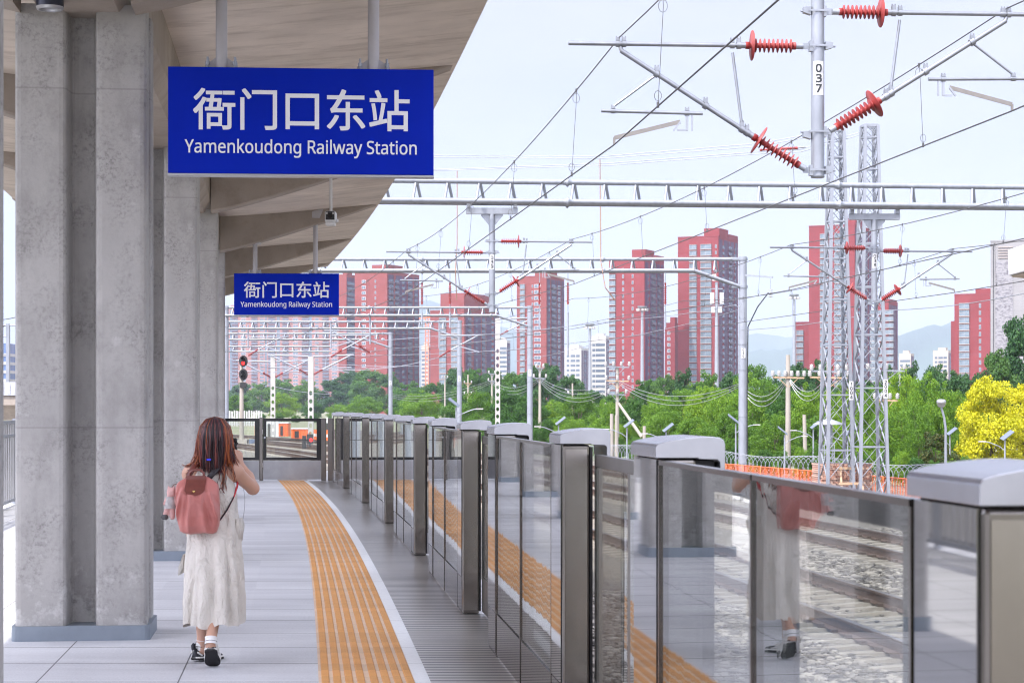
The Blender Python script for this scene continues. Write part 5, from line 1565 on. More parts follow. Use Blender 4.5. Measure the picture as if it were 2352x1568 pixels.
def flood_mast(x, yt, d, label):
    c = at(x, HY, d); zt = at(x, yt, d).z
    t = thing('floodlight_mast', label, 'floodlight mast', (c.x, c.y, -2.3), 0, 'floodlight masts behind the wood'); h = zt + 2.3; s = d / 400
    mb = MB(); mb.lathe((0, 0, 0), (0, 0, h), [(0, .45 * s), (1, .25 * s)], 12); mb.build('mast', M['galv_far'], t)
    mb = MB(); mb.lathe((0, 0, h - .5 * s), (0, 0, h), [(0, .3 * s), (.3, .95 * s), (1, .95 * s)], 14); mb.build('head_ring', M['galv'], t)
    for k in range(8):
        a = k * .785; p = V((math.cos(a) * s, math.sin(a) * s, h - .75 * s)); mb = MB(); mb.box(p, (.42 * s, .42 * s, .42 * s), rz=a); mb.build('floodlight', M['porcelain'], t)
flood_mast(1355, 744, 420, 'pale floodlight mast beside the white apartment tower')
flood_mast(1475, 703, 400, 'tall floodlight mast in front of a red tower\'s shaded side')
flood_mast(1824, 676, 420, 'tall floodlight mast left of the lattice masts')
t = thing('antenna_mast', 'slim phone mast with white panels in front of the tallest red tower', 'mast', (px_w(1646, 380), 380, -2.3)); zz = lambda y: at(0, y, 380).z + 2.3
mb = MB(); mb.lathe((0, 0, 0), (0, 0, zz(648)), [(0, .5), (1, .25)], 12); mb.build('mast', M['galv_far'], t)
for y0, y1, dx in ((672, 698, -.9), (672, 698, .9), (705, 718, -.7), (705, 718, .6), (630, 645, -.5)):
    mb = MB(); mb.bx(dx - .35, dx + .35, -.6, -.25, zz(y1), zz(y0)); mb.build('antenna_panel', M['white'], t)
mb = MB(); mb.bx(-1.2, 1.2, -.15, .15, zz(664), zz(662)); mb.bx(-1.2, 1.2, -.15, .15, zz(702), zz(700)); mb.build('bracket', M['galv'], t)

def solar_lamp(x, y, d, size, label, flip=1, ybase=None):
    c = at(x, HY, d); z = at(x, y, d).z + 2.3; t = thing('solar_lamp', label, 'street lamp', (c.x, c.y, -2.3), 0, 'solar street lamps by the wood')
    mb = MB(); mb.lathe((0, 0, 0), (0, 0, z), [(0, .055), (1, .035)], 10); mb.build('post', M['galv_far'], t)
    mb = MB(); Mr = Matrix.Rotation(R(-38) * flip, 3, 'Y') @ Matrix.Rotation(R(12), 3, 'X'); mb.box((flip * .1, 0, z + .22), (.8 * size, .62 * size, .03), M=Mr); mb.build('solar_panel', mat_panel, t)
    mb = MB(); mb.tube([V((0, 0, z - .5)), V((-flip * .25, 0, z - .3)), V((-flip * .7, 0, z - .12)), V((-flip * .95, 0, z - .07))], .022, 6); mb.build('arm', M['galv_far'], t)
    mb = MB(); mb.box((-flip * 1.05, 0, z - .07), (.34, .15, .05)); mb.build('lamp_head', M['porcelain'], t)
mat_panel = mat('solar_panel', (.14, .17, .22), .3, .2, var=.1, vs=10)
for x, y, d, sz, lab, fl in ((1048, 935, 90, .75, 'solar lamp with a bracketed panel beside pole 044', -1), (1283, 976, 100, .75, 'solar lamp above the fourth pair of barrier caps', 1), (1440, 982, 100, .75, 'solar lamp right of the twin stub poles base, above the cap', 1), (1530, 992, 95, .75, 'solar lamp above the nearest housing cap', 1),
                             (1690, 972, 100, .9, 'solar lamp half hidden by pole 040', -1), (1802, 998, 105, .8, 'solar lamp behind the pole with round insulators', -1), (1868, 985, 105, .7, 'solar lamp beside the leaning post', 1), (1947, 1000, 108, .8, 'solar lamp seen through the lattice masts', 1), (2170 + 12, 1000, 100, .7, 'solar lamp by the dark pine', 1), (2308, 1010, 92, .8, 'solar lamp in front of the yellow tree', 1)):
    solar_lamp(x, y, d, sz, lab, fl)
t = thing('street_lamp', 'grey street lamp with a drum shaped head beside the pine', 'street lamp', (px_w(2172, 85), 85, -2.3)); zl = at(0, 935, 85).z + 2.3; dx = px_w(2162, 85) - px_w(2172, 85)
mb = MB(); mb.tube([V((0, 0, 0)), V((0, 0, zl - .9)), V((dx * .4, 0, zl - .4)), V((dx, 0, zl))], [.07, .055, .05, .045], 10); mb.build('post', M['galv'], t)
mb = MB(); mb.lathe((dx, 0, zl), (dx, 0, zl + .34), [(0, .09), (.15, .16), (.4, .17), (.42, .20), (.85, .20), (1, .12)], 16); mb.build('lamp_head', M['sign_edge'], t)
# shade lamp on a stub lattice next to the brick stack
t = thing('yard_lamp', 'small lattice lamp post with a round tin shade in front of a lattice mast', 'lamp', (px_w(1903, 80), 80, -2.3)); zl = at(0, 968, 80).z + 2.3
mb = MB()
for sx in (-.2, .2):
    for sy in (-.2, .2): mb.bar((sx, sy, 0), (sx, sy, zl - .9), .03, .03)
for k in range(9):
    z = k * .42; mb.bar((-.2, -.2, z), (.2, -.2, z + .42), .02, .02); mb.bar((.2, -.2, z), (-.2, -.2, z), .02, .02)
mb.build('lattice_post', M['galv_far'], t)
mb = MB(); mb.cyl((0, 0, zl - .95), (0, 0, zl - .1), .16, n=12); mb.build('lamp_body', M['galv'], t)
mb = MB(); mb.lathe((0, 0, zl - .12), (0, 0, zl + .12), [(0, .62), (.15, .62), (1, .08)], 18); mb.build('shade', M['galv_far'], t)

# orange crowd barriers along the yard
def barrier_bay(p0, p1, first=None):
    pass
FO = 22.5
proto = None
nb = 0
d = 66.0
while d < 93:
    p0 = P(d, FO - (d - 66) * .03, -1.92); p1 = P(d + 2.05, FO - (d + 2 - 66) * .03, -1.92)
    dv = p1 - p0; rz = math.atan2(dv.y, dv.x)
    if proto is None:
        proto = thing('orange_barrier', 'orange steel crowd barrier in the row below the razor wire', 'barrier', p0, rz, 'orange barriers along the yard')
        mb = MB(); mb.tube([V((.03, 0, 0)), V((.03, 0, 1.05)), V((1.97, 0, 1.05)), V((1.97, 0, 0))], .024, 6); mb.tube([V((.03, 0, .15)), V((1.97, 0, .15))], .02, 6); mb.build('frame', M['orange'], proto)
        for i in range(13):
            mb = MB(); mb.tube([V((.16 + i * .14, 0, .15)), V((.16 + i * .14, 0, 1.05))], .013, 5); mb.build('rod', M['orange'], proto)
    else:
        c = copy_tree(proto); c.location = p0; c.rotation_euler = (0, 0, rz)
    d += 2.05
# razor wire coils on a wall line behind the barriers
mb = MB(); pts = []; d = 68.0; k = 0
for i in range(1500):
    th = i * .42; d = 68.0 + i * .034; rr = .47 * (1 + .18 * math.sin(i * .017))
    pts.append(P(d, 24.6 - (d - 66) * .03, -.95) + V((math.cos(th) * rr * .9, 0, math.sin(th) * rr)))
o = pts[0].copy(); mb.tube([p - o for p in pts], .011, 4)
for i in range(0, 1500, 5):
    p = pts[i] - o; mb.box(p, (.06, .02, .02), rz=i * .7)
tag(mb.build('razor_wire', M['galv_far'], loc=o), 'coiled razor wire above the orange barriers', 'razor wire')
mb = MB()
for d in np.arange(68, 119, 3.0):
    p = P(float(d), 24.6 - (float(d) - 66) * .03, -2.3); mb.box(p + V((0, 0, .45)), (.1, .1, .95))
    q = P(float(d) + 3, 24.6 - (float(d) + 3 - 66) * .03, -2.3); mb.bar(p + V((0, 0, .8)), q + V((0, 0, .8)), .03, .03)
tag(mb.build('post_and_wire_fence', M['conc_pole']), 'low post and wire fence that carries the razor wire coils', 'fence')
# stack of bricks, ladder
m, nt, b = _mat('stacked_brick')
tc = nd(nt, 'ShaderNodeTexCoord'); br = nd(nt, 'ShaderNodeTexBrick'); br.inputs['Scale'].default_value = 1.0
br.inputs['Brick Width'].default_value = .24; br.inputs['Row Height'].default_value = .07; br.inputs['Mortar Size'].default_value = .008
br.inputs['Color1'].default_value = (.42, .20, .14, 1); br.inputs['Color2'].default_value = (.56, .38, .30, 1); br.inputs['Mortar'].default_value = (.10, .06, .05, 1)
mpn = nd(nt, 'ShaderNodeMapping'); mpn.inputs['Rotation'].default_value = (R(90), 0, 0); nt.links.new(tc.outputs['Object'], mpn.inputs['Vector']); nt.links.new(mpn.outputs[0], br.inputs['Vector'])
nt.links.new(br.outputs['Color'], b.inputs['Base Color']); b.inputs['Roughness'].default_value = .9
t = thing('brick_stack', 'square stack of loose red bricks in front of the lattice masts', 'bricks', (px_w(1933, 71), 71, -2.3), R(4))
zt = at(0, 1066, 71).z + 2.3
mb = MB(); r = random.Random(2); hw = 58 * 71 / F
row = 0; z = 0
while z < zt:
    j = r.uniform(-.02, .02); mb.bx(-hw + j, hw + r.uniform(-.03, .03), -.75 + r.uniform(-.025, .02), .75, z, z + .066); z += .07
mb.build('brick_courses', m, t)
t = thing('wooden_ladder', 'short raw timber ladder leaning on the brick stack', 'ladder', (px_w(1965, 69), 69.4, -2.3), R(3)); 
mb = MB(); mb.bar((-.42, -.3, 0), (-.36, .5, 1.95), .07, .05); mb.build('stile', M['wood'], t)
mb = MB(); mb.bar((.36, -.3, 0), (.36, .5, 1.95), .07, .05); mb.build('stile', M['wood'], t)
for k in range(4):
    f = .12 + k * .27; mb = MB(); mb.bar((-.48, -.3 + .8 * f - .05, 1.95 * f), (.45, -.3 + .8 * f - .05, 1.95 * f), .04, .09); mb.build('rung', M['wood'], t)

# ================================================================== beyond the end gate
def signal_head(t, z, col_on):
    mb = MB(); ring = [(math.cos(a) * .33 * (1 if abs(math.sin(a)) < .8 else .9), math.sin(a) * .44) for a in np.linspace(0, 2 * math.pi, 24)[:-1]]
    mb.prism(ring, -.06, 0, Matrix.Translation((0, -.25, z)) @ Matrix.Rotation(R(90), 4, 'X')); h = mb.build('backing_plate', M['blackmat'], t)
    for dz in (.17, -.17):
        mb = MB(); mb.lathe((0, -.20, z + dz), (0, -.48, z + dz), [(0, .13), (1, .14)], 16, cap=False); mb.build('lens_hood', M['black'], h)
        if dz < 0 and col_on:
            m_ = bpy.data.materials.get('signal_red') or bpy.data.materials.new('signal_red'); m_.use_nodes = True
            b_ = m_.node_tree.nodes['Principled BSDF']; b_.inputs['Base Color'].default_value = (.6, .01, .01, 1); b_.inputs['Emission Color'].default_value = (1, .02, .02, 1); b_.inputs['Emission Strength'].default_value = 3.0
            mb = MB(); mb.cyl((0, -.26, z + dz), (0, -.30, z + dz), .12, n=16); mb.build('lit_lens', m_, h)
ds = 150
t = thing('railway_signal', 'railway signal on a concrete pole, its upper head showing red', 'signal', (px_w(555, ds), ds, -1.3)); zs = lambda y: at(0, y, ds).z + 1.3
mb = MB(); mb.lathe((0, 0, 0), (0, 0, zs(822)), [(0, .19), (1, .13)], 14); mb.build('post', M['conc_pole'], t)
signal_head(t, zs(829), True); signal_head(t, zs(860), False)
for o_ in t.children:
    if o_.name.startswith('backing'): o_.location.x = .16
mb = MB(); mb.lathe((.22, -.2, zs(884)), (.22, -.5, zs(884)), [(0, .2), (1, .2)], 14); mb.bx(-.1, .35, -.2, .1, zs(890), zs(878)); mb.build('call_on_lamp', M['blackmat'], t)
mb = MB(); mb.bx(-.45, .45, -.4, .3, 0, .55); mb.build('base_block', M['conc_pole'], t)
mb = MB(); mb.bx(.6, 1.6, -.4, .3, .0, .5); tag(mb.build('cable_box', mat('box_blue_grey', (.10, .13, .20), .5), loc=(px_w(555, ds), ds, -1.25)), 'dark equipment box at the foot of the railway signal', 'box')
t = thing('dwarf_signal', 'low dwarf signal showing red, seen through the end gate', 'signal', (px_w(712, 130), 130, -1.1))
mb = MB(); mb.bx(-.05, .05, -.05, .05, 0, .5); mb.build('stand', M['blackmat'], t)
mb = MB(); mb.bx(-.2, .2, -.1, .1, .35, 1.0); mb.build('housing', M['blackmat'], t)
mb = MB(); mb.cyl((.08, -.1, .62), (.08, -.14, .62), .11, n=14); mb.build('lit_lens', bpy.data.materials['signal_red'], t)
mb = MB(); mb.bx(-.5, -.25, -.1, .1, 0, .9); mb.build('relay_box', M['blackmat'], t)
# perforated concrete masts with arms
M['conc_white'] = mat('mast_concrete', (.40, .39, .37), .8, var=.1, vs=2)
def holed_mast(x, yt, d, label, arms):
    t = thing('perforated_mast', label, 'mast', (px_w(x, d), d, -1.3), 0, 'perforated concrete masts beyond the end gate'); H = at(0, yt, d).z + 1.3
    hw = .21; mb = MB(); cell = .62; n = int(H / cell)
    for k in range(n):
        z0 = k * cell; zc = z0 + cell / 2
        if k < n - 4:
            for yy in (-.12, .12):
                sq = []; cr = []
                for i in range(16):
                    a = 2 * math.pi * (i + .5) / 16; ca, sa = math.cos(a), math.sin(a); q = max(abs(ca) / hw, abs(sa) / (cell / 2))
                    sq.append((ca / q, yy, zc + sa / q)); cr.append((ca * .13, yy, zc + sa * .17))
                mb.add(sq + cr, [(i, (i + 1) % 16, 16 + (i + 1) % 16, 16 + i) for i in range(16)])
            cr1 = [(math.cos(2 * math.pi * (i + .5) / 16) * .13, -.12, zc + math.sin(2 * math.pi * (i + .5) / 16) * .17) for i in range(16)]
            cr2 = [(p[0], .12, p[2]) for p in cr1]; mb.add(cr1 + cr2, [(i, (i + 1) % 16, 16 + (i + 1) % 16, 16 + i) for i in range(16)])
            mb.add([(-hw, -.12, z0), (-hw, .12, z0), (-hw, .12, z0 + cell), (-hw, -.12, z0 + cell)], [(0, 1, 2, 3)]); mb.add([(hw, -.12, z0), (hw, .12, z0), (hw, .12, z0 + cell), (hw, -.12, z0 + cell)], [(0, 1, 2, 3)])
        else: mb.bx(-hw, hw, -.12, .12, z0, z0 + cell)
    mb.build('shaft', M['conc_white'], t)
    for sg in arms:
        zz_ = H - .6
        mb = MB(); mb.cyl((sg * .2, 0, zz_), (sg * 3.3, 0, zz_ + .1), .06, n=8); mb.cyl((sg * .9, 0, zz_ - 1.0), (sg * 3.0, 0, zz_ + .05), .06, n=8); mb.cyl((sg * 1.3, 0, zz_ - .9), (sg * 3.1, 0, zz_ - .85), .045, n=8); mb.cyl((sg * 1.2, 0, zz_), (sg * 1.1, 0, zz_ - .8), .035, n=8); mb.bar((sg * 2.9, 0, zz_ - 1.25), (sg * 1.8, 0, zz_ - 1.0), .03, .07); mb.build('bracket_arm', M['galv_far'], t)
        mb = MB(); insulator(mb, (sg * .9, 0, zz_ - 1.0), (sg * .2, 0, zz_ - 1.4), .13, .2); mb.build('insulator', M['red_ins'], t)
holed_mast(627, 815, 178, 'perforated concrete mast between signal and far gate, the farther one', (-1, 1))
holed_mast(714, 800, 152, 'perforated concrete mast above the wide gate pane, the nearer one', (-1, 1))
holed_mast(1143, 716, 170, 'perforated mast rising right behind post 039', (1,))
def far_arm(x, y, d, sg, label):
    t = thing('cantilever_arm', label, 'cantilever', at(x, y, d), 0, 'bracket arms carrying the overhead wires')
    mb = MB(); mb.cyl((0, 0, 0), (0, 0, 1.9), .06, n=8); mb.build('hanger', M['galv_far'], t)
    mb = MB(); mb.cyl((0, 0, .9), (sg * 3.2, 0, .95), .045, n=8); mb.build('top_tube', M['galv_far'], t)
    mb = MB(); mb.cyl((sg * .8, 0, -.1), (sg * 2.7, 0, .9), .045, n=8); mb.build('diagonal_tube', M['galv_far'], t)
    mb = MB(); mb.bar((sg * 2.8, 0, -.25), (sg * 1.4, 0, .15), .04, .08); mb.build('steady_arm', M['galv_far'], t)
    mb = MB(); insulator(mb, (sg * .8, 0, -.1), (0, 0, -.6), .13, .2); mb.build('insulator', M['red_ins'], t)
far_arm(1009, 800, 139, 1, 'small far bracket arm over the brick tower beside pole 044')
far_arm(850, 790, 139, -1, 'small far bracket arm left of the fifth gantry pole')
far_arm(760, 800, 139, 1, 'small far bracket arm low over the dark wood right of the masts')
far_arm(570, 800, 162, 1, 'small far bracket arm near the red signal head')
for k, (a, b2, lab) in enumerate((((520, 778, 170), (1055, 765, 150), 'far wire crossing over the slab block, upper'), ((520, 823, 190), (900, 842, 180), 'far wire slanting down past the signal'), ((520, 850, 190), (760, 905, 175), 'far wire drooping before the dark trees'), ((620, 818, 178), (1050, 835, 160), 'far wire between masts and pole 044'), ((715, 845, 152), (1010, 820, 150), 'far wire from the nearer perforated mast'), ((520, 805, 200), (1216, 800, 142), 'far wire reaching pole 042 low'))):
    span([at(*a), at(*b2)], 'feeder_wire', lab, .02, M['galv_far'], .5, 'far wires')
# orange and white site clutter in the yard
def container(x0, x1, y0, y1, d, mtl, label):
    w_ = (x1 - x0) * d / F; zt = at(0, y0, d).z; zb = -1.35 if d < 230 else -2.3
    t = thing('site_container', label, 'container', (px_w((x0 + x1) / 2, d), d, zb), 0, 'containers and cabins in the yard'); h = zt - zb
    mb = MB(); n = max(4, int(w_ / .3)); mb.bx(-w_ / 2, w_ / 2, 0, 2.2, 0, h)
    for k in range(n): mb.bx(-w_ / 2 + (k + .2) * w_ / n, -w_ / 2 + (k + .6) * w_ / n, -.05, 0, .1, h - .1)
    mb.build('body', mtl, t)
    mb = MB(); mb.bx(-w_ / 2 - .05, w_ / 2 + .05, -.08, 2.25, h, h + .1); mb.build('roof', M['white'], t)
    mb = MB(); mb.bx(-.3 * w_, -.05 * w_, -.07, -.05, .1, h * .8); mb.build('door', M['blackmat'], t)
container(640, 662, 972, 994, 205, M['orange'], 'orange container seen through the wide gate pane')
container(669, 708, 985, 1000, 190, M['orange'], 'long low orange container right of the other one in the gate pane')
container(585, 606, 970, 986, 230, M['orange'], 'small orange container in the narrow gate pane')
container(608, 640, 965, 976, 260, M['white'], 'white cabin behind the orange containers')
container(735, 790, 962, 978, 250, M['white'], 'white cabin at the end of the yard behind the gate posts')
container(800, 880, 968, 992, 190, M['orange'], 'orange container seen only in the far screen panes')
container(1000, 1060, 985, 1015, 150, M['orange'], 'orange container reflected and seen beyond the middle screens')
proto = None
for k in range(12):
    x = 722 + k * 6.0; dd = 175 - k * 1.0
    if proto is None:
        proto = thing('water_barrier', 'orange and white plastic road barrier in the yard row', 'barrier', (px_w(x, dd), dd, -1.3), 0, 'plastic barriers in the yard')
        mb = MB(); mb.bx(-.10, .10, -.2, .2, 0, 1.0); mb.build('block', M['orange'], proto)
        mb = MB(); mb.bx(-.10, .10, -.21, -.2, .4, .65); mb.build('stripe', M['white'], proto)
    else:
        c = copy_tree(proto); c.location = (px_w(x, dd), dd, -1.3)
t = thing('concrete_paling', 'fence of white concrete palings below the dark wood at the left end', 'fence', (px_w(562, 420), 420, -2.3)); s = 420 / F
for k in range(15):
    mb = MB(); x = (-40 + k * 5.6) * s; mb.bx(x - .16, x + .16, -.08, .08, 0, at(0, 942 + (k % 3), 420).z + 2.3); mb.build('paling', M['porcelain'], t)
mb = MB(); mb.bx(-40 * s, 40 * s, .09, .14, .3, .5); mb.build('rail', M['porcelain'], t)

# ================================================================== left of the platform
dv = 140; zz = lambda y: at(0, y, dv).z
t = thing('viaduct', 'pale concrete viaduct seen between the picture edge and the front column', 'viaduct', (px_w(20, dv), dv, -2.3))
L_ = 60
mb = MB(); mb.bx(-L_, 4, 0, 8, zz(930) + 2.3, zz(908) + 2.3); mb.build('deck', M['beam'], t)
mb = MB(); mb.prism([(0.5, zz(930) + 2.29), (7.5, zz(930) + 2.29), (6.2, zz(965) + 2.3), (1.8, zz(965) + 2.3)], -L_, 4, Matrix(((0, 0, 1, 0), (1, 0, 0, 0), (0, 1, 0, 0), (0, 0, 0, 1)))); mb.build('box_girder', M['soffit'], t)
mb = MB(); mb.bx(-L_, 4, -.15, 0, zz(908) + 2.3, zz(877) + 2.3)
for k in range(140): mb.bx(-L_ + k * .45 + .1, -L_ + k * .45 + .3, -.2, -.15, zz(905) + 2.3, zz(880) + 2.3)
mb.build('parapet', M['cap'], t)
for x in (-40, -18, 1.5):
    mb = MB(); mb.bx(x - 1, x + 1, 2.5, 5.5, 0, zz(965) + 2.3); mb.build('pier', M['beam'], t)
t = thing('viaduct_mast', 'grey mast with a short arm standing on the viaduct', 'mast', (px_w(18.5, dv + 4), dv + 4, zz(905))); h = zz(738) - zz(905)
mb = MB(); mb.bx(-.12, .12, -.15, .15, 0, h); mb.build('post', M['galv'], t)
mb = MB(); mb.cyl((-.6, 0, h - .1), (.7, 0, h - .1), .06, n=8); mb.cyl((-.1, 0, h - .9), (-1.6, 0, h - .9), .05, n=8); mb.cyl((0, 0, h * .55), (-2.4, 0, h * .7), .05, n=8); mb.cyl((.7, 0, h - .1), (.6, 0, h - .7), .03, n=6); mb.build('arm', M['galv'], t)
M['blueglass'] = mat('blue_glazing', (.10, .16, .32), .2, var=.1, vs=.2)
t = thing('office_block', 'blue glazed office block peeping out at the far side of the columns', 'building', (px_w(-20, 700), 700, -2.3)); zt = at(0, 788, 700).z + 2.3; wx = px_w(16, 700) - px_w(-20, 700)
mb = MB(); mb.bx(-10, wx, 0, 20, 0, zt); mb.build('wall', M['blueglass'], t)
for k in range(int(zt / 3)):
    mb = MB(); mb.bx(-10.2, wx + .2, -.3, 20, k * 3 + .9, k * 3 + 1.9); mb.build('floor_band', M['porcelain'], t)
for (a, b2, lab) in (((-60, 735, 140), (60, 722, 150), 'thin wire left of the front column, upper'), ((-60, 760, 144), (18, 745, 144), 'thin wire running to the viaduct mast')):
    span([at(*a), at(*b2)], 'feeder_wire', lab, .03, M['wire'], .2, 'wires left of the platform')
for x, y in ((-60, 868), (10, 866), (-20, 880), (45, 870)):
    tree('dark_tree', x + 0.0, y, 'mid', 1.0, 80, 'green tree behind the viaduct', 'trees behind the viaduct')
# ================================================================== the woman
def surface_nets(f, lo, h):
    """polygonise f < 0 on a regular grid (naive surface nets)"""
    s = f < 0
    nx, ny, nz_ = f.shape
    c = np.zeros((nx - 1, ny - 1, nz_ - 1), int)
    acc = np.zeros((nx - 1, ny - 1, nz_ - 1, 3)); cnt = np.zeros((nx - 1, ny - 1, nz_ - 1))
    corners = [(i, j, k) for i in (0, 1) for j in (0, 1) for k in (0, 1)]
    def sub(a, o): return a[o[0]:nx - 1 + o[0], o[1]:ny - 1 + o[1], o[2]:nz_ - 1 + o[2]]
    for a in corners:
        for ax in range(3):
            if a[ax]: continue
            b = list(a); b[ax] = 1
            fa, fb = sub(f, a), sub(f, b)
            m = (fa < 0) != (fb < 0)
            t = np.where(m, fa / np.where(m, fa - fb, 1), 0)
            p = np.stack([np.full(t.shape, a[q], float) + (t if q == ax else 0) for q in range(3)], -1)
            acc += p * m[..., None]; cnt += m
    act = cnt > 0
    idx = -np.ones(act.shape, int); idx[act] = np.arange(act.sum())
    ijk = np.argwhere(act)
    v = (ijk + acc[act] / cnt[act][:, None]) * h + np.array(lo)
    faces = []
    for ax in range(3):
        u, w_ = (ax + 1) % 3, (ax + 2) % 3
        sl0 = [slice(None)] * 3; sl1 = [slice(None)] * 3
        sl0[ax] = slice(0, -1); sl1[ax] = slice(1, None)
        sa, sb = s[tuple(sl0)], s[tuple(sl1)]
        e = np.argwhere(sa != sb)
        ok = (e[:, u] > 0) & (e[:, w_] > 0) & (e[:, u] < act.shape[u]) & (e[:, w_] < act.shape[w_])
        e = e[ok]
        ins = sa[tuple(e.T)]
        q = []
        for du, dw in ((0, 0), (-1, 0), (-1, -1), (0, -1)):
            g = e.copy(); g[:, u] += du; g[:, w_] += dw; q.append(idx[tuple(g.T)])
        q = np.stack(q, 1)
        q[~ins] = q[~ins][:, ::-1]
        faces.append(q)
    return v, np.concatenate(faces)
class SDF:
    def __init__(s, lo, hi, h):
        s.lo = np.array(lo); s.h = h; n = np.ceil((np.array(hi) - s.lo) / h).astype(int) + 1
        s.f = np.full(n, 1.0); s.n = n
    def _win(s, lo, hi):
        a = np.clip(np.floor((np.array(lo) - s.lo) / s.h).astype(int), 0, s.n); b = np.clip(np.ceil((np.array(hi) - s.lo) / s.h).astype(int) + 1, 0, s.n)
        g = np.meshgrid(*[s.lo[i] + np.arange(a[i], b[i]) * s.h for i in range(3)], indexing='ij')
        return tuple(slice(a[i], b[i]) for i in range(3)), np.stack(g, -1)
    def _merge(s, w, d, k):
        o = s.f[w]
        if k > 0:
            hh = np.clip(.5 + .5 * (o - d) / k, 0, 1); s.f[w] = o * (1 - hh) + d * hh - k * hh * (1 - hh)
        else: s.f[w] = np.minimum(o, d)
    def cap(s, a, b, ra, rb=None, k=.02):
        rb = ra if rb is None else rb; a = np.array(a); b = np.array(b); m = max(ra, rb) + k * 2 + .02
        w, p = s._win(np.minimum(a, b) - m, np.maximum(a, b) + m)
        ab = b - a; t = np.clip(((p - a) @ ab) / max(1e-9, ab @ ab), 0, 1)
        d = np.linalg.norm(p - a - t[..., None] * ab, axis=-1) - (ra + (rb - ra) * t)
        s._merge(w, d, k)
    def ell(s, c, r, k=.02):
        c = np.array(c); r = np.array(r); m = r + k * 2 + .02
        w, p = s._win(c - m, c + m)
        q = (p - c) / r; l = np.linalg.norm(q, axis=-1); g = np.linalg.norm(q / r, axis=-1) + 1e-9
        s._merge(w, l * (l - 1) / g, k)
    def mesh(s, name, mtl):
        v, f = surface_nets(s.f, s.lo, s.h)
        # two rounds of smoothing
        for _ in range(2):
            acc = np.zeros_like(v); cn = np.zeros(len(v))
            for i in range(4):
                np.add.at(acc, f[:, i], v[f[:, (i + 1) % 4]]); np.add.at(cn, f[:, i], 1)
                np.add.at(acc, f[:, i], v[f[:, (i - 1) % 4]]); np.add.at(cn, f[:, i], 1)
            v = v * .5 + .5 * acc / cn[:, None]
        me = bpy.data.meshes.new(name); me.from_pydata(v.tolist(), [], f.tolist()); me.materials.append(mtl)
        me.polygons.foreach_set('use_smooth', [True] * len(f)); me.update()
        return me
m, nt, b = _mat('skin'); b.inputs['Base Color'].default_value = (.56, .33, .24, 1); b.inputs['Roughness'].default_value = .5
b.inputs['Subsurface Weight'].default_value = .15; b.inputs['Subsurface Radius'].default_value = (.02, .008, .005); M['skin'] = m
def cloth(name, c1, wrinkle, scale, stretch=(1, 1, .45)):
    m, nt, b = _mat(name)
    tc = nd(nt, 'ShaderNodeTexCoord'); mpn = nd(nt, 'ShaderNodeMapping'); mpn.inputs['Scale'].default_value = stretch; nt.links.new(tc.outputs['Object'], mpn.inputs['Vector'])
    n1 = nd(nt, 'ShaderNodeTexNoise', Scale=scale, Detail=5.0, Roughness=.55, Distortion=.6); nt.links.new(mpn.outputs[0], n1.inputs['Vector'])
    n2 = nd(nt, 'ShaderNodeTexNoise', Scale=4.0, Detail=3.0); nt.links.new(tc.outputs['Object'], n2.inputs['Vector'])
    c = ramp(nt, n2.outputs['Fac'], [(.3, tuple(x * .92 for x in c1)), (.7, tuple(min(1, x * 1.05) for x in c1))]); nt.links.new(c, b.inputs['Base Color'])
    b.inputs['Roughness'].default_value = .85; b.inputs['Sheen Weight'].default_value = .15
    bp = nd(nt, 'ShaderNodeBump', Strength=wrinkle, Distance=.06); nt.links.new(n1.outputs['Fac'], bp.inputs['Height']); nt.links.new(bp.outputs[0], b.inputs['Normal'])
    return m
M['dress'] = cloth('linen', (.66, .625, .57), 1.0, 11)
M['pack'] = cloth('pink_nylon', (.47, .16, .14), .35, 7); M['pack'].node_tree.nodes['Principled BSDF'].inputs['Roughness'].default_value = .5
M['leather'] = mat('brown_leather', (.16, .045, .035), .45, var=.12, vs=30)
M['strap'] = mat('dark_strap', (.018, .014, .018), .6)
M['redlin'] = mat('red_lining', (.45, .02, .03), .6)
M['sock'] = mat('white_sock', (.80, .80, .80), .9)
M['shoe'] = mat('navy_suede', (.012, .013, .022), .6)
M['sole'] = mat('shoe_sole', (.014, .013, .015), .8)
M['stripe'] = mat('shoe_stripe', (.80, .79, .76), .5)
WD = 12.9; WX = (475 - CX) * WD / F
wom = thing('person', 'woman seen from behind in a sleeveless beige dress with long auburn hair, filming', 'person', (WX, WD, 0))
b_ = SDF((-.22, -.48, .04), (.36, .46, 1.62), .0065)
c_ = b_.cap; e_ = b_.ell
e_((.035, .0, .86), (.155, .11, .13), .03); e_((.035, .0, 1.0), (.125, .085, .14), .04); e_((.032, .01, 1.14), (.135, .088, .13), .04)
c_((-.09, .01, 1.235), (.15, .015, 1.235), .052, .052, .04)
c_((.045, .01, 1.24), (.052, .03, 1.36), .052, .048, .04)
e_((.056, .035, 1.462), (.078, .096, .112), .02); e_((.062, .095, 1.395), (.045, .045, .04), .03)
c_((.062, .128, 1.445), (.063, .15, 1.425), .012, .015, .012); c_((.045, .125, 1.402), (.08, .125, 1.402), .01, .01, .01)
e_((-.022, .035, 1.45), (.012, .022, .032), .006); e_((.134, .035, 1.45), (.012, .022, .032), .006)
# right arm, raised and bent
c_((.155, .015, 1.24), (.176, .04, 1.232), .054, .052, .03); c_((.176, .04, 1.232), (.272, .20, 1.118), .052, .040, .03)
c_((.272, .20, 1.118), (.235, .24, 1.19), .041, .038, .02); c_((.235, .24, 1.19), (.176, .285, 1.275), .037, .025, .02)
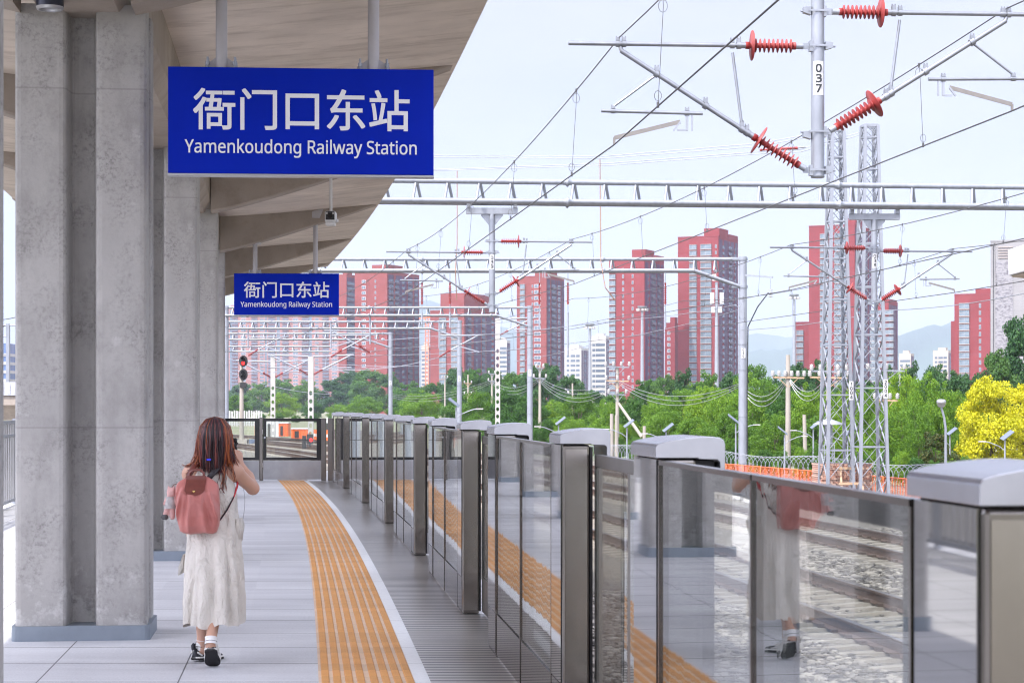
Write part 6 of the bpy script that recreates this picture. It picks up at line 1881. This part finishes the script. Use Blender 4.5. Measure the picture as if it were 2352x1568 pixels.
# left arm, mostly hidden
c_((-.095, .015, 1.235), (-.115, .05, 1.215), .052, .050, .03); c_((-.115, .05, 1.215), (-.07, .235, 1.08), .048, .038, .03); c_((-.07, .235, 1.08), (.085, .30, 1.27), .038, .025, .02)
# legs
for hx, hy, hz, kx, ky, kz, ax, ay, az in ((-.045, 0, .83, -.035, .06, .48, -.038, .06, .115), (.105, 0, .83, .078, .0, .50, .076, -.325, .185)):
    c_((hx, hy, hz), (kx, ky, kz), .085, .055, .03)
    mx_ = [kx + (ax - kx) * .35, ky + (ay - ky) * .35 - .012, kz + (az - kz) * .35]
    c_((kx, ky, kz), mx_, .052, .050, .03); c_(mx_, (ax, ay, az), .050, .033, .03); c_((ax, ay, az), (ax, ay - .01, az - .04), .034, .034, .02)
# hands: palm, four unequal fingers bent round the camera grip, thumb from the side of the palm
def hand(w, palm_end, side, fwd, knuckles, sgn):
    w = np.array(w); pe = np.array(palm_end); side = np.array(side); fwd = np.array(fwd)
    c_(w, pe, .024, .026, .012); c_(w + side * .018, pe + side * .022, .016, .015, .012); c_(w - side * .018, pe - side * .022, .016, .015, .012)
    for i, (o, l1, l2) in enumerate(((-.030, .032, .028), (-.010, .036, .03), (.010, .034, .028), (.029, .027, .022))):
        p0 = pe + side * o; up = (pe - w) / np.linalg.norm(pe - w)
        p1 = p0 + up * l1 * .55 + fwd * l1 * .75; p2 = p1 + fwd * l2 * .45 - side * sgn * 0 + knuckles * l2; 
        c_(p0, p1, .0095, .0088, .004); c_(p1, p2, .0088, .0075, .003)
    t0 = w + (pe - w) * .35 - side * .028 * sgn; t1 = t0 - side * .022 * sgn + (pe - w) * .45 + fwd * .012; t2 = t1 + (pe - w) * .35 + fwd * .014 + side * .006 * sgn
    c_(t0, t1, .012, .0105, .006); c_(t1, t2, .0105, .009, .003)
hand((.174, .287, 1.279), (.166, .298, 1.338), (.25, .95, .0), (-.62, .35, .25), np.array((-.75, -.1, .0)), 1)
hand((.088, .302, 1.273), (.104, .308, 1.318), (.25, -.95, .0), (.55, .30, .25), np.array((.75, .1, .0)), -1)
link('body', b_.mesh('body', M['skin']), wom)
for ex in (.030, .092):
    mb = MB(); mb.lathe((ex, .118, 1.462), (ex + .001, .134, 1.462), [(0, .004), (.4, .013), (.8, .011), (1, .002)], 10); mb.build('eye', M['sign_white'], wom)

# dress
rr = np.random.default_rng(5)
def interp_rows(rows, zs):
    rows = sorted(rows); zz = [q[0] for q in rows]
    return [np.interp(zs, zz, [q[i] for q in rows]) for i in range(1, len(rows[0]))]
rows = [(1.325, .045, .050, .058), (1.29, .042, .075, .075), (1.25, .038, .095, .090), (1.20, .034, .120, .100), (1.15, .034, .145, .110), (1.08, .036, .160, .122), (.98, .038, .160, .122), (.86, .048, .168, .135),
        (.74, .052, .170, .160), (.60, .056, .176, .185), (.42, .058, .178, .22), (.30, .058, .177, .245), (.235, .057, .174, .25)]
zs = np.linspace(.262, 1.325, 96); cx_, hw_, hd_ = interp_rows(rows, zs)
th = np.linspace(0, 2 * math.pi, 121)[:-1]
rings = []
for z, cx, hw, hd in zip(zs, cx_, hw_, hd_):
    low = max(0, (1.02 - z) / .8)
    ring = []
    for a in th:
        ph = a + .15 * math.sin(3.1 * z + 2 * a)
        fold = .15 * (abs(math.sin(4.5 * ph + .7 + .5 * z)) - .55) + .075 * math.sin(9 * ph + 1.6 * z) + .035 * math.sin(19 * ph - 4 * z)
        fold *= low ** .8
        # one deep pleat down the back left of the middle
        dd = math.atan2(math.sin(a - R(250)), math.cos(a - R(250))); fold -= .11 * low * math.exp(-(dd / .10) ** 2) * min(1, (1.0 - z) * 4 if z < 1.0 else 0)
        wr = .010 * math.sin(24 * z + 5 * math.sin(2 * a + 1)) * (.4 + low) * .7 + .006 * math.sin(47 * z + 7 * math.sin(3 * a))
        q = 1 + fold + wr
        sx = abs(math.cos(a)) ** .85 * math.copysign(1, math.cos(a)); sy = abs(math.sin(a)) ** .85 * math.copysign(1, math.sin(a))
        zz = z + (.012 * math.sin(5 * a + .6) + .008 * math.sin(9 * a)) * max(0, 1 - (z - .262) / .1)
        ring.append(V((cx + hw * sx * q, hd * sy * q + (.005 if z > 1.1 else -.0) - .075 * low ** 1.2, zz)))
    rings.append(ring)
mb = MB(); mb.smooth = True; mb.loft(rings, caps=False)
# turned hem
hem = [[p + V((0, 0, 0)) for p in rings[0]], [V((p.x * .97 + .0017, p.y * .95, p.z + .012)) for p in rings[0]], [V((p.x * .93 + .004, p.y * .9, p.z + .10)) for p in rings[0]]]
mb.loft([list(reversed(h_)) for h_ in hem], caps=False)
dress = mb.build('dress', M['dress'], wom)
mb = MB(); mb.smooth = True
mb.loft([[V((-.135, -.02, .70)), V((-.150, -.03, .70)), V((-.150, .05, .70)), V((-.135, .05, .70))], [V((-.14, -.04, .64)), V((-.175, -.05, .62)), V((-.172, .06, .62)), V((-.14, .05, .64))], [V((-.145, -.04, .585)), V((-.178, -.045, .565)), V((-.175, .05, .565)), V((-.145, .05, .585))]])
mb.build('pocket_flap', M['dress'], dress)
mb = MB(); mb.smooth = True
mb.loft([[V((.185, -.06, .93)), V((.222, -.05, .935)), V((.225, .05, .935)), V((.195, .05, .93))], [V((.19, -.07, .88)), V((.236, -.06, .885)), V((.238, .06, .885)), V((.19, .06, .88))], [V((.195, -.07, .78)), V((.220, -.06, .78)), V((.222, .06, .78)), V((.195, .06, .78))]])
mb.build('pocket', M['dress'], dress)

# hair: shell plus strands
m, nt, b = _mat('hair'); g = nd(nt, 'ShaderNodeNewGeometry')
c = ramp(nt, g.outputs['Random Per Island'], [(0, (.010, .004, .007)), (.5, (.022, .007, .011)), (.8, (.06, .014, .02)), (1, (.22, .05, .04))]); nt.links.new(c, b.inputs['Base Color']); b.inputs['Roughness'].default_value = .38; M['hair'] = m
m, nt, b = _mat('hair_auburn'); g = nd(nt, 'ShaderNodeNewGeometry')
c = ramp(nt, g.outputs['Random Per Island'], [(0, (.07, .017, .011)), (.5, (.20, .046, .016)), (1, (.42, .115, .03))]); nt.links.new(c, b.inputs['Base Color']); b.inputs['Roughness'].default_value = .4; M['hair2'] = m
h_ = SDF((-.12, -.16, 1.16), (.22, .18, 1.62), .008)
h_.ell((.054, -.005, 1.478), (.098, .108, .106), .02); h_.ell((.052, -.030, 1.39), (.098, .066, .12), .05); h_.ell((.046, -.040, 1.31), (.080, .042, .085), .05)
shell = link('hair', h_.mesh('hair', M['hair']), wom)
r = random.Random(9)
mb = MB()
for k in range(900):
    a = r.uniform(-1.95, 1.95); side = abs(a) > .82
    mb.cur = 1 if (side and r.random() < .85) or r.random() < .04 else 0
    ln = r.uniform(.82, 1.05)
    fl = (r.gauss(0, .012), r.gauss(0, .008)); tipout = (.055 if r.random() < .25 and side else 0) * r.uniform(.3, 1.2)
    pts = []
    for t in np.linspace(0, 1, 9):
        if t < .35:
            q = t / .35 * math.pi / 2; rx = .105 * math.sin(q); rz_ = 1.478 + .112 * math.cos(q); ry = .114 * math.sin(q)
        else:
            q = (t - .35) / .65; rx = .105 + .010 * math.sin(q * 3) - .022 * q ** 2; ry = .114 - .02 * q; rz_ = 1.478 - q * (.235 * ln + (.02 if abs(a) < .8 else 0))
        w_ = 1 + .03 * math.sin(k * 1.7 + t * 5)
        cx = .054 - .008 * max(0, t - .4)
        x = cx + math.sin(a) * rx * w_ + fl[0] * t * t + math.copysign(tipout, a) * max(0, t - .7) * 3.3
        y = -.006 - math.cos(a) * ry * w_ * (1 if t < .4 else 1 - .12 * (t - .4)) + fl[1] * t
        pts.append(V((x, y, rz_ + (.02 * max(0, t - .85) * (1 if tipout else 0) * 6))))
    rad = r.uniform(.0022, .0042)
    mb.tube(pts, [rad * .5, rad, rad, rad, rad, rad, rad * .9, rad * .65, rad * .2], 4)
for x0, z0, pts in ((0, 0, [(-.02, -.05, 1.33), (-.06, -.06, 1.27), (-.10, -.05, 1.235), (-.135, -.04, 1.215)]), (0, 0, [(-.03, -.03, 1.36), (-.07, -.03, 1.29), (-.115, -.03, 1.272), (-.15, -.02, 1.276)]), (0, 0, [(.12, -.06, 1.32), (.135, -.075, 1.24), (.125, -.08, 1.17), (.135, -.09, 1.11)]), (0, 0, [(.13, -.03, 1.33), (.17, -.05, 1.27), (.185, -.055, 1.22), (.19, -.06, 1.17)]), (0, 0, [(.10, -.08, 1.30), (.115, -.09, 1.22), (.108, -.095, 1.15), (.118, -.10, 1.09)])):
    for q in range(9):
        mb.cur = 1 if q % 3 else 0
        j = [V(p) + V((r.gauss(0, .010), r.gauss(0, .006), r.gauss(0, .008))) for p in pts]
        pp = [j[0].lerp(j[1], f) for f in (0, .5)] + [j[1].lerp(j[2], f) for f in (0, .5)] + [j[2], j[2].lerp(j[3], .5), j[3]]
        mb.tube(pp, [.003, .003, .0028, .0024, .002, .0014, .0005], 4)
o = mb.build('hair_strands', [M['hair'], M['hair2']], shell); o['kind'] = 'stuff'
mb = MB(); mb.box((.032, -.125, 1.315), (.028, .008, .012)); mb.build('hair_clip', mat('blue_clip', (.03, .04, .75), .3), shell)

# socks and shoes
def shoe(heel, toe, roll, lift_sock):
    heel = V(heel); toe = V(toe); ax = (toe - heel); L = ax.length; ax.normalize()
    up = V((roll, 0, 1)); sd = ax.cross(up).normalized(); up = sd.cross(ax).normalized()
    def q(u, s, z): return heel + ax * (u * L) + sd * s + up * z
    prof = [(-.02, .020, .040), (.06, .036, .075), (.2, .036, .082), (.36, .036, .075), (.52, .042, .058), (.7, .047, .046), (.86, .044, .040), (.96, .032, .034), (1.02, .014, .026)]
    mb = MB(); mb.smooth = True; rings = []
    for u, hw, ht in prof:
        rings.append([q(u, hw * math.cos(a) * (1 if math.sin(a) < .3 else .82), .018 + max(0, math.sin(a)) * (ht - .018) + min(0, math.sin(a)) * .004) for a in np.linspace(0, 2 * math.pi, 17)[:-1]])
    mb.loft(rings); sh = mb.build('shoe', M['shoe'], wom)
    mb = MB(); rings = []
    for u, hw, ht in prof: rings.append([q(u, hw + .004, .020), q(u, -hw - .004, .020), q(u, -hw - .002, .0), q(u, hw + .002, .0)])
    mb.loft(rings); mb.build('sole', M['sole'], sh)
    mb = MB(); rings = []
    for u, hw, ht in prof: rings.append([q(u, hw + .006, .022), q(u, hw + .006, .013), q(u, -hw - .006, .013), q(u, -hw - .006, .022)])
    mb.loft(rings); mb.build('midsole', M['stripe'], sh)
    mb = MB()
    for s in (-1, 1):
        for (u0, z0, u1, z1) in ((.22, .068, .62, .024), (.36, .070, .72, .026), (.30, .026, .58, .056), (.46, .024, .66, .050), (.02, .052, .16, .030)):
            hw0 = np.interp(u0, [p[0] for p in prof], [p[1] for p in prof]); hw1 = np.interp(u1, [p[0] for p in prof], [p[1] for p in prof])
            n_ = 5; P_s = [q(u0 + (u1 - u0) * f, s * ((hw0 + (hw1 - hw0) * f) * (1.02 - .10 * ((z0 + (z1 - z0) * f) / .07) ** 2) + .002), z0 + (z1 - z0) * f) for f in np.linspace(0, 1, n_)]
            mb.tube(P_s, .0062, 5)
    mb.build('side_stripe', M['stripe'], sh)
    mb = MB(); mb.tube([q(-.01, 0, .07), q(-.03, 0, .095), q(.0, 0, .105)], [.016, .015, .011], 8); mb.build('heel_tab', M['shoe'], sh)
shoe((-.085, .015, .012), (.065, .20, .002), -.05, 0)
shoe((.082, -.375, .118), (.070, -.19, .000), 0, 0)
for (a, b2, r0) in (((-.045, .055, .07), (-.038, .06, .132), .040), ((.078, -.345, .155), (.077, -.325, .198), .041)):
    mb = MB(); mb.lathe(a, b2, [(0, r0 * .95), (.5, r0 * .93), (.92, r0 * .92), (1, r0 * .98), (1, r0 * .8)], 18, cap=False); s_ = mb.build('sock', M['sock'], wom)
    mb = MB(); a = V(a); b2 = V(b2); p = a.lerp(b2, .35); mb.lathe(p, p + (b2 - a) * .06, [(0, r0 * .965), (1, r0 * .965)], 18, cap=False); mb.build('sock_band', M['strap'], s_)

# backpack
pk = thing('backpack', 'salmon pink backpack with brown leather flap worn by the woman', 'backpack', (WX, WD, 0))
def prow(z, l, r_, d, yb): return (z, (l + r_) / 2, (r_ - l) / 2, d / 2, yb)
prs = [prow(.846, -.125, .070, .10, -.175), prow(.858, -.142, .092, .13, -.19), prow(.90, -.150, .108, .155, -.20), prow(.96, -.157, .115, .165, -.205), prow(1.04, -.164, .112, .155, -.20), prow(1.10, -.168, .108, .135, -.19), prow(1.14, -.170, .103, .10, -.175), prow(1.165, -.160, .096, .070, -.16), prow(1.185, -.135, .07, .045, -.15), prow(1.200, -.105, .035, .026, -.142), prow(1.206, -.08, .01, .014, -.14)]
zs = np.linspace(.846, 1.206, 60); cxp, hwp, hdp, ybp = interp_rows(prs, zs)
rings = []
for z, cx, hw, hd, yb in zip(zs, cxp, hwp, hdp, ybp):
    ring = []
    for a in np.linspace(0, 2 * math.pi, 97)[:-1]:
        sx = abs(math.cos(a)) ** .5 * math.copysign(1, math.cos(a)); sy = abs(math.sin(a)) ** .6 * math.copysign(1, math.sin(a))
        x = hw * sx; fold = 0
        if sy < 0:      # drape folds on the outer face, fanning out downwards from the flap
            f = (1.15 - z) / .3; xx = (x + cx + .04) / (.5 + .6 * max(0, f))
            fold = (.020 * math.sin(xx * 62 + .5) + .010 * math.sin(xx * 120 + z * 9)) * max(0, math.sin(min(1, max(0, f)) * math.pi * .9)) + .006 * math.sin(z * 40 + x * 18) * max(0, f)
        ring.append(V((cx + x, yb + hd * sy + fold, z + .004 * math.sin(x * 40))))
    rings.append(ring)
mb = MB(); mb.smooth = True; mb.loft(rings); mb.build('bag', M['pack'], pk)
# flap lies on the outer face
fl = []
cols = np.linspace(-.103, .024, 14)
def yface(z): return float(np.interp(z, zs, ybp - hdp)) - .006
rows_ = []
for z in np.linspace(1.213, 1.098, 12):
    f = (1.213 - z) / .115
    row = []
    for x in cols:
        cxm = -.04; u = (x - cxm) / .0635; zz = z + (.022 * max(0, abs(u) - .6) ** 1.5 * 4 if f > .75 else 0) * (f - .75) * 4
        row.append(V((x, min(yface(zz), yface(1.19)) - .006 * math.cos(u) - .002, zz)))
    rows_.append(row)
mb = MB(); mb.smooth = True; mb.loft(rows_, closed=False, caps=False); back = [[p + V((0, .006, 0)) for p in r_] for r_ in rows_]; mb.loft([list(reversed(q)) for q in back], closed=False, caps=False)
flap = mb.build('flap', M['leather'], pk)
mb = MB(); yb = yface(1.115) - .012; mb.lathe((-.042, yb + .008, 1.116), (-.042, yb - .006, 1.116), [(0, .010), (.6, .010), (1, .005)], 14); mb.build('snap_button', mat('brass', (.72, .50, .20), .25, 1.0), flap)
mb = MB(); mb.tube([V((-.085, -.15, 1.20)), V((-.083, -.152, 1.232)), V((-.06, -.155, 1.250)), V((-.02, -.155, 1.250)), V((.003, -.152, 1.232)), V((.006, -.15, 1.20))], .009, 8); mb.build('carry_handle', M['leather'], pk)
def ribbon(pts, wd, mtl, name, par, nrm=(1, 0, 0)):
    mb = MB(); mb.smooth = True; rings = []
    pts = [V(p) for p in pts]
    for i, p in enumerate(pts):
        t_ = (pts[min(i + 1, len(pts) - 1)] - pts[max(0, i - 1)]).normalized(); s = V(nrm); s = (s - t_ * s.dot(t_)).normalized(); n_ = t_.cross(s) * .004
        rings.append([p + s * wd / 2 + n_, p - s * wd / 2 + n_, p - s * wd / 2 - n_, p + s * wd / 2 - n_])
    mb.loft(rings); return mb.build(name, mtl, par)
ribbon([(.03, -.14, 1.19), (.07, -.115, 1.24), (.10, -.06, 1.285), (.12, .02, 1.292), (.13, .09, 1.24), (.13, .13, 1.12)], .035, M['strap'], 'shoulder_strap', pk)
ribbon([(-.10, -.14, 1.19), (-.085, -.115, 1.235), (-.065, -.06, 1.285), (-.05, .02, 1.292), (-.05, .09, 1.24), (-.06, .13, 1.12)], .035, M['leather'], 'shoulder_strap', pk)
ribbon([(.105, -.13, .93), (.145, -.10, .99), (.182, -.05, 1.07), (.195, .02, 1.14), (.19, .06, 1.17)], .032, M['redlin'], 'lower_strap', pk, (0, 1, .3))
ribbon([(.103, -.14, .925), (.143, -.112, .985), (.180, -.062, 1.065), (.194, .008, 1.135)], .02, M['strap'], 'strap_edge', pk, (0, 1, .3))
mb = MB(); mb.tube([V((.095, -.15, 1.12)), V((.115, -.15, 1.135)), V((.135, -.14, 1.10))], [.006, .005, .003], 6); mb.build('zip_pull', M['leather'], pk)
# plush charm
pl = thing('plush_toy', 'small pink and grey plush charm dangling from the backpack', 'toy', (WX - .205, WD - .17, 1.04))
q_ = SDF((-.07, -.06, -.13), (.07, .06, .13), .006)
q_.ell((.005, 0, .065), (.030, .028, .034), .012); q_.ell((0, 0, .0), (.034, .030, .045), .012); q_.cap((-.018, -.005, -.03), (-.032, -.01, -.085), .017, .019, .008); q_.cap((.012, -.005, -.03), (.012, -.008, -.09), .017, .018, .008); q_.cap((.028, -.01, .03), (.04, -.015, -.01), .012, .012, .006); q_.cap((-.02, -.01, .03), (-.036, -.015, -.005), .012, .012, .006)
q_.cap((.022, 0, .09), (.026, 0, .108), .009, .006, .005); q_.cap((-.012, 0, .09), (-.016, 0, .108), .009, .006, .005)
link('body', q_.mesh('body', mat('plush_pink', (.60, .36, .34), .95, var=.15, vs=40)), pl)
mb = MB(); mb.lathe((0, 0, -.035), (0, 0, .04), [(0, .042), (.5, .039), (1, .030)], 14, cap=False); mb.build('vest', mat('plush_grey', (.42, .40, .40), .95, var=.25, vs=30), pl)
mb = MB(); mb.lathe((-.034, -.012, -.075), (-.036, -.016, -.108), [(0, .020), (.6, .024), (1, .012)], 12); mb.build('boot', mat('plush_dark', (.10, .10, .105), .9), pl)
mb = MB(); mb.tube([V((.005, 0, .095)), V((.02, .0, .115)), V((.036, .01, .12))], .003, 6); mb.build('cord', M['leather'], pl)
# the small camera she holds
hc = thing('handheld_camera', 'small black handheld camera on a grip held up by the woman', 'camera', (WX + .137, WD + .318, 1.30))
mb = MB(); mb.box((0, 0, .035), (.032, .028, .115)); mb.build('grip', M['black'], hc, bevel=.006)
mb = MB(); mb.box((-.0, -.0155, .045), (.022, .002, .03)); mb.build('screen', mat('lit_screen', (.05, .06, .12), .1), hc)
mb = MB(); mb.bar((0, 0, .09), (.014, .0, .118), .012, .02); mb.build('gimbal_arm', M['blackmat'], hc)
mb = MB(); mb.box((-.002, .002, .130), (.036, .034, .034)); mb.build('camera_head', M['black'], hc, bevel=.008)

# ================================================================== summer haze
hz = MB(); hz.bx(-11800, 11800, -120, 11500, -3.6, 760)
m = bpy.data.materials.new('haze'); m.use_nodes = True; nt = m.node_tree; nt.nodes.clear()
o = nd(nt, 'ShaderNodeOutputMaterial'); pv = nd(nt, 'ShaderNodeVolumePrincipled'); pv.inputs['Color'].default_value = (.70, .81, 1.0, 1); pv.inputs['Density'].default_value = .00011; pv.inputs['Anisotropy'].default_value = .1
nt.links.new(pv.outputs[0], o.inputs['Volume'])
hob = hz.build('haze', m); tag(hob, kind='stuff')
